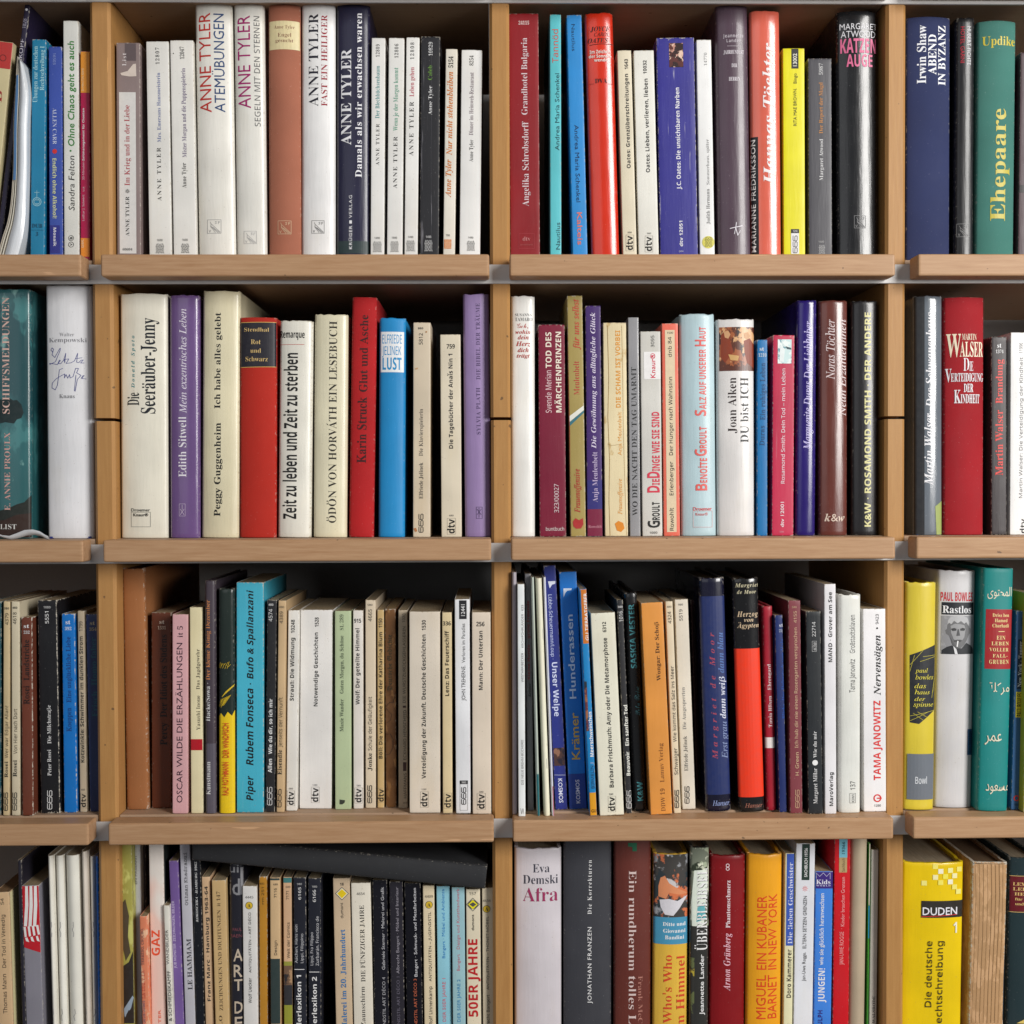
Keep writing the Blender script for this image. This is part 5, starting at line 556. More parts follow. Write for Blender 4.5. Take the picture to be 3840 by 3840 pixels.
1,-6,5,-3,6,-1,9,1,8,3,7,6,4,120239,20,605,2,12,7,0,7,0,0,20,12,0,6,2,4,3,4,7,-1,11,-4,5,-6,3,-8,1,-14,0,9,14,46,0,-20,11,0,5,2,2,3,1,5,-1,4,-2,3,-4,2,120240,20,781,2,21,
21,52,-6,-3,-5,-4,-3,-5,-3,-14,1,-8,5,-12,5,-4,6,-2,9,-1,10,-11,10,0,-13,13,6,3,5,6,3,7,1,9,-3,14,-3,5,-5,4,-6,3,16,28,46,-7,-1,-6,-4,-3,-7,-1,-8,1,-9,3,-6,6,-5,7,-1,8,1,
5,5,3,6,1,9,-1,8,-3,7,-5,4,120241,20,622,2,14,7,0,7,0,0,21,10,0,12,-21,8,0,-14,23,5,2,4,5,1,3,-1,10,-4,5,-5,3,-23,1,9,14,46,0,-19,13,0,3,2,2,3,1,5,-1,4,-2,3,-9,2,120242,
20,549,1,31,32,51,3,-2,-2,-5,-6,2,-11,0,-3,-2,-2,-7,2,-4,3,-1,2,-2,12,-5,5,-4,1,-4,-1,-9,-4,-5,-6,-3,-11,-1,-10,3,0,6,10,-3,13,2,3,6,-3,6,-2,2,-13,5,-4,3,-3,5,-1,5,2,7,6,
5,4,1,120243,20,556,1,8,1,52,0,-6,16,0,0,-46,6,0,0,46,16,0,0,6,120244,20,731,1,18,6,52,7,0,0,-34,3,-10,10,-3,6,1,4,3,3,4,1,5,0,34,6,0,0,-39,-2,-5,-7,-6,-11,-3,-8,1,-7,4,
-5,14,120245,20,600,1,9,0,52,18,-52,7,0,18,52,-7,0,-14,-44,-2,7,-2,3,-11,34,120246,20,930,1,17,1,52,13,-52,7,0,12,40,0,3,1,-1,0,-4,2,-4,10,-34,6,0,14,52,-7,0,-10,-41,-12,
41,-7,0,-12,-41,-10,41,120249,20,572,1,10,3,52,0,-6,27,0,-27,-41,0,-5,36,0,0,6,-28,0,27,40,0,6,120250,20,561,2,22,17,39,-10,-3,2,-5,8,3,7,0,4,-4,0,-7,-14,-1,-6,-2,-4,-4,
-1,-5,1,-5,3,-4,8,-3,8,2,6,4,1,-5,5,0,0,26,-1,6,-3,4,-4,3,8,28,19,0,-4,-3,-8,-4,-2,-7,0,-4,3,1,6,6,4,120251,20,615,2,18,6,55,0,-55,5,0,1,5,5,-4,7,-2,7,1,5,4,3,7,1,8,-1,9,
-3,6,-5,4,-11,1,-3,-1,-5,-4,1,5,0,16,12,23,34,8,-4,3,-11,-3,-11,-3,-2,-5,-1,-5,1,-3,2,-2,5,0,13,2,4,3,3,120252,20,480,1,20,17,39,-8,-4,-3,-4,-2,-5,0,-13,2,-5,6,-7,13,-2,
7,2,0,6,-8,-2,-7,1,-4,3,-2,4,0,6,2,11,9,4,8,-2,2,5,-4,2,120253,20,615,2,17,32,55,0,-21,-5,4,-3,1,-11,-1,-5,-4,-3,-6,-1,-9,1,-9,3,-6,5,-4,7,-1,7,2,5,4,1,-5,5,0,0,55,15,21,
34,5,-1,3,-3,2,-5,1,-7,-1,-6,-2,-4,-3,-2,-5,-1,-5,1,-3,2,-2,5,0,12,2,5,3,3,120254,20,564,2,21,16,39,-4,-2,-6,-7,-2,-5,0,-12,2,-5,3,-4,4,-3,13,-2,9,3,0,6,-3,-2,-6,-1,-8,1,
-4,2,-2,4,-1,6,26,0,0,9,-4,8,-7,4,9,25,33,-4,1,-4,-1,-3,-2,-2,-3,-1,-5,19,0,0,5,-2,3,120255,20,344,1,19,15,54,-4,-2,-2,-4,-1,-9,-7,-2,0,-3,7,0,0,-34,6,0,0,34,10,0,0,5,
-10,0,2,9,4,2,6,-1,2,5,-2,0,-1,1,120256,20,615,2,27,13,38,-5,-4,-3,-6,-1,-9,1,-8,3,-7,5,-4,7,-1,7,2,5,4,-1,-11,-2,-3,-3,-2,-5,-1,-8,1,-6,2,0,-6,6,-2,16,1,5,3,3,5,1,7,0,
40,-5,0,-1,-5,-5,4,-4,1,14,21,34,-5,-1,-3,-3,-2,-5,0,-12,2,-5,3,-2,10,-1,3,3,2,4,1,6,-1,8,-2,4,-3,3,120257,20,618,1,20,6,55,0,-55,7,0,0,26,2,4,3,3,6,1,6,-2,2,-7,0,-25,7,
0,0,25,-1,7,-3,4,-4,3,-10,0,-3,-1,-6,-5,1,3,0,19,120258,20,258,2,7,8,53,-3,-4,3,-4,3,0,2,2,0,4,-2,2,4,6,39,0,-39,7,0,0,39,120260,20,534,1,13,6,55,0,-55,7,0,0,14,4,4,13,
-18,8,0,-17,22,16,17,-8,0,-17,-19,1,5,0,30,120261,20,258,1,4,6,55,0,-55,7,0,0,55,120262,20,935,1,31,21,39,-4,-1,-5,-5,-1,6,-5,0,0,-39,7,0,0,26,2,4,3,3,5,1,6,-2,2,-7,0,
-25,6,0,0,21,2,10,8,3,6,-2,2,-7,0,-25,7,0,0,25,-1,7,-3,4,-4,3,-9,0,-4,-1,-3,-2,-2,-3,-5,5,120263,20,618,1,19,21,39,-3,-1,-6,-5,-1,6,-5,0,0,-39,7,0,0,26,2,4,3,3,6,1,6,-2,
2,-7,0,-25,7,0,0,25,-1,7,-3,4,-4,3,120264,20,605,2,14,14,38,-5,-4,-4,-6,-1,-15,2,-5,6,-7,10,-2,7,1,6,4,4,7,1,8,-2,11,-3,4,-8,5,14,22,34,5,-1,3,-3,3,-11,-1,-6,-2,-4,-3,-3,
-5,-1,-5,1,-4,3,-2,4,0,12,2,5,4,3,120265,20,615,2,18,20,39,-6,-3,-2,-3,-1,6,-5,0,0,-56,7,0,0,17,-1,5,5,-4,7,-2,7,1,5,4,3,7,1,8,-1,9,-3,6,-5,4,12,28,33,3,-3,3,-11,-1,-7,
-6,-7,-9,1,-3,2,-2,5,0,13,2,5,3,2,5,1,120267,20,413,1,13,20,39,-6,-4,-2,-3,-1,7,-5,0,0,-39,7,0,0,24,1,3,4,5,3,1,7,0,1,6,120268,20,479,1,26,25,39,6,-2,-3,-6,-8,3,-6,0,-4,
-3,0,-3,2,-2,16,-8,3,-4,-1,-8,-3,-4,-5,-2,-10,-1,-8,3,0,6,9,-3,7,0,3,1,2,5,-2,3,-14,6,-5,6,1,7,3,4,4,2,120269,20,361,1,21,9,48,-2,-9,-6,-2,0,-3,5,0,0,-23,2,-7,4,-4,3,-1,
7,0,1,1,2,0,0,5,-8,0,-2,1,-2,5,0,23,11,0,0,5,-11,0,0,9,120270,20,618,1,18,6,39,6,0,0,-25,2,-7,7,-2,5,1,3,2,3,11,0,20,7,0,0,-39,-6,0,-1,5,-2,-3,-7,-3,-9,1,-5,3,-3,4,
120271,20,508,1,10,0,39,15,-39,7,0,15,39,-7,0,-9,-23,-2,-9,-1,-1,-2,8,-9,25,120272,20,786,1,18,1,39,10,-39,8,0,8,25,1,7,10,-32,7,0,11,39,-7,0,-8,-32,-2,10,-7,22,-7,0,-9,
-28,0,-3,-1,-1,-1,8,-7,24,120275,20,470,1,10,4,39,0,-5,19,0,-20,-30,0,-4,28,0,0,5,-21,0,21,29,0,5,120276,0,690,2,8,0,0,18,52,13,0,19,-52,-12,0,-4,12,-19,0,-3,-12,4,25,44,
-7,-23,14,0,-7,21,120277,0,672,3,14,6,0,0,51,26,0,6,-2,4,-4,1,-11,-4,-5,-4,-2,7,-3,3,-9,-2,-6,-3,-5,-6,-3,-8,-1,7,17,42,0,-11,11,0,4,3,0,5,-2,2,-3,1,6,29,22,4,-3,0,-6,-4,
-4,-12,0,0,13,120278,0,637,1,23,21,51,-6,-2,-5,-4,-5,-12,-1,-7,1,-8,5,-12,10,-6,11,-1,10,3,0,9,-13,-3,-6,1,-4,4,-2,5,-1,8,1,7,3,5,4,4,8,1,9,-3,3,9,-11,3,120279,0,740,2,
12,6,0,0,51,24,0,7,-2,5,-4,4,-5,2,-6,1,-8,-2,-11,-5,-8,-9,-5,-12,-2,8,29,41,5,-3,3,-5,1,-7,-4,-13,-12,-4,-5,0,0,33,120280,0,560,1,12,6,0,0,51,30,0,0,-9,-19,0,0,-11,18,0,
0,-9,-18,0,0,-13,19,0,0,-9,120281,0,549,1,10,6,0,0,51,30,0,0,-9,-19,0,0,-13,18,0,0,-9,-18,0,0,-20,120282,0,724,1,28,23,51,-7,-2,-5,-4,-4,-5,-3,-14,2,-12,4,-8,8,-5,10,-2,
5,0,13,3,0,27,-20,0,0,-9,10,0,0,-11,-5,-1,-7,1,-5,4,-2,4,-2,9,2,9,6,6,4,2,7,0,9,-3,3,9,-11,3,120283,0,765,1,12,6,51,0,-51,11,0,0,22,21,0,0,-22,11,0,0,51,-11,0,0,-20,-21,
0,0,20,120284,0,389,1,12,2,51,0,-6,7,-3,0,-33,-7,-3,0,-6,24,0,0,6,-7,3,0,33,7,3,0,6,120285,0,331,1,11,6,51,11,0,0,-54,-4,-8,-7,-4,-10,0,-1,1,0,9,1,-1,6,0,4,3,120286,0,
664,1,14,6,51,0,-51,11,0,0,18,5,4,13,-22,13,0,-18,29,18,22,-12,0,-15,-19,-2,-1,-2,-3,0,23,120287,0,565,1,6,6,51,0,-51,32,0,0,9,-21,0,0,42,120288,0,943,1,16,6,0,0,51,15,0,
12,-39,1,0,13,39,14,0,0,-51,-10,0,0,33,1,7,-1,0,-13,-40,-10,0,-12,40,0,-40,120289,0,813,1,11,6,0,0,51,14,0,23,-38,-1,7,0,31,10,0,0,-51,-14,0,-22,39,0,-39,120290,0,796,2,
20,29,52,-8,-1,-6,-2,-5,-4,-3,-5,-3,-14,1,-8,2,-6,3,-5,5,-4,6,-3,8,-1,7,1,6,3,5,4,4,5,2,14,-2,14,-4,5,-5,4,13,29,43,-6,-1,-4,-3,-3,-6,0,-14,3,-6,4,-3,6,-2,6,2,4,3,3,13,
-3,13,-4,3,120291,0,628,2,11,6,0,0,51,17,0,8,-1,6,-3,4,-5,1,-11,-4,-8,-9,-4,-12,-1,0,-18,7,29,41,2,-6,-1,-4,-2,-2,-7,-2,-4,0,0,15,120293,0,660,2,14,6,0,0,51,25,-1,6,-2,4,
-5,1,-10,-1,-3,-4,-5,-5,-3,16,-22,-13,0,-12,20,-6,0,0,-20,8,25,42,3,-1,2,-2,1,-3,-2,-6,-3,-1,-9,0,0,13,120294,0,551,1,29,14,51,-5,-3,-4,-4,-1,-10,1,-3,5,-6,10,-5,5,-4,1,
-4,-2,-2,-5,-2,-12,3,-4,2,0,-11,15,-3,8,1,6,3,4,5,1,6,-2,7,-4,5,-16,9,0,5,1,2,2,1,6,0,9,-3,4,9,-12,3,120295,0,579,1,8,1,51,0,-9,14,0,0,-42,11,0,0,42,14,0,0,9,120296,0,
756,1,21,6,51,0,-33,1,-7,4,-7,7,-3,9,-2,7,1,5,2,4,3,5,8,0,38,-11,0,0,-36,-2,-4,-3,-2,-5,-1,-4,1,-3,2,-2,4,-1,5,0,31,120297,0,650,1,12,0,51,17,-51,12,0,18,51,-11,0,-11,
-33,-1,-7,-1,-1,0,3,-2,5,0,3,-10,30,120298,0,967,1,18,0,51,13,-51,12,0,7,27,1,1,2,8,1,-1,0,-4,8,-31,13,0,13,51,-11,0,-9,-39,-10,39,-10,0,-9,-32,-1,-7,-9,39,120301,0,579,
1,10,2,51,0,-9,24,0,-24,-35,0,-7,38,0,0,9,-25,0,24,35,0,7,120302,0,604,2,24,29,39,5,-2,3,-5,1,-6,0,-26,-7,0,-2,5,-6,-4,-8,-2,-5,1,-4,2,-2,4,-1,6,1,5,3,4,6,2,14,1,0,5,-1,
2,-2,1,-6,0,-8,-3,-3,8,11,3,8,27,18,-8,0,-3,-2,-2,-4,1,-4,4,-1,6,2,2,3,120303,0,633,2,16,6,55,10,0,0,-21,8,6,9,-1,5,-4,3,-6,1,-9,-1,-9,-3,-7,-5,-3,-6,-2,-9,3,-2,2,-2,-4,
-8,0,10,20,31,7,0,4,-6,0,-10,-4,-6,-3,-1,-4,1,-2,2,-2,9,2,9,120304,0,514,1,20,12,38,-6,-7,-2,-5,-1,-7,1,-9,4,-6,6,-4,11,-1,9,3,0,9,-8,-3,-7,1,-3,2,-2,9,2,8,7,3,4,0,5,-2,
3,8,-9,3,120305,0,633,2,20,29,55,0,-15,1,-2,0,-4,-2,3,-6,3,-10,-1,-5,-4,-3,-7,-1,-8,1,-9,3,-7,5,-3,6,-2,7,2,4,4,1,0,2,-5,8,0,0,55,9,26,31,4,-6,0,-7,-2,-8,-6,-2,-6,3,-2,8,
2,9,3,3,120306,0,591,2,21,22,40,-10,-2,-4,-3,-4,-9,-1,-7,3,-11,3,-4,4,-3,10,-2,5,0,9,3,0,8,-9,-3,-8,1,-3,2,-2,3,-1,4,25,0,-1,13,-3,5,-6,4,6,25,32,3,-2,1,-6,-15,0,1,4,4,4,
120307,0,387,1,18,17,55,-3,-1,-5,-4,-2,-11,-6,-3,0,-5,6,0,0,-31,11,0,0,31,9,0,0,8,-9,0,0,5,4,3,6,-1,3,7,-4,2,120308,0,633,2,28,18,40,-6,-1,-5,-4,-3,-7,-1,-8,1,-9,3,-6,5,
-4,6,-2,9,3,2,3,1,0,-1,-1,0,-5,-2,-6,-6,-2,-8,0,-7,3,0,-9,7,-2,16,1,6,3,4,6,1,7,0,39,-9,0,-1,-5,-5,5,10,25,31,3,-2,2,-11,-2,-8,-3,-2,-3,0,-6,3,-2,8,2,9,6,3,120309,0,657,
1,19,6,55,0,-55,10,0,0,19,2,9,3,3,4,0,5,-2,1,-6,0,-23,11,0,0,26,-1,6,-3,5,-4,2,-10,1,-3,-1,-5,-5,0,21,120310,0,305,2,9,11,55,-4,-1,-2,-5,2,-4,2,-1,4,0,2,1,2,4,-2,5,4,6,
39,0,-39,10,0,0,39,120312,0,620,1,14,6,55,0,-55,10,0,0,12,5,4,11,-16,13,0,-17,22,16,17,-12,0,-11,-12,-2,-1,-3,-5,0,34,120313,0,305,1,4,6,55,0,-55,10,0,0,55,120314,0,982,
1,32,31,40,4,-1,4,-5,1,0,2,3,6,3,10,-1,4,-2,3,-11,0,-26,-10,0,0,23,-2,6,-4,2,-4,0,-4,-6,0,-25,-11,0,0,23,-1,6,-5,2,-4,0,-2,-3,-2,-9,0,-19,-10,0,0,39,8,0,1,-5,1,0,2,3,6,3,
120315,0,657,1,19,34,39,4,-2,3,-5,1,-6,0,-26,-11,0,0,27,-3,4,-7,0,-3,-3,-2,-9,0,-19,-10,0,0,39,8,0,1,-5,1,0,2,3,6,3,120316,0,619,2,15,22,40,-8,-1,-6,-4,-3,-7,-2,-8,3,-11,
6,-7,10,-3,8,2,6,4,4,6,1,15,-2,5,-3,4,-4,3,9,26,31,4,-6,0,-10,-4,-6,-4,-1,-6,3,-2,9,2,8,3,3,120317,0,633,2,16,33,39,5,-4,3,-6,1,-9,-1,-9,-3,-7,-5,-3,-6,-2,-9,3,-2,2,0,
-21,-10,0,0,56,8,0,2,-5,8,6,10,18,29,2,2,4,0,6,-2,1,-14,-1,-4,-6,-3,-4,1,-2,2,-2,9,120318,0,633,2,19,22,40,6,-3,2,-3,1,5,9,0,0,-56,-11,0,0,19,1,3,-1,0,-4,-4,-7,-2,-6,2,
-5,3,-3,7,-1,9,1,8,3,7,5,4,10,26,31,4,-6,0,-7,-2,-8,-2,-2,-4,0,-6,3,-2,8,2,9,2,3,120319,0,454,1,13,31,40,-1,-10,-5,0,-5,-2,-2,-2,-2,-6,0,-20,-10,0,0,39,8,0,1,-6,1,0,5,5,
120320,0,497,1,27,12,39,-5,-2,-3,-3,-1,-5,1,-5,7,-6,9,-4,2,-2,0,-3,-3,-2,-5,0,-11,3,0,-8,9,-3,12,1,5,2,3,4,1,9,-1,2,-7,6,-10,4,-1,3,1,1,6,1,8,-3,4,8,-11,3,120321,0,434,1,
20,11,48,-3,-9,-6,-3,0,-5,5,0,0,-23,1,-4,5,-4,6,-1,10,2,0,8,-2,0,-1,-1,-6,0,-3,4,0,19,12,0,0,8,-12,0,0,9,120322,0,657,1,19,5,39,0,-25,1,-7,3,-4,5,-3,5,-1,10,3,2,3,1,0,1,
-5,9,0,0,39,-11,0,0,-24,-4,-6,-7,-1,-2,2,-2,6,0,23,120323,0,569,1,10,0,39,15,-39,11,0,15,39,-11,0,-9,-26,0,-4,-1,0,0,4,-9,26,120324,0,856,1,25,1,39,11,-39,11,0,4,14,3,16,
1,1,7,-31,12,0,11,39,-11,0,-6,-24,0,-4,-1,-2,0,4,-1,2,0,4,-1,1,-4,19,-12,0,-5,-21,-1,-1,0,-5,-1,-2,-1,8,-6,21,120325,0,578,1,12,1,39,13,-19,-14,-20,13,0,8,13,8,-13,12,0,
-13,20,13,19,-12,0,-8,-12,-8,12,120326,0,569,1,17,0,39,12,0,8,-23,0,-6,1,0,0,4,8,25,12,0,-19,-49,-4,-4,-5,-3,-11,0,0,9,2,0,1,-1,7,2,4,7,120327,0,488,1,10,3,39,0,-8,17,0,
-18,-25,0,-6,31,0,0,8,-18,0,17,24,0,7,120432,40,602,2,29,8,42,-1,-1,0,-3,2,-2,7,0,-12,-31,-3,0,-1,-1,0,-3,1,-1,15,0,1,1,0,3,-1,1,-6,0,3,8,17,0,3,-8,-6,0,-1,-2,2,-3,15,0,
1,1,0,3,-1,1,-3,0,-14,34,0,2,-1,1,3,21,36,-6,-18,13,0,120434,40,602,1,31,17,42,-9,-5,-5,-10,0,-12,2,-6,3,-4,9,-6,9,0,5,1,7,4,1,4,-1,2,-3,0,-6,-4,-10,-1,-6,4,-2,3,-1,4,0,
12,3,5,4,4,6,1,6,-2,2,-2,3,-7,3,0,1,1,0,13,-3,2,-2,-2,-5,2,120436,40,602,1,36,3,42,-1,-1,0,-3,3,-2,4,0,0,-31,-6,0,-1,-1,1,-4,35,0,0,14,-1,1,-3,0,-1,-1,0,-9,-18,0,0,15,8,
0,0,-3,2,-2,2,0,1,1,0,13,-1,1,-2,0,-2,-2,0,-3,-8,0,0,11,18,0,0,-8,1,-1,3,0,1,1,0,13,-2,1,120439,40,602,1,40,4,42,-1,-4,2,-2,2,0,0,-31,-3,0,-1,-1,1,-4,15,0,1,3,-1,2,-6,0,
0,14,17,0,0,-14,-5,0,-1,-1,0,-3,1,-1,14,0,1,1,0,3,-1,1,-3,0,0,31,2,0,2,2,-1,3,-2,1,-12,0,-1,-1,0,-3,1,-1,5,-1,0,-11,-17,0,0,11,4,0,3,3,-2,3,120442,40,602,1,41,5,42,-2,-1,
-1,-2,1,-2,2,-1,4,0,0,-31,-6,0,-1,-1,1,-4,17,0,1,1,0,3,-1,1,-5,0,0,11,3,3,5,-2,10,-17,8,0,1,2,-1,3,-4,0,-8,15,-6,4,13,12,2,0,2,2,0,3,-2,1,-11,0,-2,-1,-1,-2,1,-2,3,-1,-13,
-13,0,13,3,0,3,2,0,3,-1,1,120443,40,602,1,21,3,42,-1,-1,0,-3,2,-2,6,0,0,-31,-7,0,-1,-1,0,-4,38,0,0,18,-3,1,-2,-1,0,-13,-19,0,0,31,8,0,2,1,1,2,-1,2,-2,1,120445,40,602,1,
30,2,42,-1,-1,0,-3,3,-2,3,0,0,-31,-3,0,-1,-1,0,-4,16,0,1,1,0,3,-1,1,-7,0,0,28,20,-34,4,0,1,1,0,36,2,0,2,2,-1,3,-2,1,-13,0,-1,-1,1,-4,7,-1,0,-26,-17,30,-2,2,120446,40,602,
2,15,22,43,-6,-1,-8,-5,-5,-10,-1,-6,3,-12,3,-4,8,-6,11,0,5,2,6,8,3,12,-1,6,-5,10,-3,3,15,22,38,5,-1,4,-4,2,-5,1,-7,-3,-13,-4,-3,-5,-1,-5,1,-4,3,-3,6,-1,7,1,7,3,5,4,4,
120449,40,602,2,32,5,42,-2,-1,-1,-2,1,-2,5,0,0,-32,-5,0,-1,-1,1,-4,16,0,1,1,0,3,-1,1,-5,0,0,13,6,0,2,-1,7,-9,4,-7,2,-1,7,0,1,2,-1,3,-4,0,-8,13,-2,1,4,1,5,6,0,7,-1,3,-5,5,
-7,1,7,14,37,0,-14,7,0,7,2,3,5,-3,5,-7,2,120451,40,602,1,24,6,42,-2,-1,-1,-2,0,-13,1,-2,3,-1,2,2,0,11,10,0,0,-31,-9,0,-1,-1,1,-4,24,0,-1,5,-8,0,0,31,9,0,1,-12,1,-1,4,1,0,
15,-1,2,-2,1,120452,40,602,1,35,17,42,1,-1,0,-3,-2,-2,-4,0,0,-19,1,-6,2,-4,3,-2,4,-1,4,1,3,2,2,4,0,25,-3,0,-3,2,0,3,1,1,12,0,3,-1,0,-3,-2,-2,-2,0,0,-20,-4,-13,-11,-4,-7,
1,-5,3,-3,5,-1,8,0,20,-2,0,-2,2,0,3,1,1,120456,40,602,1,29,4,42,-2,-3,1,-2,4,-1,11,-19,0,-12,-8,0,-1,-1,0,-3,1,-1,23,0,1,1,0,3,-1,1,-8,0,0,11,11,20,3,0,2,3,-1,3,-14,0,0,
-5,4,-1,-8,-14,-8,14,2,0,3,2,0,3,-1,1,120457,40,602,1,21,11,42,-2,-1,-1,-2,0,-13,2,-1,3,1,1,10,14,0,-20,-29,-2,-5,2,-2,26,0,1,2,0,15,-2,1,-3,-1,-1,-12,-15,0,22,34,-1,2,
-4,1,120458,40,602,2,27,22,34,-10,-2,-3,-2,-1,-3,2,-2,2,0,3,2,6,1,6,-2,2,-5,-8,1,-7,-1,-8,-6,-1,-10,3,-3,8,-3,7,1,6,4,2,-4,9,0,1,4,-1,1,-5,0,0,16,-1,6,-2,4,-4,2,10,29,15,
0,-5,-2,-1,-1,-2,-6,-2,-5,0,-4,3,0,5,6,3,9,0,120461,40,602,2,22,36,46,1,-1,0,-40,4,0,1,-2,-1,-3,-10,0,0,4,-5,-4,-12,-1,-7,5,-4,7,0,9,2,5,6,6,9,2,7,-1,4,-4,0,13,-5,0,-2,3,
1,2,13,23,27,3,-1,4,-4,1,-3,0,-6,-1,-3,-4,-4,-3,-1,-7,1,-6,5,0,9,2,4,4,2,120462,40,602,2,23,22,34,-5,-1,-8,-4,-5,-8,-1,-5,1,-5,4,-7,8,-5,11,0,11,4,1,5,-1,1,-16,-5,-5,1,
-4,2,-2,3,-1,4,26,0,3,2,1,2,-1,4,-4,7,-4,3,6,26,28,3,-2,3,-6,-22,0,4,6,4,2,120465,40,602,1,37,13,46,1,-1,0,-16,10,5,5,-1,4,-3,2,-4,1,-5,0,-16,4,0,1,-2,-1,-3,-14,0,-1,1,0,
3,1,1,4,0,0,14,-2,7,-5,2,-5,-1,-1,-2,-2,-1,-1,-2,0,-17,4,0,1,-1,0,-3,-1,-1,-14,0,-1,2,1,3,4,0,0,36,-4,0,-1,3,1,2,120466,40,602,2,9,21,49,-2,-1,-1,-2,0,-5,2,-2,4,0,2,2,0,
5,-1,2,15,13,33,-3,-1,-1,-2,1,-2,3,-1,6,0,0,-22,-13,0,0,-5,32,0,1,1,-1,4,-13,0,0,27,-2,1,120469,40,602,1,14,9,46,-1,-4,1,-1,10,0,0,-36,-12,0,-1,-2,1,-3,31,0,1,3,-1,2,-13,
0,0,40,-1,1,120470,40,602,1,44,17,34,-4,-1,-3,-2,-1,2,-6,0,-2,-1,-1,-2,1,-2,4,-1,0,-22,-4,0,-1,-1,1,-4,14,0,0,4,-1,1,-4,0,0,19,5,4,4,-3,1,-3,0,-21,1,-1,8,0,1,2,-1,3,-4,0,
0,14,2,7,4,2,3,-4,0,-21,1,-2,2,-1,7,0,1,2,-1,3,-4,0,0,21,-4,7,-5,1,-4,-1,-4,-4,-2,4,120471,40,602,1,36,24,34,-10,-5,0,3,-2,1,-6,0,-3,-3,1,-2,4,-1,0,-22,-3,0,-2,-3,1,-2,
14,0,1,1,0,3,-1,1,-4,0,0,17,1,2,4,3,4,1,5,-2,2,-7,0,-14,-4,0,-1,-1,0,-3,1,-1,14,0,1,1,-1,4,-4,0,0,16,-1,5,-2,4,-4,3,120472,40,602,2,15,22,34,-6,-1,-8,-4,-3,-4,-2,-9,2,-9,
7,-6,5,-2,10,0,4,2,7,6,2,4,0,10,-5,8,-8,4,14,25,28,3,-1,4,-5,2,-6,-2,-6,-4,-4,-6,-2,-7,2,-4,4,-1,3,0,6,1,3,4,5,3,1,120475,40,602,1,24,33,34,-8,-2,-6,-6,0,5,-3,2,-8,0,-2,
-1,-1,-2,1,-2,7,-1,0,-22,-9,0,0,-5,28,0,1,1,-1,4,-13,0,0,14,6,6,7,2,4,-2,2,0,2,2,0,4,120476,40,602,1,38,20,34,-6,-1,-4,-2,-3,-3,-1,-4,1,-5,3,-3,5,-2,14,-1,2,-4,-1,-2,-4,
-3,-7,0,-4,2,-6,6,-2,-1,-1,-2,0,-7,1,-2,2,-1,4,1,5,-1,11,1,4,2,3,3,1,8,-4,5,-7,2,-11,0,-3,4,2,3,5,2,6,-1,6,-6,4,1,0,10,-5,0,-1,-1,120477,40,602,1,27,12,42,0,-11,-6,0,-3,
-1,1,-4,2,-1,6,0,0,-17,1,-4,4,-4,9,-1,5,1,7,3,2,4,-3,2,-10,-4,-7,0,-2,3,0,17,14,0,2,1,1,2,-1,2,-3,1,-13,0,0,9,-2,3,120478,40,602,1,30,5,33,-2,-1,-1,-2,1,-2,4,-1,0,-15,3,
-10,9,-3,6,1,2,2,3,1,0,-3,10,0,0,5,-4,0,0,24,-2,4,-9,0,-2,-1,-1,-2,1,-2,2,-1,5,0,0,-14,-3,-6,-4,-2,-6,0,-4,4,0,23,-1,1,120515,-85,607,1,41,29,49,6,-5,0,-6,-1,-3,-4,-4,-6,
-2,0,-2,8,-1,4,-3,3,-4,1,-8,-1,-3,-7,-6,-6,-2,-7,0,-5,2,4,5,2,-4,4,-2,4,1,4,7,1,5,-1,5,-3,4,-5,2,-7,1,0,1,3,0,6,3,3,6,0,7,-5,4,-7,0,-3,-3,-3,-11,1,-44,-7,-2,0,36,1,11,4,
9,6,5,120515,0,607,1,41,24,50,-8,-2,-6,-5,-4,-8,-2,-12,0,-36,1,-1,8,3,-1,50,2,4,3,3,4,1,6,-2,2,-6,-2,-6,-4,-4,-7,-1,0,-3,8,0,5,-2,2,-4,1,-5,-2,-9,-3,-2,-5,-1,-3,4,0,2,-1,
0,-4,-6,2,-2,10,-1,6,2,5,4,4,9,-1,6,-3,4,-12,4,5,2,6,8,-1,7,-2,3,120631,0,607,1,39,30,50,-8,-2,-7,-5,-6,-9,-11,-47,1,-1,8,3,8,44,4,10,4,3,4,1,5,-1,1,-2,0,-6,-7,-9,-7,-2,
-1,-2,7,0,6,-4,1,-6,-4,-10,-4,-3,-6,1,-1,5,-6,-5,0,-1,5,-3,4,0,11,3,6,5,2,3,2,7,-1,4,-2,3,-11,4,10,5,4,7,-1,6,-5,4,120782,-85,559,2,16,20,52,-6,-1,-7,-6,-4,-12,0,-15,4,
-11,3,-4,4,-2,6,-1,6,1,4,2,3,4,4,11,0,15,-4,12,-7,6,14,20,48,4,-2,2,-4,1,-7,0,-18,-1,-7,-2,-5,-4,-2,-4,2,-2,5,-1,7,0,18,1,7,2,4,120782,0,559,2,18,20,52,-6,-1,-4,-2,-4,-4,
-2,-5,-2,-14,2,-14,2,-5,8,-7,6,-1,6,1,8,7,2,5,2,14,-2,14,-2,5,-4,4,-4,2,12,20,47,-3,-1,-2,-4,-1,-7,0,-18,1,-7,2,-5,3,-1,3,1,2,5,2,16,-3,20,120783,-85,559,1,16,19,51,-8,
-6,-7,-3,0,-2,2,-2,3,0,8,8,0,-40,-2,-3,-7,0,0,-2,28,0,0,2,-5,0,-4,2,0,46,120783,0,559,1,16,19,52,-11,-8,-5,-2,0,-2,3,-3,6,2,4,6,0,-40,-1,-1,-8,0,0,-4,30,0,0,4,-8,0,-2,3,
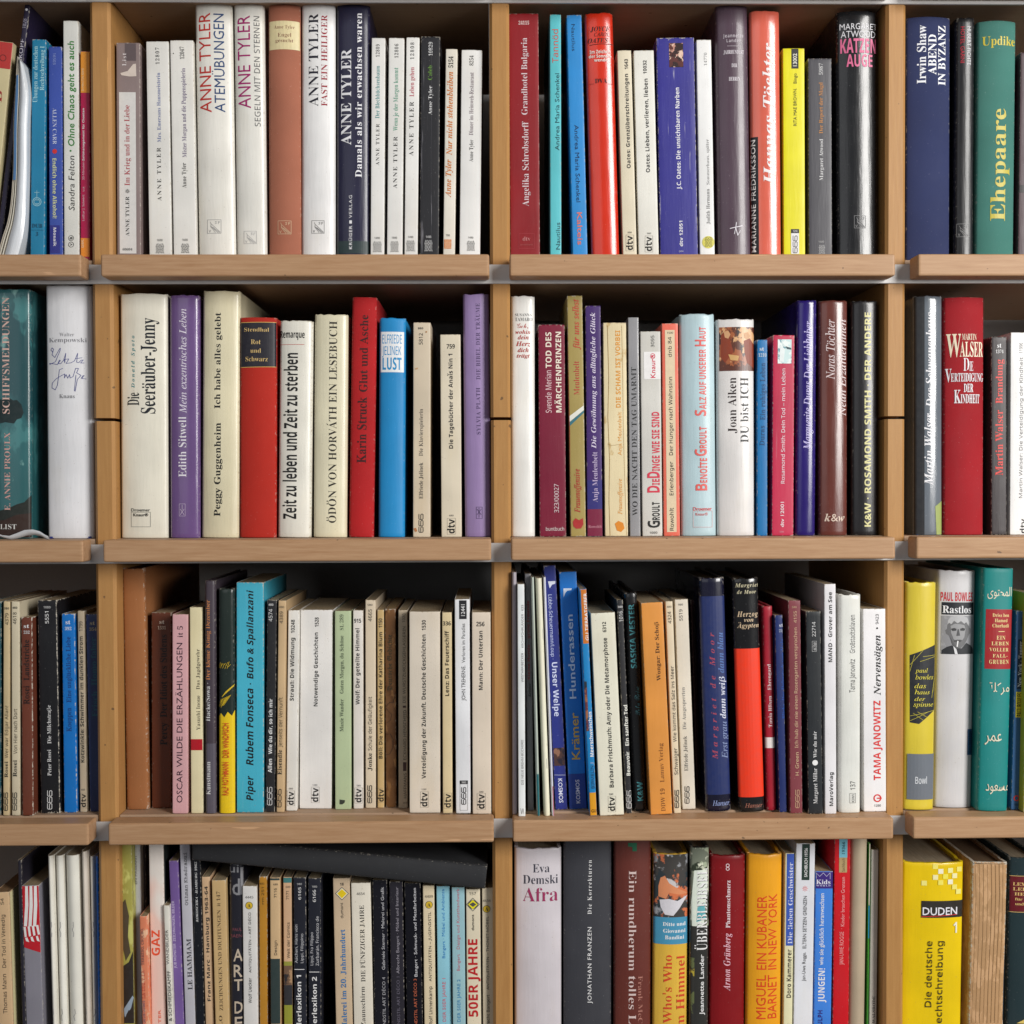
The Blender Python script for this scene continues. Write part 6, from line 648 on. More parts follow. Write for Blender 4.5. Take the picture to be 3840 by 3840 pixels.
0,45,120783,30,559,1,16,19,52,-11,-8,-5,-1,1,-5,5,-1,5,4,2,3,0,-38,-2,-2,-7,0,0,-4,30,0,0,4,-8,0,-2,5,0,43,120784,-85,559,1,28,19,52,-12,-3,-2,-2,-2,-5,1,-3,4,-3,3,0,2,9,
2,2,6,1,2,-2,2,-6,0,-4,-2,-7,-5,-7,-15,-15,0,-6,33,0,0,14,-3,0,-1,-5,-6,-3,-18,0,23,23,3,5,1,5,-1,5,-8,6,120784,0,559,1,27,14,52,-4,-1,-7,-6,0,-6,2,-2,7,-2,0,6,4,6,3,1,4,
-2,1,-3,0,-7,-4,-10,-17,-19,0,-7,34,0,0,15,-4,0,-3,-6,-2,-1,-19,0,20,19,4,6,2,5,-1,7,-3,4,-5,2,120785,0,559,1,42,19,52,-7,-1,-8,-4,-1,-7,2,-2,7,-1,0,5,2,4,4,2,5,-2,1,-3,
0,-8,-2,-3,-3,-2,-9,-1,0,-5,9,0,4,-2,2,-3,1,-8,-1,-3,-4,-3,-4,-1,-4,1,-4,5,-1,4,-6,-4,0,-4,4,-4,11,-3,4,0,7,2,7,6,2,4,0,4,-2,7,-5,4,-6,1,8,5,3,8,-1,5,-3,4,120786,-85,559,
2,17,2,18,0,-4,19,0,0,-8,-1,-2,-6,-1,0,-2,24,0,0,2,-3,0,-4,3,0,8,7,0,0,4,-7,0,0,33,-9,0,9,22,48,0,-14,-1,-3,0,-13,-16,0,10,17,1,0,0,2,4,6,120786,0,559,2,17,1,18,0,-5,20,
0,-1,-7,-3,-2,-4,0,0,-4,25,0,0,4,-3,0,-3,2,-1,7,8,0,0,5,-8,0,0,33,-10,0,5,21,18,-15,0,13,21,0,2,2,3,120786,30,559,2,17,1,18,0,-5,20,0,-1,-7,-3,-2,-4,0,0,-4,25,0,0,4,-3,0,
-3,2,0,7,7,0,0,5,-7,0,0,34,-11,0,4,21,43,-5,-9,-10,-16,15,0,120787,-85,559,1,33,5,27,4,-1,2,1,9,-1,3,-2,2,-3,1,-9,-3,-6,-4,-2,-5,0,-4,3,-2,5,-2,0,-2,-2,0,-4,3,-4,6,-2,8,
0,9,3,4,5,2,8,-1,6,-4,5,-6,3,-9,1,-7,-2,2,15,17,0,2,-2,1,-3,3,0,-1,12,-26,0,120787,0,559,1,33,4,26,3,25,27,0,0,-13,-4,0,-1,5,-18,0,-1,-13,2,1,14,-1,5,-3,4,-4,1,-11,-1,-4,
-2,-3,-6,-4,-6,-2,-15,3,-3,4,0,4,1,2,5,1,0,-4,1,-2,7,-3,4,1,2,2,2,5,0,9,-2,3,-3,2,-11,0,-1,-1,120787,30,559,1,35,4,26,5,-1,2,1,9,0,3,-2,2,-4,0,-8,-2,-5,-4,-2,-5,0,-3,2,
-2,4,0,2,-5,-1,-1,-2,0,-4,1,-2,5,-4,4,-1,8,0,6,2,6,4,2,3,2,8,-2,7,-3,5,-6,2,-15,1,-1,-1,1,13,17,0,2,-5,4,0,0,14,-28,0,120788,-85,559,2,28,24,52,11,-4,1,-4,-2,-3,-6,-2,-1,
8,-4,2,-4,-2,-3,-4,-2,-6,-1,-9,7,3,9,-1,4,-3,3,-4,1,-6,-1,-7,-3,-5,-5,-4,-7,-1,-9,2,-6,8,-2,6,0,13,1,6,4,9,3,3,7,4,11,21,28,-5,-1,-3,-3,0,-9,2,-7,6,-5,3,1,2,3,2,9,-2,9,
-2,2,120788,0,559,2,29,19,52,-4,-2,-7,-6,-4,-9,-1,-11,2,-14,3,-5,8,-5,5,-1,7,1,6,4,3,6,1,7,-1,6,-3,5,-5,3,-6,1,-6,-1,-4,-2,1,8,2,6,3,4,6,1,2,-3,1,-6,7,1,2,4,-3,6,-6,2,11,
21,27,5,-3,1,-3,0,-10,-1,-4,-2,-2,-3,-1,-3,1,-4,10,-1,9,6,3,120789,-85,559,1,11,4,37,0,14,33,0,0,-3,-19,-47,-5,0,19,43,-20,0,-3,-1,-2,-3,0,-3,120789,0,559,1,10,3,36,4,0,
2,7,3,1,19,0,-19,-44,6,0,20,48,0,3,-34,0,120790,-85,559,3,23,21,52,-10,-2,-3,-2,-4,-9,1,-4,4,-6,5,-3,-5,-3,-6,-6,0,-7,2,-4,9,-6,13,1,6,3,3,4,1,10,-2,3,-10,7,8,5,2,3,0,4,
-3,8,-5,3,10,20,49,-3,-1,-2,-2,-2,-6,1,-4,4,-4,4,-2,5,6,0,8,-1,2,10,17,24,-4,-5,-2,-6,1,-4,4,-6,8,0,2,2,3,7,-1,4,-2,3,120791,-85,559,2,29,19,52,5,-1,4,-2,6,-7,2,-6,0,-14,
-2,-10,-2,-4,-6,-6,-5,-2,-8,0,-5,2,-3,4,0,3,3,2,1,-3,4,-4,4,-1,7,6,4,18,-3,-4,-8,-3,-6,1,-4,3,-3,5,-1,6,2,9,2,3,7,4,10,19,48,4,-1,4,-9,0,-8,-1,-3,-6,-3,-6,3,-2,8,2,10,2,
2,120791,0,559,2,27,19,52,-5,0,-4,-2,-6,-6,-1,-4,1,-12,2,-4,5,-3,9,-1,3,1,4,4,-3,-16,-7,-5,-3,0,-3,2,-3,6,-3,-2,0,-5,4,-5,7,-1,5,1,8,4,3,4,4,9,1,11,-2,14,-7,8,9,22,46,3,
-3,2,-13,-3,-4,-4,-1,-5,3,-2,7,0,5,4,7,120802,20,572,2,15,15,52,-8,-7,-2,-5,-2,-14,1,-11,4,-9,5,-5,8,-2,10,3,3,4,2,6,2,14,-1,11,-3,8,-6,6,12,21,47,4,-2,4,-4,2,-15,-2,-16,
-4,-4,-4,-1,-5,1,-4,4,-2,16,2,15,4,4,120803,20,572,1,7,20,52,-14,-11,4,-5,9,8,0,-44,7,0,0,52,120804,20,572,1,22,15,52,-8,-3,-3,-3,3,-4,3,2,10,3,3,-1,5,-4,1,-4,-3,-9,-23,
-24,0,-5,35,0,0,6,-26,0,10,11,4,3,6,7,3,8,-1,9,-3,5,-5,2,120805,20,572,1,36,27,51,5,-2,3,-4,1,-6,-3,-8,-4,-3,-4,-1,5,-1,4,-3,3,-8,0,-5,-5,-7,-3,-2,-16,-2,-10,3,0,6,11,-3,
9,0,4,2,3,4,-1,8,-2,3,-11,2,-5,0,0,5,11,1,4,2,2,3,1,4,-3,6,-6,2,-10,-3,-3,-2,-4,5,7,4,5,1,120806,20,572,2,11,26,52,-25,-35,0,-5,25,0,0,-12,6,0,0,12,8,0,0,5,-8,0,0,35,4,
26,17,-18,0,16,23,2,3,120807,20,572,1,26,6,27,2,25,26,0,0,-6,-21,0,-1,-15,5,1,10,-1,5,-3,4,-5,1,-7,-1,-7,-4,-5,-6,-4,-12,-1,-10,3,0,6,10,-3,9,0,4,2,3,4,0,9,-3,3,-4,2,-10,
1,-4,-1,120808,20,572,2,27,34,52,0,-6,-2,0,-1,1,-12,-2,-5,-4,-4,-15,1,0,4,5,4,1,10,-1,5,-3,3,-5,1,-6,-1,-8,-4,-5,-5,-4,-7,-1,-4,1,-8,5,-3,4,-2,6,0,12,2,11,2,5,3,4,10,5,
12,26,26,3,-2,2,-3,0,-10,-2,-3,-4,-3,-7,0,-5,4,-2,6,0,5,5,6,2,1,120809,20,572,1,7,3,52,0,-6,28,0,-21,-46,7,0,21,46,0,6,120810,20,572,3,27,16,52,-7,-3,-2,-2,-2,-7,3,-8,6,
-5,-3,-1,-6,-7,-2,-6,2,-6,3,-4,5,-3,8,-1,7,1,5,3,4,4,1,6,-1,4,-3,5,-5,4,-3,1,5,3,4,4,1,3,-1,8,-3,4,-5,2,10,20,47,7,-2,2,-2,1,-3,-1,-4,-8,-6,-5,2,-4,5,0,6,2,2,12,19,24,2,
0,4,-2,6,-5,0,-7,-2,-3,-8,-3,-5,1,-4,2,-2,6,0,4,2,3,120811,20,572,2,29,25,52,8,-5,4,-10,1,-8,-1,-10,-4,-10,-3,-4,-4,-3,-6,-2,-10,-1,-1,1,-2,0,0,6,3,-1,8,0,4,1,3,2,4,6,2,
7,0,4,-5,-4,-8,-2,-6,1,-4,3,-4,5,-1,7,1,5,4,8,7,4,13,20,47,6,-2,4,-5,1,-3,0,-6,-3,-4,-8,-3,-5,1,-3,2,-2,8,1,5,2,4,3,2,120812,0,572,2,14,21,52,-11,-3,-6,-9,-1,-7,1,-18,3,
-9,5,-5,9,-2,10,3,6,10,2,14,-2,11,-3,8,-5,5,12,24,42,2,-3,2,-13,-2,-14,-2,-3,-3,-1,-4,1,-2,3,-2,14,2,13,2,3,4,1,120813,0,572,1,7,21,51,-17,-13,6,-6,9,7,0,-39,11,0,0,51,
120814,0,572,1,21,26,52,7,-4,4,-6,0,-8,-1,-4,-2,-3,-18,-17,0,-1,23,0,0,-9,-36,0,0,8,19,19,5,10,-2,5,-2,1,-6,0,-8,-5,-6,7,7,5,7,2,120815,0,572,1,32,27,51,5,-2,4,-4,1,-5,
-1,-5,-2,-4,-8,-4,5,-1,7,-6,0,-9,-2,-4,-7,-6,-11,-2,-15,3,0,9,10,-3,8,0,4,2,2,8,-3,3,-13,1,0,9,8,0,5,2,2,3,0,4,-4,3,-7,0,-7,-3,-5,7,7,4,4,1,120816,0,572,2,11,24,51,-23,
-33,0,-7,22,0,0,-11,11,0,0,11,6,0,0,8,-6,0,0,32,5,24,39,-1,-3,0,-17,-12,0,12,20,120817,0,572,1,23,5,25,4,-2,3,1,5,0,7,-2,3,-6,-3,-6,-10,-2,-10,3,0,-9,9,-3,13,1,7,4,4,6,1,
7,-2,9,-6,5,-8,2,-7,-1,1,10,18,0,0,9,-28,0,120818,0,572,2,25,34,52,1,-1,0,-8,-12,0,-7,-4,-2,-3,-1,-9,4,5,3,1,10,-1,5,-3,3,-5,1,-7,-1,-7,-4,-6,-5,-4,-8,-1,-5,1,-8,5,-3,4,
-2,6,0,16,2,8,5,7,12,6,10,24,25,3,-2,1,-3,0,-7,-2,-3,-7,-2,-4,3,-2,7,1,3,5,4,120819,0,572,1,7,2,51,0,-9,25,0,-19,-42,11,0,20,45,0,6,120820,0,572,3,26,16,52,-4,-1,-6,-4,
-2,-7,1,-4,4,-7,3,-2,-7,-5,-2,-4,1,-11,3,-4,6,-3,8,-1,9,2,4,2,4,6,1,4,-1,4,-5,7,-5,3,6,5,2,3,1,5,-2,7,-6,4,-4,1,10,18,44,-2,-1,-2,-4,1,-3,3,-3,3,-1,4,2,2,5,-2,4,-2,1,10,
21,22,4,-2,4,-6,-1,-3,-2,-2,-6,-2,-5,2,-2,2,0,5,4,5,120821,0,572,2,23,20,52,-7,-1,-6,-4,-4,-5,-1,-8,1,-7,3,-5,5,-3,10,-1,8,6,-2,-9,-2,-3,-7,-4,-12,0,0,-8,3,-1,15,2,4,2,8,
9,3,17,-3,13,-3,5,-4,3,10,17,43,-4,-5,0,-7,2,-3,7,-2,5,4,1,2,0,4,-2,4,-4,3]
load_glyphs(GLYPHS)
CAPH = {}
def caph(st):
    if st not in CAPH: CAPH[st] = float(glyph('H', st)[0][:, 1].max())
    return CAPH[st]
def layout(s, st, sp=0., shear=0.):
    x = 0; V = []; T = []; n = 0
    for ch in s:
        if ch == ' ': x += .28+sp; continue
        vs, ts, adv = glyph(ch, st)
        if len(vs):
            q = vs.copy(); q[:, 0] += x+shear*vs[:, 1]; V.append(q); T += [(a+n, b+n, c+n) for a, b, c in ts]; n += len(vs)
        x += adv+sp
    V = np.vstack(V); return V, T
def split(V, T, lim0, edge):
    V = [tuple(v) for v in V]; T = list(T); out = []; mid = {}
    while T:
        t = T.pop(); xs = [V[i][0] for i in t]
        mx = max(max(xs), -min(xs)); lim = lim0 if mx < edge else .0005
        if max(xs)-min(xs) <= lim or (mx >= edge and max(xs)-min(xs) < lim0 and min(abs(q) for q in xs) < edge-.0006 and len(V) > 60000): out.append(t); continue
        e = max(((abs(V[t[i]][0]-V[t[(i+1) % 3]][0]), i) for i in range(3)))[1]
        a, b, c = t[e], t[(e+1) % 3], t[(e+2) % 3]
        k = (min(a, b), max(a, b))
        if k not in mid: mid[k] = len(V); V.append(((V[a][0]+V[b][0])/2, (V[a][1]+V[b][1])/2))
        m = mid[k]; T += [(a, m, c), (m, b, c)]
    return V, out
# item constructors, all in the coordinates of the close look the book was measured in
def t(s, st, col, x0, y0, x1, y1, d='u', sp=0., sh=0., nm='lettering'): return ('t', s, st, col, x0, y0, x1, y1, d, sp, sh, nm)
def p(col, x0, y0, x1, y1, nm='colour_panel'): return ('p', col, x0, y0, x1, y1, nm)
def o(col, x0, y0, x1, y1, wd=2): return ('o', col, x0, y0, x1, y1, wd)
def dsc(col, x, y, r, r2=0, nm='printed_mark'): return ('d', col, x, y, r, r2, nm)
def g(col, pts, nm='printed_shape'): return ('g', col, pts, nm)
def ln(col, pts, wd=3, nm='printed_line'): return ('l', col, pts, wd, nm)
def img(cols, x0, y0, x1, y1, sc=60): return ('i', cols, x0, y0, x1, y1, sc)
def fish(x0, y0, x1, y1, col='1c1c1c'):
    W, H = (x1-x0)/3, (y1-y0)/3; L = []
    for r in range(3):
        for c in range(3):
            a, b = x0+c*W, y0+r*H
            if (r+c) % 2: L += [[(a, b), (a+W, b+H)], [(a+W, b), (a, b+H)]]
            else: L += [[(a, b+H), (a+W/2, b), (a+W, b+H)], [(a, b+H*.9), (a+W, b+H*.9)]]
    return ('m', col, L, 2.3, 'publisher_mark')
def sfm(x0, y0, x1, y1, col='888888'):
    W, H = x1-x0, y1-y0; P = lambda u, v: (x0+u*W, y0+v*H)
    return ('m', col, [[P(0, 0), P(1, 0), P(1, 1), P(0, 1), P(0, 0)], [P(.2, .15), P(.28, .3), P(.25, .5), P(.45, .75), P(.6, .95)], [P(.28, .3), P(.5, .5), P(.95, .92)], [P(.4, .55), P(.9, .95)], [P(.3, .5), P(.8, .98)],
        [P(.7, .12), P(.58, .14), P(.68, .26), P(.56, .3)], [P(.92, .12), P(.8, .12), P(.8, .32)], [P(.8, .2), P(.9, .2)], [P(.12, .75), P(.18, .92), P(.26, .75)]], 2.6, 'publisher_mark')
def dtv(x0, y0, x1, y1, col='161616'): return [o('8a8478' if col == '161616' else col, x0-3, y0-6, x1+7, y1+6, 1.6), t('dtv', 'sB', col, x0, y0, x1, y1, nm='publisher_mark')]
def aaa(x0, y0, x1, y1, col='222222'):
    L = []; H = (y1-y0)/3; W = x1-x0
    for i in range(3):
        b = y0+i*H+H*.08; e = b+H*.84; P = lambda u, v: (x0+u*W, b+v*(e-b))
        L += [[P(0, .0), P(0, .85), P(.2, 1), P(.8, 1), P(1, .85), P(1, .1)], [P(.45, 1), P(.45, .15), P(.6, 0), P(.85, 0), P(1, .1)]]
    return ('m', col, L, 4.6, 'publisher_mark')
REG = {}
for _i, (_y) in enumerate((0, 1050, 2100)):
    for _k, _x in zip('abcd', (0, 900, 1840, 2840)): REG['%d%s' % (_i+1, _k)] = (_x, _y, 1000/1932)
for _k, _x in zip('abcdef', (0, 640, 1240, 1880, 2580, 3080)): REG['4'+_k] = (_x, 3080, 760/1932)
SHELF_Z = {0: .4245, 1: .1909, 2: -.0427, 3: -.2763, 4: -.5099}
SHELF_N = {1: 'top shelf', 2: 'second shelf', 3: 'third shelf', 4: 'bottom shelf'}
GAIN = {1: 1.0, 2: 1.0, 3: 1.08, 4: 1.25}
BOOKS = []
LEFT = [None, None]
LABELS = {}

def polyline(pts, wd):
    V = []; T = []
    for (a, b) in zip(pts[:-1], pts[1:]):
        a = Vector(a[:2]); b = Vector(b[:2]); dd = b-a
        if dd.length < 1e-9: continue
        dd.normalize(); nn = Vector((-dd.y, dd.x))*wd/2; a2 = a-dd*wd*.35; b2 = b+dd*wd*.35
        n = len(V); V += [tuple(a2-nn), tuple(b2-nn), tuple(b2+nn), tuple(a2+nn)]; T += [(n, n+1, n+2), (n, n+2, n+3)]
    return V, T

class Frame:
    """spine frame of one book: u across, v up, y(u) the depth of the spine surface"""
    def __init__(s, org, th, w, h, bulge, rc): s.org, s.th, s.w, s.h, s.bulge, s.rc = org, th, w, h, bulge, rc
    def loc(s, P):
        dx, dz = P.x-s.org.x, P.z-s.org.z; c, sn = math.cos(s.th), math.sin(s.th)
        return (dx*c-dz*sn, dx*sn+dz*c)
    def y(s, u):
        hw = s.w/2; q = min(1, abs(u)/hw); y = s.bulge*q*q
        e = abs(u)-(hw-s.rc)
        if e > 0: e = min(e, s.rc); y += s.rc-math.sqrt(max(0, s.rc**2-e*e))
        return y

def make_cover(fr, depth, thk, mat, parent, name, kind):
    w, h, rc = fr.w, fr.h, fr.rc; hw = w/2
    us = [-hw]; ws = [1.]
    for a in (22, 45, 68): us.append(-hw+rc*(1-math.cos(math.radians(a)))); ws.append(.9 if a == 45 else .55)
    k = 8
    for i in range(k+1): us.append(-hw+rc+(w-2*rc)*i/k); ws.append(0 if 0 < i < k else .1)
    for a in (68, 45, 22): us.append(hw-rc*(1-math.cos(math.radians(a)))); ws.append(.9 if a == 45 else .55)
    us.append(hw); ws.append(1.)
    # outer path
    ys = [fr.y(u) for u in us]
    if kind in 'HJB':                                 # shallow joint groove behind the spine shoulder
        yb = ys[0]
        pre = [(-hw, depth, .3), (-hw, yb+.014, 0), (-hw+.0006, yb+.008, 0), (-hw+.0001, yb+.003, .2)]
    else:
        yb = ys[0]; pre = [(-hw, depth, .3), (-hw, yb+.012, 0), (-hw, yb+.0015, .3)]
    out = pre+[(u, y, c) for u, y, c in zip(us, ys, ws)]+[(-a, b, c) for a, b, c in reversed(pre)]
    inn = []
    for i, (u, y, c) in enumerate(out):
        a = out[max(0, i-1)]; b = out[min(len(out)-1, i+1)]
        dx, dy = b[0]-a[0], b[1]-a[1]; L = math.hypot(dx, dy) or 1
        nx, ny = -dy/L, dx/L                           # inward normal for this walk direction
        nu = u+nx*thk; nu = max(-hw+thk*.95, min(hw-thk*.95, nu)) if w > 2.2*thk else 0
        inn.append((nu, y+ny*thk, c))
    zs = [0, .0009, .004, h*.25, h*.5, h*.75, h-.004, h-.0009, h]; zw = [1, .45, 0, 0, 0, 0, 0, .45, 1]
    V = []; W = []; Fc = []; n = len(out)
    jag = [rnd.uniform(-1, 1)*(.00055 if kind in 'JB' else .0001) for _ in range(n)]
    ph = rnd.uniform(0, 6); wob = .00025 if kind == 'J' else .0001
    def put(path, dz):
        idx = []
        for zi, z in enumerate(zs):
            row = []
            for i, (u, y, c) in enumerate(path):
                zz = z+dz*(1 if zi == len(zs)-1 else 0)
                if zi == len(zs)-1: zz += jag[i]
                if zi in (0, len(zs)-1) : sh = .0004 if thk > .001 else .00015
                else: sh = 0
                row.append(len(V)); V.append((u, y+sh, zz)); W.append(min(1, c*.8+zw[zi]*.75))
            idx.append(row)
        return idx
    A = put(out, 0); B = put(inn, 0)
    for zi in range(len(zs)-1):
        for i in range(n-1):
            Fc.append((A[zi][i], A[zi][i+1], A[zi+1][i+1], A[zi+1][i]))
            Fc.append((B[zi][i+1], B[zi][i], B[zi+1][i], B[zi+1][i+1]))
    T_, B_ = len(zs)-1, 0
    for i in range(n-1):
        Fc.append((A[T_][i], A[T_][i+1], B[T_][i+1], B[T_][i])); Fc.append((A[0][i+1], A[0][i], B[0][i], B[0][i+1]))
    for zi in range(len(zs)-1):
        Fc.append((A[zi][0], A[zi+1][0], B[zi+1][0], B[zi][0])); Fc.append((A[zi+1][n-1], A[zi][n-1], B[zi][n-1], B[zi+1][n-1]))
    ob = mesh_obj(name, V, Fc, mat, parent)
    at_ = ob.data.attributes.new('wear', 'FLOAT', 'POINT'); at_.data.foreach_set('value', W)
    nf = (n-1)*2*(len(zs)-1)
    for i, pl in enumerate(ob.data.polygons): pl.use_smooth = i < nf
    return ob

def build_book(reg, q, col, kind, short, desc, items=(), **k):
    rx, ry, s = REG[reg]; row = int(reg[0])
    xt0, xt1, yt, xb0, xb1, yb = q
    px = lambda x, y: (rx+x*s, ry+y*s)
    zb = SHELF_Z[row]
    Y = k.get('y', None)
    if Y is None:
        if row == 3:                                  # the foot of the spine shows on the board: that fixes its depth
            Y = .01
            for _ in range(4):
                Pb = at(*px((xb0+xb1)/2, yb), Y); Y += (zb-Pb.z)*(Y+CAM_D)/(zb) if abs(zb) > .01 else 0
            Y = max(-.012, min(.05, Y))
        else: Y = .009+{1: .001, 2: 0, 4: .004}[row]*rnd.random()
    TL, TR, BL, BR = (at(*px(*c), Y) for c in ((xt0, yt), (xt1, yt), (xb0, yb), (xb1, yb)))
    T = (TL+TR)/2; B = (BL+BR)/2; dx, dz = T.x-B.x, T.z-B.z; th = math.atan2(dx, dz)
    w = ((TR-TL).length+(BR-BL).length)/2*math.cos(th)-.0007
    ax = (math.sin(th), math.cos(th)); r = w/2*abs(math.sin(th))
    tt = (zb+r+.0002-B.z)/ax[1]; org = Vector((B.x+ax[0]*tt, Y, zb+r+.0002)); h = (T.z-org.z)/ax[1]
    depth = k.get('dep', {'P': .118, 'H': .138, 'J': .14, 'B': .15, 'M': .14}[kind]); depth = min(depth+rnd.uniform(-.003, .003), .2)
    bulge = k.get('bu', {'P': .0003, 'H': min(.0035, w*.1), 'J': min(.0038, w*.115), 'B': .0003, 'M': .0015}[kind])
    rc = min(w*.3, {'P': .0006, 'H': .0022, 'J': .0024, 'B': .002, 'M': .0014}[kind])
    fr = Frame(org, th, w, h, bulge, rc)
    nm = {'P': 'paperback_book', 'H': 'hardback_book', 'J': 'hardback_book', 'B': 'slipcase', 'M': 'booklet'}[kind]
    nm = k.get('nm', nm)
    root = empty(nm, org, (0, th, 0))
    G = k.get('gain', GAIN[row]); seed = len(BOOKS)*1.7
    sty = {'P': dict(rough=.42, wear=.62), 'H': dict(rough=.8, wear=.28, cloth=True), 'J': dict(rough=.34, wear=.22, coat=.22), 'B': dict(rough=.75, wear=.5), 'M': dict(rough=.4, wear=.3)}[kind]
    sty.update({a: k[a] for a in ('rough', 'wear', 'coat', 'crease', 'art', 'age', 'cloth') if a in k})
    mt = cover_mat(col, g=G, seed=seed, **sty)
    thk = {'P': .00035, 'H': .0025, 'J': .0027, 'B': .0012, 'M': .0003}[kind]
    if w < 3*thk: thk = w*.2
    make_cover(fr, depth, thk, mt, root, {'P': 'cover', 'H': 'cloth_cover', 'J': 'dust_jacket', 'B': 'cover', 'M': 'cover'}[kind], kind)
    ins = .003 if kind in 'HJ' else .0003
    pw = w/2-thk-.0001
    if pw > .0004:
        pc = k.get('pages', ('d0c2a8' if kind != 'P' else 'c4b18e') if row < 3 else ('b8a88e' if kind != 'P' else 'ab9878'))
        y0 = fr.y(0)+thk+(.0015 if kind in 'HJ' else .0003)
        V = []; n = 7; Fc = []
        top = h-ins
        for z in (ins*.8, top):
            for i in range(n):
                u = -pw+2*pw*i/(n-1); V.append((u, y0+fr.y(u)*.8, z+(0 if z < top else rnd.uniform(-.00012, .00012))))
            V += [(pw, depth-.003, z), (-pw, depth-.003, z)]
        m_ = n+2; Fc.append(tuple(range(m_, 2*m_))); Fc.append(tuple(reversed(range(m_))))
        for i in range(m_): j = (i+1) % m_; Fc.append((i, j, m_+j, m_+i))
        mesh_obj('page_block', V, Fc, pages_mat(pc, 0), root)
    if k.get('side'):                                  # the front board is printed in another colour than the spine
        xs = w/2+.00012; ya = fr.y(w/2)+.0012
        mesh_obj('front_board_print', [(xs, ya, .001), (xs, depth-.001, .001), (xs, depth-.001, h-.001), (xs, ya, h-.001)], [(0, 1, 2, 3)], ink(k['side'], G), root)
    if k.get('foot'):                                  # coloured board edge showing under the jacket
        mesh_obj('board_edge', [(-w/2+.002, fr.y(w/2)*.4-.0002, .0), (w/2-.002, fr.y(w/2)*.4-.0002, 0), (w/2-.002, fr.y(w/2)*.4-.0002, .0016), (-w/2+.002, fr.y(w/2)*.4-.0002, .0016),
            (-w/2+.002, .01, .0), (w/2-.002, .01, 0), (w/2-.002, .01, .0016), (-w/2+.002, .01, .0016)], [(0, 1, 2, 3), (3, 2, 6, 7), (1, 5, 6, 2), (4, 0, 3, 7)], ink(k['foot']), root)
    lay = [0]
    def emit(nm_, uv, ts, mat, off=None):
        lay[0] += 1
        e = .00014+.000035*lay[0]
        hw = w/2-.00015
        uv = [(max(-hw, min(hw, a)), max(.0004, min(h-.0004, b))) for a, b in uv]
        uv, ts = split(uv, ts, .0032 if bulge > .0008 else .02, w/2-rc)
        V = [(a, fr.y(a)-e, b) for a, b in uv]
        good = [f for f in ts if (V[f[0]][0]-V[f[1]][0])*(V[f[2]][2]-V[f[1]][2])-(V[f[0]][2]-V[f[1]][2])*(V[f[2]][0]-V[f[1]][0]) != 0]
        if good: mesh_obj(nm_, V, good, mat, root)
    def L2(x, y): return fr.loc(at(*px(x, y), Y))
    def rect(x0, y0, x1, y1):
        cx, cy = (x0+x1)/2, (y0+y1)/2; c = L2(cx, cy); a = L2(x1, cy); b = L2(cx, y0)
        hx = math.hypot(a[0]-c[0], a[1]-c[1]); hz = math.hypot(b[0]-c[0], b[1]-c[1]); return c, hx, hz
    flat = []
    for it in items: flat += it if isinstance(it, list) else [it]
    for it in flat:
        ty = it[0]
        if ty == 't':
            _, st_, fs, c_, x0, y0, x1, y1, d, sp, sh, nm_ = it
            V, ts = layout(st_, fs, sp, sh); c, hx, hz = rect(x0, y0, x1, y1)
            m0, m1 = V[:, 0].min(), V[:, 0].max(); ch = caph(fs) if any(a.isupper() or a.isdigit() or a in 'bdfhklt' or ord(a) > 255 for a in st_) else V[:, 1].max()
            if any(ord(a) > 1500 for a in st_): ch = V[:, 1].max()
            A = (V[:, 0]-m0)/(m1-m0)*2-1; Bv = V[:, 1]/ch*2-1
            if d == 'h': uu = c[0]+A*hx; vv = c[1]+Bv*hz
            elif d == 'u': uu = c[0]-Bv*hx; vv = c[1]+A*hz
            else: uu = c[0]+Bv*hx; vv = c[1]-A*hz
            emit(nm_, list(zip(uu.tolist(), vv.tolist())), ts, ink(c_, G), off=.00042)
        elif ty in 'pi':
            x0, y0, x1, y1 = it[2:6]; c, hx, hz = rect(x0, y0, x1, y1)
            V = [(c[0]-hx, c[1]-hz), (c[0]+hx, c[1]-hz), (c[0]+hx, c[1]+hz), (c[0]-hx, c[1]+hz)]
            if ty == 'p': emit(it[6], V, [(0, 1, 2), (0, 2, 3)], ink(it[1], G))
            else: emit('cover_picture', V, [(0, 1, 2), (0, 2, 3)], art_mat(it[1], it[6], seed, G))
        elif ty == 'o':
            _, c_, x0, y0, x1, y1, wd = it
            P = [L2(*a) for a in ((x0, y0), (x1, y0), (x1, y1), (x0, y1), (x0, y0))]; V, ts = polyline(P, wd*s/4450)
            emit('printed_frame', V, ts, ink(c_, G), off=.00036)
        elif ty in 'lm':
            _, c_, pts, wd, nm_ = it; V = []; ts = []
            for pl in (pts if ty == 'm' else [pts]):
                a, b = polyline([L2(*z) for z in pl], wd*s/4450); ts += [(i+len(V), j+len(V), l+len(V)) for i, j, l in b]; V += a
            emit(nm_, V, ts, ink(c_, G), off=.0004)
        elif ty == 'd':
            _, c_, x, y, r_, r2, nm_ = it; c = L2(x, y); R_ = r_*s/4450; Q = r2*s/4450; n = 24; V = []; ts = []
            for i in range(n):
                a = math.tau*i/n; V += [(c[0]+R_*math.cos(a), c[1]+R_*math.sin(a)), (c[0]+Q*math.cos(a), c[1]+Q*math.sin(a))]
            for i in range(n):
                j = (i+1) % n; ts += [(2*i, 2*j, 2*j+1), (2*i, 2*j+1, 2*i+1)]
            emit(nm_, V, ts, ink(c_, G), off=.0003)
        elif ty == 'g':
            _, c_, pts, nm_ = it; V = [L2(*z) for z in pts]; ts = [tuple(x) for x in tessellate_polygon([[Vector((a, b, 0)) for a, b in V]])]
            emit(nm_, V, ts, ink(c_, G))
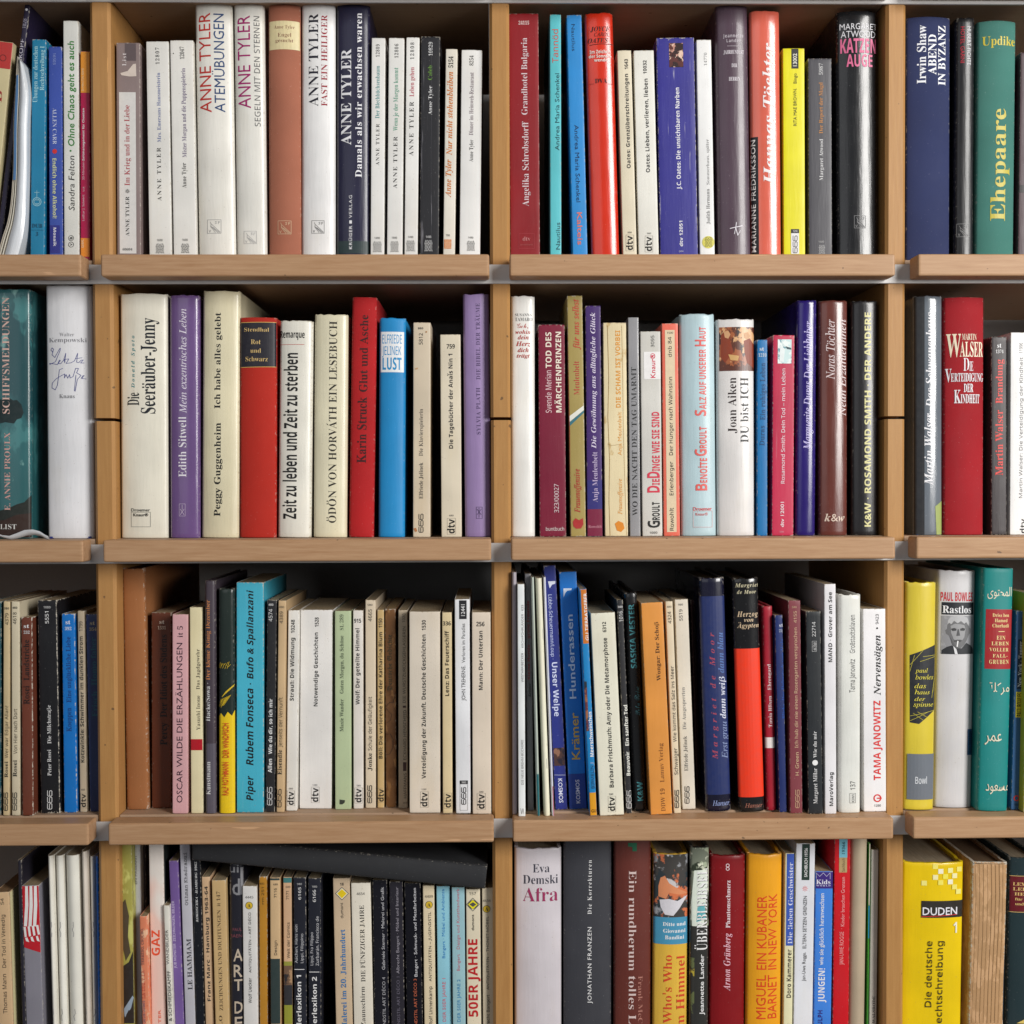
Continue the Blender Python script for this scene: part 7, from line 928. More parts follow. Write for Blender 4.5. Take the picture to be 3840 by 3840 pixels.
    # label
    shelf = SHELF_N[row]
    if LEFT[0] == row and LEFT[1]: pos = 'right of the '+LEFT[1]
    else: pos = k.get('pos', 'leftmost on it')
    if 'pos' in k: pos = k['pos']
    lab = '%s, %s, %s' % (desc, shelf, pos)
    if len(lab.split()) > 16: lab = '%s, %s' % (desc, pos)
    root['label'] = lab
    root['category'] = k.get('cat', 'book' if kind not in 'BM' else {'B': 'slipcase', 'M': 'booklet'}[kind])
    root['group'] = k.get('grp', 'books standing in rows on the shelves')
    LABELS.setdefault(root['label'], []).append(root.name)
    LEFT[0] = row; LEFT[1] = short
    BOOKS.append((root.name, row, org.x, w, th, h, Y, desc)); return root
b = build_book
# ------------------------------------------------------------------ the bookcase and the wall
WU = wood_mat('beech_upright', 'bb8c54', 2, .3, .45); WL = wood_mat('beech_edging', 'c09a76', 0, .46, .5); WB = wood_mat('shelf_board_wood', 'b3967c', 0, .2, .6)
mm, t_, bs = nt('brushed_metal'); bs.inputs['Base Color'].default_value = (.58, .57, .56, 1); bs.inputs['Metallic'].default_value = .1; bs.inputs['Roughness'].default_value = .5; METAL = mm
v_ = coords(t_, (.05, 1, 1)); bump(t_, bs, noise(t_, v_, 900, 2), .3, .0002)
mm, t_, bs = nt('painted_wall'); v_ = coords(t_, (1, 1, 1))
c_ = mix(t_, ramp(t_, noise(t_, v_, 6, 3), .3, .7), (.27, .27, .27, 1), (.32, .32, .32, 1)); t_.links.new(c_, bs.inputs['Base Color']); bs.inputs['Roughness'].default_value = .9
bump(t_, bs, noise(t_, v_, 400, 3), .3, .0008)
wall = mesh_obj('wall', [(-1.6, .285, -1.2), (1.6, .285, -1.2), (1.6, .285, 1.2), (-1.6, .285, 1.2), (-1.6, .385, -1.2), (1.6, .385, -1.2), (1.6, .385, 1.2), (-1.6, .385, 1.2)],
    [(0, 1, 2, 3), (5, 4, 7, 6), (1, 5, 6, 2), (4, 0, 3, 7), (3, 2, 6, 7), (4, 5, 1, 0)], mm)
wall['kind'] = 'structure'
case = empty('bookcase', (0, .125, -.75))
case['label'] = 'beech bookcase with upright panels and thick front edging holding every book'; case['category'] = 'bookcase'
SHIFT = Vector((0, -.125, .75))
def part(ob): ob.location = SHIFT; return ob
XU = [(-.3324, -.3147), (-.0001, .0157), (.3335, .3491)]     # left, middle and right upright, measured at the fronts
XU = [(-.3332, -.3162), (-.0007, .0160), (.3329, .3498)]
far = .346
XU = [(XU[0][0]-far, XU[0][1]-far)]+XU+[(XU[2][0]+far, XU[2][1]+far)]
JOINT = .0575
BOT = -.745
for (a, c_) in XU:
    # one module from the joint up and one from the joint down; the edges are chamfered
    part(bevel_box('upright_panel', a, c_, 0, .255, JOINT+.0013, .62, WU, case, .0024, 1, True))
    part(bevel_box('upright_panel', a+.0002, c_+.0002, .0004, .255, BOT, JOINT-.0013, WU, case, .0024, 1, True))
XO = []
for r in (0, 1, 2, 3, 4):
    z = SHELF_Z[r]
    for i in range(4):
        part(bevel_box('shelf_board', XU[i][1]+.0003, XU[i+1][0]-.0003, .0035, .25, z-.018, z, WB, case, .0006, 1))
    part(bevel_box('metal_rail', -.69, .71, -.0018, .0008, z-.0205, z-.0045, METAL, case, .0004, 1))
# edging battens: ends measured in the photograph, at the plane of their front faces
ENDS = {1: [(None, 303), (377, 1835), (1911, 3358), (3443, None)], 2: [(None, 311), (386, 1842), (1917, 3358), (3436, None)],
        3: [(None, 332), (405, 1852), (1923, 3351), (3424, None)], 0: [(None, 300), (374, 1832), (1908, 3358), (3446, None)], 4: [(None, 350), (420, 1860), (1928, 3340), (3410, None)]}
PYL = {0: 20, 1: 990, 2: 2060, 3: 3128, 4: 4200}
for r, bays in ENDS.items():
    z = SHELF_Z[r]
    for (a, c_) in bays:
        xa = -.68 if a is None else at(a, PYL[r], -.024).x; xb = .70 if c_ is None else at(c_, PYL[r], -.024).x
        part(bevel_box('front_edging', xa, xb, -.024, -.0022, z-.0180, z+.0001, WL, case, .0022, 3))
# ------------------------------------------------------------------ top shelf
b('1a', (-60, 97, 300, -222, -62, 1835), 'd2c498', 'P', 'red and cream paperback', 'leaning cream paperback with red top cut off', [p('b8322e', -62, 296, 98, 495), t('D', 'sb', 'a02822', -28, 655, 15, 740), dsc('3a1412', 22, 420, 24, 20)], pos='at the left edge')
b('1a', (178, 222, 10, -40, 4, 1835), '28223c', 'P', 'dark leaning paperback', 'tall dark violet paperback leaning behind a white booklet', [t('DOPPELKOPF', 'ss', 'c8c4d0', 128, 280, 155, 640), t('1828', 'ss', 'a8a4b4', 162, 135, 190, 205), dsc('e0e0e8', 193, 70, 9)], y=.012, dep=.15, thin=1)
BENT = True
b('1a', (228, 335, 285, 217, 322, 1835), '1a7ea6', 'P', 'petrol blue paperback', 'petrol blue paperback with two pale lines of lettering', [t('Übungen zur deutschen', 'sb', '9fd0da', 240, 335, 272, 742), t('Rechtschreibung I', 'sb', '9fd0da', 290, 335, 320, 655),
  dsc('9fd0da', 268, 1462, 32, 28), dsc('9fd0da', 268, 1462, 22, 19), ln('9fd0da', [(268, 1430), (268, 1380)]), ln('9fd0da', [(250, 1395), (286, 1395)]), ln('9fd0da', [(258, 1450), (280, 1450)]), ln('9fd0da', [(258, 1475), (280, 1475)]), t('DUB', 'sb', '0c4a68', 232, 1622, 308, 1650, 'h'), ln('0c4a68', [(218, 1667), (321, 1667)], 2), t('3', 'sb', '0c4a68', 262, 1682, 278, 1708, 'h')], pos='right of the white booklet')
b('1a', (350, 448, 338, 353, 460, 1835), '3a52aa', 'P', 'royal blue paperback', 'royal blue paperback with a red dot', [p('2a2e86', 356, 1632, 434, 1834), t('16503', 'ss', '8f9fd6', 384, 385, 404, 468, 'd'), t('ALLEN CARR', 'r', 'ccd4ea', 382, 785, 410, 1045, 'd'), dsc('d02c2c', 397, 1097, 17),
  t('Endlich ohne Alkohol!', 'sB', 'd2d8a4', 382, 1148, 410, 1582, 'd'), t('Mosaik', 'sB', 'e4e4ee', 388, 1650, 408, 1785, 'd')])
b('1a', (455, 567, 150, 460, 577, 1835), 'e4e4de', 'P', 'white and green paperback', 'tall white paperback with green and black lettering', [t('Sandra Felton', 'g', '181818', 498, 1128, 540, 1525, sh=.12), dsc('2e7c30', 512, 1093, 7), t('Ohne Chaos geht es auch', 'gb', '2e8030', 492, 298, 538, 1060, sh=.12),
  dsc('222222', 516, 1725, 20, 17), dsc('222222', 516, 1772, 20, 17), t('V', 'gb', '222222', 508, 1763, 526, 1781), t('B', 'gb', '222222', 508, 1716, 526, 1734)])
b('1a', (580, 652, 372, 578, 655, 1850), 'ba0f4c', 'P', 'crimson paperback', 'slim crimson paperback with orange top and foot', [p('ee9a2c', 578, 368, 656, 672), p('ee8f28', 574, 1725, 660, 1860), t('30-MINUTEN-REIHE', 'g', 'fbe3b0', 592, 495, 608, 660), t('Zeitmanagement für Chaoten', 'sB', 'f4eef0', 597, 785, 612, 1165), t('30-Minuten-', 'ss', 'e8c0cc', 597, 1165, 612, 1305),
  t('Lothar J. Seiwert   u.a.', 'ss', 'e8c0cc', 597, 1350, 612, 1600), t('GABAL', 'ss', 'f8e8c0', 590, 1735, 608, 1795)], dep=.1)
b('1a', (838, 1015, 310, 845, 1022, 1838), '8e7d7b', 'P', 'mauve grey paperback', 'mauve grey paperback with long white title panel', [p('5f5254', 905, 315, 985, 440), p('dddbd8', 865, 668, 986, 1838), g('d8cabf', [(872, 530), (925, 515), (965, 465), (985, 462), (988, 552), (940, 555), (880, 545)]),
  t('List', 'r', 'e4dcdc', 885, 385, 915, 478, sp=.08), t('Im Krieg und in der Liebe', 'r', 'b04048', 903, 762, 940, 1345), t('✳', 'g', '222222', 908, 1370, 936, 1400), t('ANNE TYLER', 'r', '2c2c2c', 912, 1425, 938, 1710, sp=.05), t('60604', 'r', '666666', 890, 1798, 960, 1815, 'h')], pos='right of the left upright')
b('1a', (1055, 1222, 300, 1078, 1247, 1838), 'eceae4', 'P', 'white paperback', 'white paperback with black and slate blue lettering', [t('12807', 'r', '222222', 1128, 345, 1155, 465, sp=.2), t('Mrs. Emersons Hausmeisterin', 'r', '4a5f9e', 1138, 528, 1164, 1030), t('ANNE TYLER', 'r', '222222', 1140, 1070, 1168, 1455, sp=.2), t('1690', 'ss', '333333', 1138, 1732, 1178, 1748, 'h'), fish(1130, 1765, 1188, 1834)])
b('1a', (1228, 1400, 292, 1255, 1426, 1838), 'eceae4', 'P', 'white paperback', 'white paperback with a stray ink dot on top', [dsc('222222', 1256, 387, 4), t('12047', 'r', '222222', 1305, 338, 1335, 428), t('Mister Morgan und die Puppenspielerin', 'r', '6a5a80', 1318, 495, 1348, 1140), t('Anne Tyler', 'r', '222222', 1320, 1180, 1350, 1362), t('1690', 'ss', '333333', 1322, 1730, 1360, 1746, 'h'), fish(1315, 1765, 1370, 1832)])
b('1a', (1402, 1678, 18, 1432, 1708, 1840), 'ebe8df', 'J', 'ivory hardback', 'tall ivory hardback with red and navy capitals', [t('ANNE TYLER', 'g', 'c03028', 1442, 92, 1528, 815), t('ATEMÜBUNGEN', 'g', '2c4a78', 1552, 98, 1625, 812), sfm(1502, 1592, 1602, 1690, '999999')], wear=.3)
b('1a', (1685, 1912, 26, 1710, 1931, 1835), 'eae8e0', 'J', 'ivory hardback', 'tall ivory hardback with magenta and grey capitals', [t('ANNE TYLER', 'g', 'a01868', 1722, 112, 1814, 785), t('SEGELN MIT DEN STERNEN', 'ss', '666666', 1842, 115, 1882, 915), sfm(1768, 1675, 1858, 1765, 'b4b4b4')], wear=.35)
b('1b', (193, 438, 28, 205, 440, 1835), 'ae6c54', 'H', 'terracotta hardback', 'terracotta cloth hardback with pale yellow title label', [p('e2d4a5', 208, 150, 428, 357, nm='title_label'), t('Anne Tyler', 'r', '8a5a48', 245, 182, 395, 207, 'h'), t('Engel', 'r', '8a5a48', 273, 238, 370, 266, 'h'), t('gesucht', 'r', '8a5a48', 256, 280, 385, 305, 'h'), sfm(275, 1600, 370, 1695, 'e0c4a0')], bu=.004)
b('1b', (441, 690, 22, 441, 692, 1835), 'efeeed', 'J', 'white hardback', 'tall white hardback with black and dark red capitals', [t('ANNE TYLER', 'r', '181828', 498, 100, 568, 770), t('FAST EIN HEILIGER', 'r', 'a02030', 590, 108, 632, 768), sfm(520, 1598, 610, 1690, '707070')])
b('1b', (695, 942, 26, 695, 940, 1835), '25243f', 'J', 'navy hardback', 'tall navy hardback with two lines of white lettering', [p('2a3a3c', 697, 1745, 938, 1836), t('ANNE TYLER', 'sb', 'f0f0f4', 732, 355, 805, 1050), t('Damals als wir erwachsen waren', 'sb', 'f0f0f4', 836, 92, 882, 1285, sp=.03), t('KRÜGER', 'gb', 'e8e8ec', 790, 1635, 812, 1805, sp=.1), p('e8e8ec', 792, 1597, 811, 1620), t('VERLAG', 'g', 'e8e8ec', 790, 1415, 812, 1580, sp=.1)])
b('1b', (950, 1056, 275, 943, 1046, 1830), 'eeede9', 'P', 'white paperback', 'slim white paperback with teal title', [t('12809', 'r', '222222', 986, 322, 1012, 412, sp=.1), t('Der Blechbüchsenbaum', 'r', '3a9090', 982, 478, 1012, 858), t('ANNE TYLER', 'r', '222222', 986, 898, 1010, 1198, sp=.15), t('1490', 'ss', '333333', 975, 1717, 1013, 1732, 'h'), fish(965, 1750, 1025, 1826)])
b('1b', (1075, 1193, 275, 1062, 1178, 1830), 'eeede9', 'P', 'white paperback', 'slim white paperback with pale green title', [t('12806', 'r', '222222', 1122, 318, 1148, 420, sp=.1), t('Wenn je der Morgen kommt', 'r', '4f9c80', 1113, 490, 1145, 948), t('ANNE TYLER', 'r', '222222', 1112, 990, 1140, 1365, sp=.15), t('1690', 'ss', '333333', 1100, 1715, 1138, 1730, 'h'), fish(1092, 1748, 1148, 1825)])
b('1b', (1203, 1303, 271, 1188, 1290, 1830), 'eeede9', 'P', 'white paperback', 'slim white paperback with raspberry title', [t('12808', 'r', '222222', 1236, 308, 1262, 430, sp=.2), t('Leben gehen', 'r', 'b8304c', 1230, 488, 1262, 700), t('ANNE TYLER', 'r', '222222', 1228, 738, 1258, 1128, sp=.2), t('1490', 'ss', '333333', 1218, 1710, 1255, 1725, 'h'), fish(1207, 1742, 1265, 1820)])
b('1b', (1308, 1453, 265, 1300, 1442, 1830), '26262a', 'P', 'black paperback', 'black paperback with green word and creased spine', [t('10829', 'r', 'dddddd', 1368, 305, 1395, 405), t('Caleb', 'r', '6a9a3a', 1362, 475, 1392, 580), t('Anne Tyler', 'r', 'e8e8e8', 1365, 622, 1392, 832), t('1480', 'ss', 'dddddd', 1347, 1708, 1385, 1724, 'h'), fish(1338, 1740, 1393, 1820, 'dddddd'), ln('55555c', [(1386, 300), (1390, 700), (1384, 1100), (1386, 1825)], 1.6)], crease=.25)
b('1b', (1487, 1580, 355, 1470, 1558, 1830), 'e9e3d6', 'P', 'cream paperback', 'slim cream paperback with orange italic title', [t('5154', 'si', '222222', 1512, 408, 1545, 490), t('Nur nicht stehenbleiben', 'sbi', 'd27620', 1500, 520, 1540, 1125), t('Anne Tyler', 'sbi', 'd27620', 1490, 1155, 1530, 1430), t('780', 'ss', '333333', 1492, 1698, 1520, 1712, 'h'), p('d9782a', 1480, 1735, 1531, 1802), fish(1483, 1738, 1528, 1799, 'f0d8b8')])
b('1b', (1600, 1760, 362, 1590, 1740, 1832), 'f0efec', 'P', 'white paperback', 'white paperback with mauve title and grey author', [t('8254', 'r', '222222', 1664, 402, 1692, 475), t('Dinner im Heimweh-Restaurant', 'r', '7a6a72', 1662, 525, 1692, 980), t('Anne Tyler', 'r', '333333', 1662, 1012, 1690, 1172), t('1480', 'ss', '333333', 1653, 1714, 1690, 1728, 'h'), fish(1645, 1745, 1700, 1816)])
b('1c', (128, 348, 98, 140, 360, 1832), '8e1820', 'P', 'dark red paperback', 'wide dark red paperback with pale pink serif lettering', [t('24115', 'sb', 'e8d0cc', 202, 152, 278, 178, 'h'), t('Grandhotel Bulgaria', 'r', 'dcccd0', 222, 275, 265, 832), t('Angelika Schrobsdorff', 'r', 'dcccd0', 229, 880, 275, 1495), o('b04048', 205, 1692, 315, 1800), t('dtv', 'r', 'c88080', 232, 1715, 288, 1745, 'h'), t('premium', 'r', 'b05050', 215, 1765, 305, 1778, 'h')], pos='right of the middle upright')
b('1c', (430, 508, 105, 425, 519, 1832), '5fc6cf', 'P', 'turquoise paperback', 'slim turquoise paperback with coral and dark lettering', [t('Tannöd', 'ss', 'c8584a', 447, 212, 490, 455), t('Andrea Maria Schenkel', 'g', '16404a', 467, 532, 498, 1090), t('Nautilus', 'g', '16404a', 474, 1612, 504, 1808)])
b('1c', (548, 660, 108, 592, 705, 1832), '2f90d8', 'P', 'sky blue paperback', 'sky blue paperback leaning left with coral word', [t('Nautilus', 'g', '123a60', 587, 175, 612, 370, 'd'), t('Andrea Maria Schenkel', 'g', '102a50', 614, 905, 644, 1465, 'd'), t('Kalteis', 'gb', 'd87868', 628, 1538, 664, 1775, 'd')])
b('1c', (680, 888, 93, 728, 940, 1832), 'd8341c', 'J', 'scarlet hardback', 'glossy scarlet hardback with black handwritten name', [t('JOYCE', 'sbi', '1c1010', 722, 192, 865, 225, 'h'), t('CAROL', 'si', '1c1010', 750, 235, 862, 262, 'h'), t('OATES', 'sbi', '1c1010', 705, 276, 852, 308, 'h'), ln('1c1010', [(718, 325), (800, 318), (885, 318)], 4), ln('6a1008', [(714, 190), (708, 320)], 1.5), ln('6a1008', [(880, 180), (886, 600)], 1.5),
  t('Im Zeichen', 'sB', 'f6e8e0', 718, 362, 867, 387, 'h'), t('der Sonnen-', 'sB', 'f6e8e0', 712, 395, 876, 418, 'h'), t('wende', 'sB', 'f6e8e0', 750, 424, 846, 446, 'h'), t('DVA', 'r', '3a1010', 757, 570, 845, 602, 'h'), ln('5a1008', [(715, 607), (750, 607)], 2), ln('5a1008', [(850, 607), (888, 607)], 2)], rough=.22, coat=.6)
b('1c', (910, 1025, 365, 960, 1058, 1832), 'e3d9c0', 'P', 'cream paperback', 'slim cream paperback leaning left with bold black title', [t('1643', 'sB', '222222', 970, 428, 995, 502), t('Oates: Grenzüberschreitungen', 'sB', '333333', 978, 535, 1005, 1220), t('880', 'ss', '444444', 993, 1678, 1022, 1690, 'h'), dtv(984, 1708, 1030, 1812)])
b('1c', (1033, 1184, 365, 1070, 1222, 1832), 'e9e7de', 'P', 'off white paperback', 'off white paperback leaning left with bold black title', [t('10032', 'sB', '222222', 1105, 437, 1130, 535), t('Oates: Lieben, verlieren, lieben', 'sB', '333333', 1118, 570, 1146, 1250), t('980', 'ss', '444444', 1133, 1685, 1162, 1697, 'h'), dtv(1122, 1715, 1168, 1820)])
b('1c', (1200, 1474, 273, 1226, 1507, 1832), '34318c', 'P', 'indigo paperback', 'thick creased indigo paperback with small portrait on top', [img(['2c1a1a', 'c89484', '5a2c28', 'e4c4b0'], 1293, 312, 1395, 487, 130), t('J.C. Oates: Die unsichtbaren Narben', 'sB', 'f0f0f6', 1342, 635, 1372, 1372), t('dtv 12051', 'sB', 'f0f0f6', 1368, 1600, 1391, 1785), t('2490', 'ss', 'c8c8e0', 1363, 1815, 1395, 1826, 'h')], crease=.5, wear=.9)
b('1c', (1488, 1600, 288, 1514, 1627, 1835), 'efefee', 'P', 'white paperback', 'slim white paperback with yellow round emblem at foot', [t('14770', 'r', '999999', 1547, 382, 1567, 475), t('Sommerhaus, später', 'r', '808080', 1562, 1008, 1583, 1338), t('Judith Hermann', 'r', '5a5a5a', 1563, 1370, 1588, 1625), dsc('d8d060', 1577, 1755, 45), fish(1552, 1717, 1604, 1787)])
b('1c', (1628, 1868, 24, 1656, 1893, 1835), '54424f', 'J', 'plum hardback', 'tall plum hardback with small white stacked words', [t('Jeannette', 'ss', 'd8d0d8', 1685, 245, 1832, 270, 'h', sp=.12), t('Lander', 'ss', 'd8d0d8', 1710, 282, 1812, 305, 'h', sp=.12), ln('d8d0d8', [(1715, 333), (1808, 333)], 2), t('JAHRHUNDERT', 'sb', 'e4dce4', 1688, 363, 1835, 390, 'h'), t('DER', 'sb', 'e4dce4', 1745, 461, 1785, 487, 'h'), t('HERREN', 'sb', 'e4dce4', 1725, 558, 1806, 585, 'h'),
  ln('e8e4ec', [(1735, 1655), (1780, 1645), (1825, 1635)], 5), ln('e8e4ec', [(1780, 1612), (1775, 1650), (1790, 1705)], 5), ln('e8e4ec', [(1765, 1695), (1775, 1650)], 4), ln('e8e4ec', [(1790, 1705), (1808, 1670)], 4)], pages='6a3a2c')
b('1d', (-57, 172, 76, -36, 182, 1840), 'e06a56', 'J', 'coral hardback', 'glossy coral hardback with large white script title', [p('1c1c20', -48, 990, 10, 1842), t('MARIANNE FREDRIKSSON', 'gb', 'e4dcd8', -38, 1010, -10, 1825, sp=.04), t('Hannas Töchter', 'sbi', 'f6eeee', 42, 310, 122, 1340)], rough=.2, coat=.8)
b('1d', (181, 346, 350, 190, 349, 1842), 'e9e000', 'P', 'yellow paperback', 'bright yellow paperback with black number box on top', [p('222226', 247, 350, 298, 497), t('13002', 'gb', 'e8e8d8', 258, 388, 286, 480), t('Bingo', 'g', '3c3c10', 262, 532, 285, 605), t('RITA MAE BROWN.', 'g', '3c3c10', 262, 640, 285, 912), p('222226', 244, 1660, 302, 1690), p('e4e4e4', 244, 1690, 302, 1840), t('1290', 'ss', 'dddddd', 258, 1668, 290, 1682, 'h'), aaa(258, 1706, 288, 1836)])
b('1d', (365, 541, 424, 372, 545, 1842), '4b4a50', 'P', 'dark grey paperback', 'dark grey paperback with white and amber lettering', [t('5987', 'r', 'cccccc', 447, 458, 474, 542), t('Der Report der Magd', 'r', 'c08038', 446, 598, 474, 968), t('Margaret Atwood', 'r', 'd8d8d8', 449, 1008, 476, 1308), t('1480', 'ss', 'bbbbbb', 443, 1745, 482, 1758, 'h'), fish(445, 1775, 488, 1838, 'bbbbbb')])
b('1d', (577, 880, 78, 590, 888, 1842), '1e1f22', 'J', 'black hardback', 'wide glossy black hardback with pink title letters', [t('MARGARET', 'g', 'd8d8dc', 602, 168, 875, 212, 'h'), t('ATWOOD', 'g', 'd8d8dc', 610, 222, 862, 270, 'h'), t('KATZEN', 'sB', 'd86a92', 607, 278, 868, 382, 'h'), t('AUGE', 'sB', 'd86a92', 648, 394, 838, 482, 'h'), sfm(702, 1563, 785, 1652, '8a8a8c')], rough=.24, coat=.4)
b('1d', (1085, 1412, 120, 1078, 1410, 1850), '2a335c', 'H', 'navy cloth hardback', 'wide navy cloth hardback with bold white lettering', [t('Irwin Shaw', 'sb', 'eceef4', 1160, 180, 1222, 605), t('ABEND', 'sb', 'eceef4', 1238, 250, 1297, 540), t('IN BYZANZ', 'sb', 'eceef4', 1312, 183, 1368, 615)], pos='right of the right upright', bu=.004)
b('1d', (1440, 1588, 128, 1434, 1572, 1850), '1a1a1d', 'J', 'black hardback', 'narrow glossy black hardback with red and white lettering', [t('HUBERT FICHTE', 'g', 'd0d0d4', 1520, 192, 1548, 472, 'd'), t('HOTEL GARNI', 'g', 'b02034', 1474, 192, 1502, 455, 'd'), sfm(1447, 1622, 1536, 1715, '8a8a8a')], rough=.34, coat=.15, wear=.25, age=.1)
b('1d', (1602, 1898, 148, 1592, 1872, 1850), '417a70', 'H', 'green cloth hardback', 'wide green cloth hardback with yellow ornamental lettering', [t('Updike', 'sb', 'c8b83c', 1637, 262, 1878, 326, 'h'), t('Ehepaare', 'sb', 'beb03a', 1692, 785, 1800, 1600)], bu=.0045)
b('1d', (1905, 2010, 380, 1886, 1990, 1850), '4a363c', 'P', 'dark brown paperback', 'dark brown paperback with black band cut off', [p('1c1618', 1884, 1340, 2010, 1395)], wear=.3)
# ------------------------------------------------------------------ second shelf
b('2a', (-150, 220, 65, -130, 214, 1866), '2c6468', 'J', 'teal seascape hardback', 'teal hardback with a painted sea and ribbon bookmark', [g('16282a', [(-100, 880), (-20, 860), (20, 868), (60, 850), (95, 872), (120, 868), (150, 900), (165, 960), (150, 1000), (120, 1010), (100, 1040), (40, 1030), (-100, 1060)], 'cover_picture'), g('1e2420', [(-100, 1660), (0, 1670), (60, 1655), (120, 1625), (170, 1610), (214, 1560), (214, 1866), (-100, 1866)], 'cover_picture'), g('33211a', [(-100, 1750), (30, 1740), (120, 1700), (214, 1690), (214, 1866), (-100, 1866)], 'cover_picture'),
  t('SCHIFFSMELDUNGEN', 'r', 'd8b4a8', 18, 125, 68, 970), t('E. ANNIE PROULX', 'r', 'd0a098', 34, 1105, 74, 1670), t('LIST', 'r', 'd4d4d0', 2, 1770, 118, 1805, 'h')], art=[('1c4a50', 16, .5), ('3f7a7c', 34, .56), ('7aa8a4', 45, .63)], coat=.5, pos='at the left edge')
b('2a', (314, 662, 36, 335, 674, 1862), 'ebebee', 'J', 'white hardback', 'wide white hardback with blue handwritten title', [t('Walter', 'r', '9a9a9e', 430, 382, 537, 408, 'h'), t('Kempowski', 'r', '8a8a90', 348, 418, 622, 450, 'h'),
  ln('38408c', [(378, 520), (362, 505), (372, 490), (385, 500), (372, 540), (395, 560), (430, 500), (437, 493), (435, 510), (400, 590), (355, 610), (352, 602), (380, 605), (415, 612), (430, 580), (437, 583), (420, 605), (440, 606), (462, 580), (478, 530), (470, 600), (465, 575), (500, 572), (480, 604), (515, 600), (540, 585), (562, 530), (555, 595), (570, 598), (585, 580), (600, 578), (582, 600), (606, 600)], 3.4, 'handwritten_title'), ln('38408c', [(548, 570), (592, 562)], 3, 'handwritten_title'),
  ln('38408c', [(455, 640), (430, 650), (425, 690), (415, 760), (398, 795), (372, 780), (375, 745), (405, 715), (450, 690), (470, 680), (468, 710), (480, 685), (492, 712), (505, 685), (510, 710), (530, 700), (548, 640), (568, 640), (555, 672), (585, 690), (560, 720), (545, 806), (540, 800), (550, 690)], 3.4, 'handwritten_title'), ln('38408c', [(585, 712), (600, 690), (605, 692), (590, 712), (620, 716)], 3, 'handwritten_title'), t('Knaus', 'r', '8c8c90', 430, 827, 542, 856, 'h')], foot='202c78')
b('2a', (855, 1208, 98, 868, 1210, 1865), 'ece7d6', 'J', 'cream hardback', 'wide cream hardback with tall condensed black title', [t('Die', 'sb', '1c2024', 920, 815, 1008, 908), t('Donald Spoto', 'sbi', '3a8a90', 950, 402, 974, 782, sp=.25), t('Seeräuber-Jenny', 'sb', '1a2028', 1022, 275, 1122, 968), t('Droemer', 'gb', '222222', 949, 1655, 1088, 1676, 'h'), t('Knaur®', 'gb', '222222', 965, 1690, 1075, 1712, 'h'), o('444444', 950, 1682, 1090, 1788)], pos='right of the left upright')
b('2a', (1222, 1440, 110, 1222, 1448, 1862), '705489', 'J', 'purple hardback', 'purple hardback with white italic title', [t('Mein exzentrisches Leben', 'si', 'e8e0f0', 1300, 208, 1350, 965), t('Edith Sitwell', 'r', 'f0ecf4', 1293, 992, 1350, 1428), o('d8c8e0', 1298, 1622, 1342, 1710, 2), ln('d8c8e0', [(1306, 1700), (1334, 1660)], 3), ln('d8c8e0', [(1306, 1660), (1334, 1700)], 3), ln('d8c8e0', [(1320, 1630), (1320, 1665)], 3)], coat=.6, rough=.22)
b('2a', (1456, 1745, 78, 1458, 1722, 1865), 'e3dab9', 'J', 'beige hardback', 'tall beige hardback with heavy black serif lettering', [t('Ich habe alles gelebt', 'sb', '1c1c1c', 1555, 235, 1598, 932), t('Peggy Guggenheim', 'sb', '1c1c1c', 1552, 1035, 1598, 1712)], wear=.5)
b('2b', (-8, 263, 270, -8, 260, 1868), 'b8281a', 'H', 'red cloth hardback', 'red cloth hardback with black and gold title label', [p('22202a', -10, 305, 258, 630, nm='title_label'), ln('d8b060', [(-10, 307), (258, 305)], 4), ln('d8b060', [(-10, 632), (258, 628)], 4), t('Stendhal', 'r', 'd8b878', 28, 345, 208, 373, 'h'), t('Rot', 'r', 'd8b878', 78, 431, 150, 465, 'h'), t('und', 'r', 'd8b878', 75, 496, 152, 527, 'h'), t('Schwarz', 'r', 'd8b878', 38, 556, 200, 589, 'h')])
b('2b', (286, 528, 296, 266, 516, 1865), 'e8e5d9', 'J', 'worn white hardback', 'worn white hardback with big black condensed title', [t('Remarque', 'sB', '1c1c1c', 288, 368, 468, 418, 'h'), ln('c05048', [(286, 467), (465, 467)], 3), t('Zeit zu leben und Zeit zu sterben', 'sB', '141414', 318, 528, 414, 1732)], wear=.6)
b('2b', (538, 780, 250, 522, 778, 1868), 'e7e0c2', 'J', 'pale yellow hardback', 'pale yellow hardback with thin black capitals', [t('ÖDÖN VON HORVÁTH EIN LESEBUCH', 'r', '2a2620', 645, 298, 700, 1762)])
b('2b', (808, 995, 124, 785, 968, 1870), 'b91c20', 'H', 'bright red hardback', 'tall bright red hardback with dark red serif title', [t('Glut und Asche', 'sb', '3c0e10', 868, 252, 926, 812), t('Karin Struck', 'sb', '3c0e10', 850, 848, 916, 1325)])
b('2b', (1003, 1205, 276, 1000, 1192, 1870), '1c8ccb', 'J', 'azure hardback', 'azure blue hardback with white square title label', [p('eef0f2', 1018, 375, 1187, 668, nm='title_label'), t('ELFRIEDE', 'ss', '2a90c8', 1030, 395, 1172, 460, 'h'), t('JELINEK', 'ss', '2a90c8', 1030, 480, 1168, 543, 'h'), t('LUST', 'sB', '2a90c8', 1032, 562, 1170, 650, 'h')], rough=.5, coat=0)
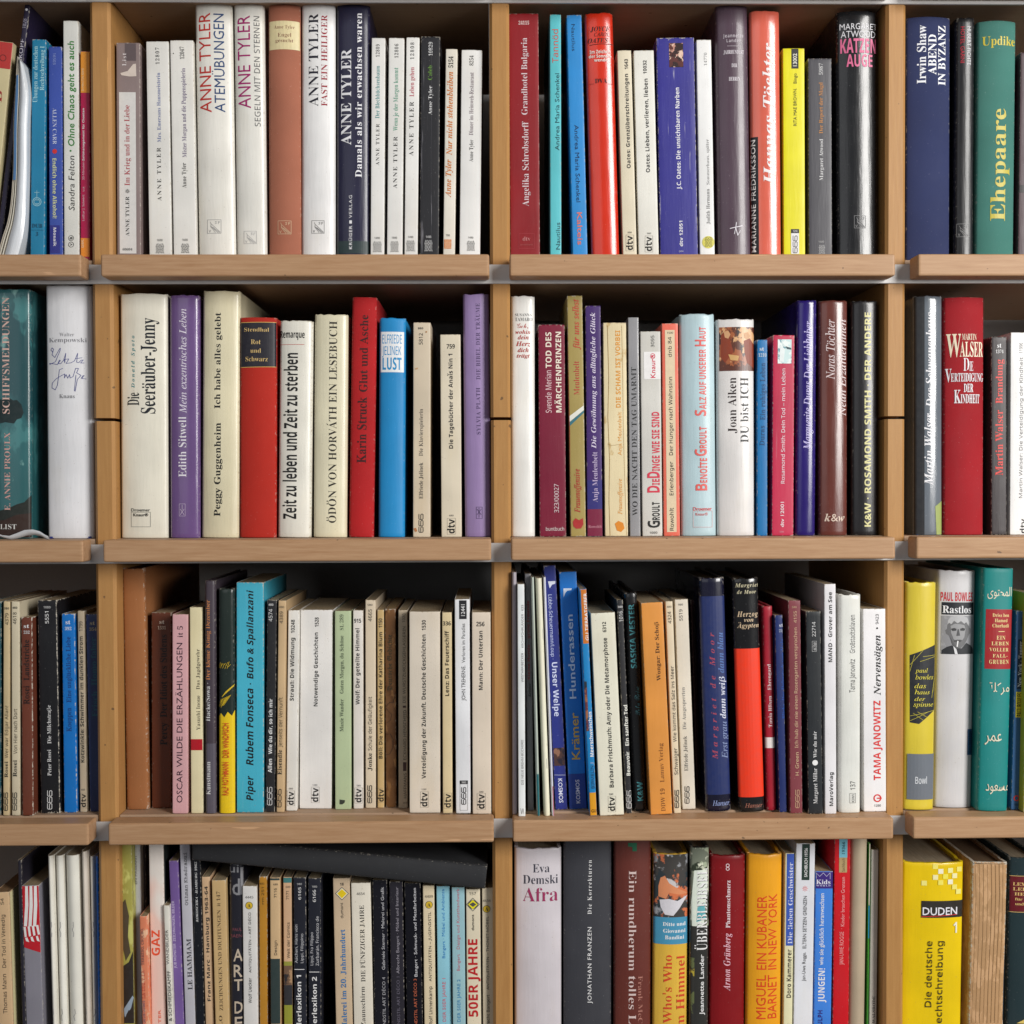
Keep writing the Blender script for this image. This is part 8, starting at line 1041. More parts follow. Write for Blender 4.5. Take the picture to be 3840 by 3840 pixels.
b('2b', (1253, 1382, 308, 1250, 1380, 1870), 'd9cab2', 'P', 'stained beige paperback', 'beige paperback with coffee coloured stains', [t('880', 'sB', '333333', 1290, 343, 1328, 357, 'h'), t('5812', 'ss', '222222', 1297, 385, 1324, 468), t('Die Klavierspielerin', 'r', '4a4540', 1298, 935, 1326, 1275), t('Elfriede Jelinek', 'r', '333333', 1298, 1322, 1326, 1585), aaa(1297, 1692, 1327, 1832), g('c49a6c', [(1268, 640), (1290, 634), (1288, 646), (1270, 650)], 'stain'), dsc('b08050', 1350, 376, 6), g('b87848', [(1258, 1800), (1275, 1795), (1285, 1820), (1270, 1825)], 'stain')], age=.6)
b('2b', (1448, 1598, 395, 1456, 1610, 1870), 'e3d8c1', 'P', 'short cream paperback', 'short cream paperback with bold number on top', [t('759', 'sB', '222222', 1497, 465, 1557, 497, 'h'), t('Die Tagebücher der Anaïs Nin 1', 'sB', '2a2a2a', 1513, 535, 1542, 1222), t('680', 'ss', '444444', 1517, 1700, 1547, 1712, 'h'), dtv(1505, 1732, 1556, 1836)], age=.5)
b('2b', (1608, 1810, 102, 1632, 1820, 1872), '9b83b3', 'J', 'lilac hardback', 'tall lilac hardback with thin violet capitals', [t('DIE BIBEL DER TRÄUME', 'r', '4a3a62', 1711, 168, 1740, 722, sp=.05), t('SYLVIA PLATH', 'r', '4a3a62', 1714, 780, 1742, 1120, sp=.05), o('3a2c50', 1712, 1645, 1755, 1728, 2.5), ln('3a2c50', [(1718, 1700), (1748, 1660)], 3), ln('3a2c50', [(1718, 1660), (1748, 1700)], 3), ln('3a2c50', [(1733, 1650), (1733, 1720)], 3)], rough=.45, coat=.05)
b('2c', (142, 325, 117, 150, 322, 1865), 'f1f0eb', 'J', 'slim white hardback', 'slim white hardback with red script title on top', [t('SUSANNA', 'r', '666666', 177, 242, 300, 262, 'h'), t('TAMARO', 'r', '666666', 177, 272, 303, 298, 'h'), t('Geh,', 'sc', 'b84038', 193, 314, 272, 348, 'h'), t('wohin', 'sbi', 'b84038', 180, 362, 290, 390, 'h'), t('dein', 'sbi', 'b84038', 197, 400, 276, 430, 'h'), t('Herz', 'sbi', 'b84038', 183, 445, 290, 478, 'h'), t('dich', 'sbi', 'b84038', 197, 492, 276, 522, 'h'), t('trägt', 'sbi', 'b84038', 190, 535, 285, 562, 'h')], foot='b03028', pos='right of the middle upright')
b('2c', (341, 540, 324, 357, 548, 1870), '7e1936', 'P', 'burgundy paperback', 'wide burgundy paperback with cream capitals', [t('TOD DES', 'sB', 'f3e8d8', 398, 378, 440, 638), t('Svende Merian', 'ss', 'e8c8cc', 398, 655, 440, 962), t('MÄRCHENPRINZEN', 'sB', 'f3e8d8', 472, 375, 512, 960), t('323/00027', 'ss', 'dcc8cc', 460, 1478, 493, 1685), t('buntbuch', 'ss', 'e0d0d0', 400, 1790, 532, 1816, 'h')])
b('2c', (549, 668, 114, 580, 692, 1872), 'a99657', 'P', 'olive gold paperback', 'tall olive gold paperback with red lettering, white diagonal stripe', [g('e6e6dc', [(560, 988), (681, 908), (683, 942), (564, 1030)]), g('3a7480', [(564, 1032), (683, 944), (684, 962), (566, 1062)]), t('für uns selbst', 'sbi', 'c04838', 596, 138, 640, 505), t('Meulenbelt', 'r', 'b84038', 603, 588, 642, 832), t('Frauenoffensive', 'sbi', 'b03030', 607, 1368, 647, 1685), g('b03030', [(595, 1750), (615, 1725), (640, 1740), (668, 1725), (672, 1770), (655, 1800), (620, 1802), (600, 1785)]), ln('b03030', [(551, 150), (556, 400), (563, 700), (572, 1100), (574, 1500), (580, 1860)], 5)], wear=.9)
b('2c', (681, 801, 187, 700, 812, 1870), '45296e', 'P', 'violet paperback', 'violet paperback with handwritten white title', [p('322f78', 690, 1450, 815, 1660), p('7c2040', 690, 1660, 820, 1872), t('Die Gewöhnung ans alltägliche Glück', 'sbi', 'ded4ea', 726, 235, 760, 1222), t('Anja Meulenbelt', 'r', 'c4b4d4', 738, 1245, 774, 1610), t('Rowohlt', 'sb', 'c08090', 708, 1776, 805, 1796, 'h')])
b('2c', (812, 984, 309, 826, 1000, 1872), 'e9d9b0', 'P', 'battered cream paperback', 'battered cream paperback with orange lettering', [t('DIE SCHAM IST VORBEI', 'sB', 'e09a38', 906, 365, 940, 925), t('Anja Meulenbelt', 'g', 'e0a048', 921, 955, 948, 1270), t('Frauenoffensive', 'si', 'e09a38', 922, 1440, 952, 1698), g('e08c28', [(900, 1765), (925, 1745), (960, 1760), (970, 1800), (945, 1825), (915, 1815)]), ln('a88850', [(846, 330), (856, 700), (850, 1000), (862, 1300), (858, 1600), (866, 1860)], 3), ln('b89860', [(950, 330), (958, 700), (962, 1100), (985, 1860)], 2), ln('a88850', [(848, 1190), (880, 1198), (930, 1192)], 2)], wear=1., age=.8, art=[('cbb07c', 70, .62)])
b('2c', (991, 1076, 271, 1009, 1088, 1872), '9d9da0', 'P', 'slim grey paperback', 'slim shiny grey paperback with black capitals', [t('WO DIE NACHT DEN TAG UMARMT', 'r', '222222', 1024, 632, 1060, 1708)], rough=.25, coat=.4)
b('2c', (1083, 1231, 372, 1097, 1250, 1875), 'd8d6cf', 'P', 'pale grey paperback', 'pale grey paperback with crimson and black lettering', [p('efedec', 1110, 520, 1234, 718), t('3095', 'ss', '444444', 1161, 402, 1185, 487), t('Knaur®', 'gb', 'd02848', 1158, 530, 1192, 710), t('D', 'sB', 'd83850', 1135, 1490, 1225, 1540), t('IE', 'sB', 'd83850', 1172, 1440, 1225, 1486), t('D', 'sB', 'd83850', 1135, 1388, 1225, 1434), t('INGE WIE SIE SIND', 'sB', 'd83850', 1170, 955, 1224, 1384), t('G', 'sB', '1c1c1c', 1140, 1744, 1226, 1795), t('ROULT', 'sB', '1c1c1c', 1172, 1608, 1225, 1738), t('1000', 'ss', '333333', 1153, 1822, 1208, 1838, 'h')])
b('2c', (1236, 1361, 315, 1254, 1375, 1875), 'e8705b', 'P', 'coral paperback', 'coral paperback with long beige title panel', [p('e3cfae', 1270, 362, 1340, 1828), t('1500', 'ss', '333333', 1277, 375, 1322, 390, 'h'), t('dnb 84', 'ss', '333333', 1285, 412, 1311, 558), t('Der Hunger nach Wahnsinn', 'ss', '222222', 1291, 702, 1318, 1270), t('Erlenberger', 'ss', '222222', 1296, 1315, 1323, 1560), t('Rowohlt', 'ss', '222222', 1298, 1650, 1326, 1815)])
b('2c', (1366, 1630, 248, 1387, 1640, 1875), 'b9d2d9', 'J', 'pale blue hardback', 'wide pale blue hardback with coral condensed capitals', [t('S', 'sB', 'e0605a', 1480, 940, 1562, 985), t('ALZ AUF UNSERER', 'sB', 'e0605a', 1512, 500, 1562, 935), t('H', 'sB', 'e0605a', 1480, 432, 1560, 480), t('AUT', 'sB', 'e0605a', 1512, 340, 1560, 428), t('B', 'sB', 'e0605a', 1485, 1475, 1570, 1525), t('ENOÎTE', 'sB', 'e0605a', 1518, 1290, 1570, 1468), t('G', 'sB', 'e0605a', 1480, 1225, 1566, 1275), t('ROULT', 'sB', 'e0605a', 1514, 1062, 1566, 1218), t('Droemer', 'gb', 'd85858', 1467, 1645, 1605, 1668, 'h'), t('Knaur®', 'g', 'd85858', 1485, 1685, 1575, 1706, 'h'), o('e0908c', 1468, 1672, 1608, 1790)], rough=.45)
b('2c', (1639, 1918, 284, 1645, 1925, 1872), 'e4e1df', 'J', 'white hardback', 'white hardback with square brown figure painting', [img(['5a2e20', '2a1c1c', 'a05a34', 'd8a878'], 1660, 340, 1915, 658, 70), g('8a3c24', [(1670, 400), (1700, 365), (1740, 380), (1735, 440), (1760, 520), (1700, 600), (1670, 560)], 'cover_picture'), g('d0a074', [(1690, 372), (1722, 366), (1738, 395), (1722, 425), (1698, 415)], 'cover_picture'), g('8a3c24', [(1835, 440), (1880, 420), (1915, 470), (1915, 640), (1860, 600), (1840, 520)], 'cover_picture'), g('d0a074', [(1835, 385), (1865, 375), (1885, 405), (1862, 430), (1840, 420)], 'cover_picture'), g('cfa468', [(1722, 538), (1800, 550), (1790, 585), (1738, 580)], 'cover_picture'),
  t('Joan Aiken', 'r', '2a1c1c', 1722, 708, 1780, 1110), t('DU bist ICH', 'r', '222222', 1812, 705, 1870, 1178)])
b('2d', (-4, 76, 433, -4, 76, 1872), '1273b2', 'P', 'blue paperback', 'slim blue paperback with dark blue lettering', [t('st', 'sb', 'dce4ec', 17, 485, 48, 512, 'h'), t('1210', 'sb', 'c4d4e0', 8, 532, 65, 556, 'h'), t('Ein ruhiges Leben', 'sb', '0c4878', 22, 600, 58, 1015), t('Duras', 'sb', '0c4878', 18, 1055, 52, 1200)])
b('2d', (109, 275, 400, 105, 262, 1872), 'c42a4e', 'P', 'magenta paperback', 'magenta paperback with small picture of a face', [img(['c8e0e0', '6a9aa4', 'e8f0ee'], 148, 430, 248, 605, 120), g('2c4850', [(205, 480), (245, 492), (246, 505), (215, 500)], 'cover_picture'), g('e8f0f0', [(165, 470), (200, 500), (190, 595), (160, 590)], 'cover_picture'), t('Rosamond Smith: Dein Tod – mein Leben', 'ss', 'ecdce2', 171, 642, 200, 1475), t('dtv 12001', 'gb', 'ecdce2', 167, 1608, 192, 1790), t('1290', 'ss', 'd8a0b0', 160, 1818, 190, 1830, 'h')], wear=.8, crease=.12)
b('2d', (289, 438, 147, 276, 428, 1872), '2a1c6e', 'J', 'indigo hardback', 'glossy indigo hardback with pale lilac italic title', [t('Marguerite Duras Der Liebhaber', 'si', 'c8c0f0', 338, 298, 392, 1230)], coat=.5, rough=.2)
b('2d', (450, 664, 150, 450, 662, 1870), '68352d', 'J', 'brown hardback', 'glossy brown hardback with two white italic lines', [t('Noras Töchter', 'si', 'e0d0d0', 500, 285, 560, 720), t('Neun Erzählerinnen', 'si', 'e0d0d0', 592, 285, 645, 985), t('k&w', 'sbi', 'dcc8b8', 488, 1695, 635, 1748, 'h')], coat=.5, rough=.24)
b('2d', (683, 888, 152, 690, 880, 1870), '1e1d20', 'J', 'black hardback', 'black hardback with cream block capitals', [t('K&W · ROSAMOND SMITH · DER ANDERE', 'sB', 'ddd89c', 777, 235, 824, 1790)], coat=.4)
b('2d', (1138, 1354, 116, 1143, 1348, 1866), '6d757e', 'J', 'silvery grey hardback', 'silvery foil hardback with white italic lettering', [p('2a2c30', 1136, 112, 1212, 1868), t('Das Schwanenhaus', 'sbi', 'f0f0f4', 1222, 235, 1274, 925), t('Martin Walser', 'sbi', 'f0f0f4', 1212, 965, 1270, 1485), g('9aa860', [(1290, 1640), (1345, 1600), (1348, 1860), (1300, 1860)])], rough=.14, coat=.8, foot='2c4c90', pos='right of the right upright')
b('2d', (1358, 1662, 124, 1358, 1653, 1880), 'a21621', 'H', 'wide red hardback', 'wide red hardback with stacked silver title', [t('MARTIN', 'r', 'e8dcc0', 1483, 390, 1592, 435, 'h'), t('W', 'sb', 'ecdfc4', 1378, 390, 1475, 556, 'h'), t('ALSER', 'sb', 'ecdfc4', 1468, 448, 1645, 555, 'h'), t('D', 'r', 'e8e4e8', 1492, 565, 1535, 660, 'h'), t('IE', 'r', 'e8e4e8', 1537, 590, 1565, 660, 'h'), t('V', 'sb', 'e8e4e8', 1370, 642, 1412, 738, 'h'), t('ERTEIDIGUNG', 'sb', 'e8e4e8', 1408, 675, 1647, 735, 'h'), t('DER', 'sb', 'e8e4e8', 1495, 752, 1565, 812, 'h'), t('K', 'sb', 'e8e4e8', 1428, 796, 1474, 892, 'h'), t('INDHEIT', 'sb', 'e8e4e8', 1472, 828, 1615, 892, 'h')], bu=.0045)
b('2d', (1693, 1811, 412, 1696, 1808, 1875), '3b3436', 'P', 'charcoal paperback', 'charcoal paperback with bright red serif lettering', [t('st', 'sb', 'eeeeee', 1738, 457, 1768, 490, 'h'), t('1374', 'sb', 'dddddd', 1727, 506, 1783, 530, 'h'), t('Brandung', 'sb', 'dc4038', 1726, 575, 1776, 895), t('Martin Walser', 'sb', 'dc4038', 1724, 942, 1778, 1415)], pages='b8a070')
b('2d', (1833, 2040, 380, 1829, 2030, 1878), 'f0efee', 'P', 'white paperback', 'white paperback cut off by the right edge', [t('Martin Walser: Die Verteidigung der Kindheit', 'ss', '666666', 1898, 560, 1922, 1580), t('11996', 'ss', '666666', 1898, 455, 1922, 530), t('dtv', 'sB', '222222', 1905, 1730, 1945, 1835)])
# ------------------------------------------------------------------ third shelf
b('3a', (-90, 12, 300, -90, 8, 1850), '1a4c54', 'P', 'teal paperback', 'dark teal paperback nearly cut off', [], pos='at the left edge')
b('3a', (22, 72, 300, 17, 70, 1855), 'cbb68e', 'P', 'sand paperback', 'slim sand coloured paperback numbered in black', [t('380', 'sB', '333333', 30, 343, 66, 358, 'h'), t('4379', 'ss', '222222', 38, 385, 62, 470), t('Wer war Edgar Allan?', 'ss', '4a4030', 36, 1055, 60, 1435), t('Rosei', 'sb', '1c1c1c', 34, 1460, 58, 1575), aaa(31, 1682, 57, 1818)])
b('3a', (80, 141, 300, 80, 147, 1855), 'cfc4aa', 'P', 'light beige paperback', 'slim light beige paperback with white side', [t('480', 'sB', '333333', 90, 338, 126, 353, 'h'), t('4618', 'ss', '222222', 95, 378, 120, 465), t('Von Hier nach Dort', 'ss', '4a4438', 99, 1078, 125, 1405), t('Rosei', 'sb', '1c1c1c', 95, 1450, 123, 1570), aaa(94, 1682, 122, 1816)])
b('3a', (148, 234, 415, 160, 240, 1855), '6c3828', 'P', 'short brown paperback', 'short brown paperback with black serif lettering', [t('st', 'sb', 'dddddd', 172, 464, 212, 492, 'h'), t('232', 'sb', 'cccccc', 172, 513, 215, 534, 'h'), t('Landstriche', 'sb', '1c0c0a', 172, 578, 212, 872), t('Rosei', 'sb', '1c0c0a', 172, 912, 214, 1045)], wear=.95)
b('3a', (269, 408, 292, 294, 437, 1838), '17171b', 'P', 'black paperback', 'thick black paperback with white scuffed edges', [t('1080', 'ss', 'cccccc', 316, 334, 366, 350, 'h'), t('5551', 'ss', 'e8e8e8', 327, 372, 353, 460), t('Die Milchstraße', 'r', 'dcdcdc', 342, 1052, 370, 1330), t('Peter Rosei', 'r', 'dcdcdc', 344, 1375, 372, 1562), aaa(345, 1667, 377, 1808, 'd8d8d8')], wear=1.)
b('3a', (444, 540, 390, 461, 560, 1832), '0f6fc0', 'P', 'bright blue paperback', 'bright blue paperback with navy serif title', [t('st', 'sb', 'e0e4ec', 475, 434, 510, 465, 'h'), t('392', 'sb', 'd0dcec', 470, 485, 518, 508, 'h'), t('Eine unglückliche Liebe', 'sb', '083c7c', 481, 555, 514, 1032), t('Koeppen', 'sb', '083c7c', 483, 1070, 518, 1242)], wear=.9)
b('3a', (558, 611, 370, 577, 631, 1828), 'b7a78f', 'P', 'greyish beige paperback', 'slim greyish beige paperback with bold black title', [t('1799', 'ss', '222222', 573, 445, 598, 515), t('Kotzwinkle: Schwimmer im dunklen Strom', 'sB', '222222', 580, 553, 606, 1468), t('480', 'ss', '444444', 588, 1658, 616, 1670, 'h'), dtv(588, 1694, 622, 1790)])
b('3a', (619, 740, 392, 649, 772, 1825), '1f2c54', 'P', 'navy paperback', 'navy paperback half hidden by the upright', [t('st', 'sb', 'b4a484', 652, 442, 688, 470, 'h'), t('354', 'sb', 'a49474', 648, 490, 700, 512, 'h'), t('Frisch  Homo faber', 'sb', '1a5060', 662, 560, 702, 1135)])
b('3a', (881, 1043, 62, 911, 1079, 1812), '9a6339', 'B', 'brown slipcase', 'plain brown cardboard slipcase, tallest in its bay', [], nm='slipcase', pos='right of the left upright', pages='7a5030', dep=.2, bu=.0012)
b('3a', (1092, 1245, 381, 1099, 1242, 1800), '5e2d17', 'P', 'reddish brown paperback', 'reddish brown paperback with black serif title', [t('st', 'sb', 'ccbcac', 1155, 434, 1192, 462, 'h'), t('1531', 'sb', 'c4b09c', 1143, 479, 1202, 502, 'h'), t('Der Idiot des Südens', 'sb', '1c0e0a', 1160, 540, 1208, 1140), t('Percy', 'sb', '1c0e0a', 1160, 1178, 1210, 1340)])
b('3a', (1248, 1360, 394, 1243, 1365, 1840), 'd5a5a9', 'P', 'pink paperback', 'pink paperback with dark thin capitals', [t('it 5', 'r', '3a2030', 1288, 478, 1325, 560), t('OSCAR WILDE DIE ERZÄHLUNGEN', 'g', '3a2030', 1281, 600, 1322, 1760)])
b('3a', (1369, 1465, 343, 1383, 1472, 1838), 'e4d9b1', 'P', 'pale cream paperback', 'slim pale cream paperback with red band', [p('b01222', 1370, 1298, 1475, 1378), t('Das Jagdgewehr', 'r', '4a4438', 1422, 645, 1447, 938), t('Yasushi Inoue', 'r', '4a4438', 1424, 982, 1450, 1232)])
b('3a', (1479, 1561, 149, 1482, 1568, 1840), '463d46', 'H', 'aubergine hardback', 'slim aubergine hardback with orange and white lettering', [p('57525e', 1480, 1330, 1570, 1842), t('Der kleine König Dezember', 'r', 'd08850', 1490, 290, 1521, 870), t('Hacke/Sowa ·', 'r', 'dcdcdc', 1490, 890, 1522, 1168), t('Kunstmann', 'r', 'dcdcdc', 1492, 1462, 1525, 1700)], cloth=False, rough=.4)
b('3a', (1576, 1699, 208, 1581, 1704, 1840), '232e2a', 'J', 'black and yellow hardback', 'black hardback with yellow foot and scribbles', [g('ecc81a', [(1580, 1135), (1600, 1110), (1625, 1140), (1650, 1100), (1680, 1130), (1706, 1090), (1706, 1842), (1580, 1842)])]+[ln('d8b828', [(1580+i*5, 1060+rnd.uniform(-10, 10)), (1600+i*9, 1010-i*4)], 3) for i in range(9)]+[ln('d8b828', [(1582+i*8, 790-rnd.uniform(0, 30)), (1590+i*9, 730+rnd.uniform(0, 30))], 2.5) for i in range(10)]+[ln('d8b828', [(1610+i*10, 990-i*9), (1640+i*7, 950-i*6)], 4) for i in range(9)]+[t('RALF ROTHMANN', 'gb', 'd05020', 1615, 1462, 1658, 1702), t('DER WINDFISCH', 'gb', 'd05020', 1618, 1180, 1660, 1430)], rough=.28)
b('3a', (1709, 1911, 163, 1712, 1911, 1832), '48b4ce', 'P', 'turquoise paperback', 'wide turquoise paperback with slanted black lettering', [t('Bufo & Spallanzani', 'sB', '141414', 1790, 218, 1836, 862, sh=.2), dsc('141414', 1815, 897, 5), t('Rubem Fonseca', 'sB', '141414', 1784, 930, 1836, 1487, sh=.2), t('Piper', 'sB', '141414', 1786, 1562, 1836, 1742, sh=.2)], wear=.9, crease=.2)
b('3b', (193, 270, 290, 183, 252, 1828), '28282b', 'P', 'black paperback', 'slim black paperback with bold white sans title', [t('480', 'sB', 'cccccc', 206, 316, 242, 331, 'h'), t('4574', 'ss', 'dddddd', 208, 355, 235, 445), t('Wie du dir, so ich mir', 'sB', 'e8e8e8', 208, 1005, 234, 1405), t('Allen', 'sB', 'e8e8e8', 204, 1440, 232, 1540), aaa(199, 1642, 232, 1778, 'c8c8c8')])
b('3b', (276, 335, 294, 260, 323, 1830), 'ceb087', 'P', 'tan paperback', 'slim tan paperback with black lettering', [t('480', 'ss', '333333', 283, 333, 320, 348, 'h'), t('4389', 'ss', '222222', 288, 372, 312, 460), t('Jenseits der Vernunft', 'ss', '4a4030', 280, 995, 307, 1355), t('Eisendle', 'sb', '1c1c1c', 274, 1375, 303, 1555), aaa(269, 1657, 299, 1793)])
b('3b', (347, 430, 364, 330, 415, 1820), 'e2dfd8', 'P', 'slim white paperback', 'slim white paperback with rust marks on its side', [t('10248', 'sB', '222222', 370, 432, 397, 530), t('Strauß: Die Widmung', 'sB', '2a2a2a', 364, 563, 392, 1020), t('680', 'ss', '444444', 355, 1650, 384, 1662, 'h'), dtv(346, 1678, 390, 1774)])
b('3b', (438, 672, 361, 425, 668, 1805), 'e5e2de', 'P', 'thick white paperback', 'thick white paperback with centred black title', [t('1528', 'sB', '222222', 543, 415, 570, 485), t('Notwendige Geschichten', 'sB', '2a2a2a', 536, 525, 564, 1060), t('1280', 'ss', '777777', 526, 1624, 560, 1636, 'h'), dtv(520, 1650, 568, 1752)])
b('3b', (684, 805, 369, 686, 808, 1810), 'b3c29b', 'P', 'sage green paperback', 'sage green paperback with dark serif lettering', [t('SL 289', 'r', '3c4838', 724, 395, 750, 508), t('Guten Morgen, du Schöne', 'sb', '4a5644', 724, 548, 750, 968), t('Maxie Wander', 'sb', '4a5644', 724, 1008, 750, 1242), g('333830', [(722, 1735), (762, 1740), (758, 1758), (742, 1770), (722, 1770)])])
b('3b', (816, 892, 365, 819, 896, 1805), 'e2dcd4', 'P', 'slim off white paperback', 'slim off white paperback with upright number on top', [t('915', 'sB', '222222', 827, 425, 878, 455, 'h'), t('Wolf: Der geteilte Himmel', 'sB', '2a2a2a', 838, 495, 866, 1048), t('580', 'ss', '555555', 846, 1628, 874, 1640, 'h'), dtv(835, 1656, 880, 1756)])
b('3b', (906, 984, 290, 906, 987, 1800), 'd9c9b0', 'P', 'tall beige paperback', 'taller beige paperback with grey thin title', [t('580', 'ss', '333333', 924, 318, 960, 332, 'h'), t('4665', 'ss', '222222', 930, 357, 956, 445), t('Schule der Geläufigkeit', 'ss', '4a4540', 928, 990, 956, 1380), t('Jonke', 'sb', '1c1c1c', 927, 1398, 956, 1525), aaa(926, 1630, 955, 1763)])
b('3b', (992, 1044, 361, 993, 1047, 1798), 'c9ab76', 'P', 'yellowed paperback', 'slim yellowed paperback with bold black title', [t('1150', 'sB', '222222', 1005, 423, 1031, 490), t('Böll: Die verlorene Ehre der Katharina Blum', 'sB', '2a2418', 1006, 522, 1032, 1440), dtv(1002, 1659, 1042, 1750)], age=.7)
b('3b', (1046, 1130, 355, 1056, 1134, 1795), '704b29', 'P', 'old brown paperback', 'old water stained brown book with blackletter title', [t('Deutsche Gedichte', 'fr', '2e2e1c', 1066, 540, 1100, 950), ln('3c2412', [(1060, 1060), (1085, 1030), (1110, 1035), (1120, 990), (1130, 1000)], 5, 'stain'), ln('3c2412', [(1060, 1075), (1080, 1100), (1100, 1120), (1090, 1160), (1065, 1180)], 4, 'stain'), ln('3c2412', [(1062, 1262), (1090, 1260), (1110, 1300), (1108, 1360), (1085, 1405), (1062, 1410)], 5, 'stain')], art=[('5a3818', 60, .5), ('8a6238', 90, .56)], pages='a08458')
b('3b', (1144, 1215, 364, 1146, 1216, 1800), 'b8a992', 'P', 'taupe paperback', 'slim taupe paperback with small brown blocks', [t('1020', 'ss', '3a3430', 1176, 388, 1197, 452), t('DIE WURSTZURÜCKGEHLASSERIN', 'ss', '3a3430', 1179, 482, 1200, 1035), p('4a3430', 1180, 1055, 1202, 1070), t('ECKHARD HENSCHEID', 'ss', '3a3430', 1183, 1088, 1205, 1448), p('4a3430', 1182, 1465, 1205, 1528), t('HAFFMANS', 'ss', '3a3430', 1186, 1543, 1207, 1725), t('800', 'ss', '4a4440', 1183, 1752, 1212, 1764, 'h')])
b('3b', (1223, 1453, 374, 1226, 1453, 1835), 'dcd1c1', 'P', 'thick cream paperback', 'thick creased cream paperback with long bold title', [t('1530', 'sB', '222222', 1318, 435, 1346, 510), t('Verteidigung der Zukunft. Deutsche Geschichten', 'sB', '2a2a2a', 1317, 540, 1346, 1585), t('1280', 'ss', '666666', 1316, 1655, 1350, 1667, 'h'), dtv(1311, 1684, 1358, 1786)], crease=.35, age=.5)
b('3b', (1461, 1536, 380, 1467, 1542, 1838), 'd8c59c', 'P', 'yellowish paperback', 'slim yellowish paperback with brown stain line', [t('336', 'sB', '222222', 1470, 445, 1528, 474, 'h'), t('Lenz: Das Feuerschiff', 'sB', '2a2418', 1486, 513, 1514, 985), dtv(1482, 1694, 1528, 1794), ln('a0703c', [(1462, 440), (1464, 520), (1462, 640)], 4, 'stain')], age=.7)
b('3b', (1551, 1667, 284, 1563, 1674, 1838), 'ebecef', 'P', 'bright white paperback', 'bright white paperback with black number box', [p('222226', 1588, 292, 1642, 428), t('12441', 'gb', 'd0d0d0', 1601, 322, 1629, 405), t('Verloren im Paradies', 'g', '555555', 1606, 460, 1631, 745), t('JOHN TREHERNE.', 'g', '444444', 1606, 765, 1633, 1018), p('222226', 1593, 1597, 1651, 1622), t('980', 'ss', 'dddddd', 1606, 1603, 1638, 1617, 'h'), aaa(1606, 1644, 1637, 1773), o('777777', 1595, 1622, 1650, 1812)])
b('3b', (1676, 1819, 379, 1684, 1822, 1842), 'dbcdbb', 'P', 'beige paperback', 'beige paperback beside the middle upright', [t('256', 'sB', '222222', 1712, 448, 1772, 480, 'h'), t('Mann: Der Untertan', 'sB', '2a2a2a', 1730, 513, 1758, 942), t('680', 'ss', '555555', 1736, 1673, 1764, 1685, 'h'), dtv(1722, 1696, 1772, 1802)], age=.5)
b('3c', (150, 192, 88, 157, 194, 1845), 'b0a8b0', 'M', 'grey booklet', 'curled grey booklet against the middle upright', [], pos='right of the middle upright', rough=.3)
b('3c', (190, 247, 175, 199, 255, 1872), 'e6eaea', 'P', 'slim white paperback', 'very slim white paperback with tiny grey capitals', [t('KROMFOHRLÄNDER · 633', 'ss', '666666', 223, 325, 239, 635), t('WESTARP/BECKER ·', 'ss', '666666', 222, 660, 238, 885), t('DIE NEUE BREHM-BÜCHEREI', 'ss', '666666', 222, 1302, 238, 1628), ln('666666', [(218, 1800), (226, 1840), (234, 1800), (242, 1840)], 2.5)], dep=.14)
b('3c', (250, 290, 100, 262, 320, 1818), '76767b', 'P', 'grey paperback', 'grey paperback with dark red bold title', [t('Kleine Hunde – große Freunde', 'sB', '8a2028', 262, 295, 283, 865), t('Krämer', 'sbi', '222222', 272, 892, 292, 992)], dep=.15)
b('3c', (292, 315, 125, 334, 362, 1858), 'bac4ba', 'M', 'pale green booklet', 'thin pale green booklet with teal foot', [p('1c6a72', 320, 1552, 370, 1862)], dep=.15)
b('3c', (322, 374, 132, 386, 434, 1878), 'e9e6ce', 'M', 'cream booklet', 'slim cream booklet with staples leaning left', [ln('b8b8b8', [(377, 500), (380, 570)], 3, 'staple'), ln('b8b8b8', [(406, 1440), (409, 1510)], 3, 'staple')], dep=.15)
b('3c', (378, 401, 124, 440, 466, 1865), 'e0e2ee', 'M', 'white and blue booklet', 'thin white booklet with blue spine top', [p('3c58b0', 374, 120, 392, 700), p('b03050', 452, 1640, 470, 1870)], dep=.15)
b('3c', (372, 480, 40, 476, 552, 1812), '28327e', 'P', 'dark blue paperback', 'tall dark blue paperback with puppy photo', [g('dce0ee', [(415, 155), (468, 152), (467, 172), (445, 178), (428, 205)]), t('Lübbe-Scheuermann/Loup ·', 'ss', 'c0c8e8', 428, 250, 454, 720, 'd'), t('Unser Welpe', 'sB', 'ccd2ea', 452, 740, 492, 1132, 'd'), img(['4a3430', '8a6450', '2a2430'], 458, 1360, 549, 1490, 110), ln('c8cce0', [(463, 1557), (552, 1557)], 2.5), t('KOSMOS', 'gb', 'dcdff0', 492, 1583, 522, 1758, 'd')], dep=.15)
b('3c', (493, 624, 86, 570, 700, 1808), '1b72c6', 'P', 'mid blue paperback', 'broad mid blue paperback with white and yellow words', [p('24408c', 560, 1548, 702, 1812), g('d8e4f4', [(527, 206), (588, 205), (584, 218), (555, 222), (540, 240), (528, 272)]), t('Hunderassen', 'gb', 'c8daec', 560, 395, 606, 1005), t('Krämer', 'gb', 'cca850', 582, 1105, 640, 1445), t('KOSMOS', 'gb', 'ccd0e0', 617, 1590, 645, 1762)], dep=.15)
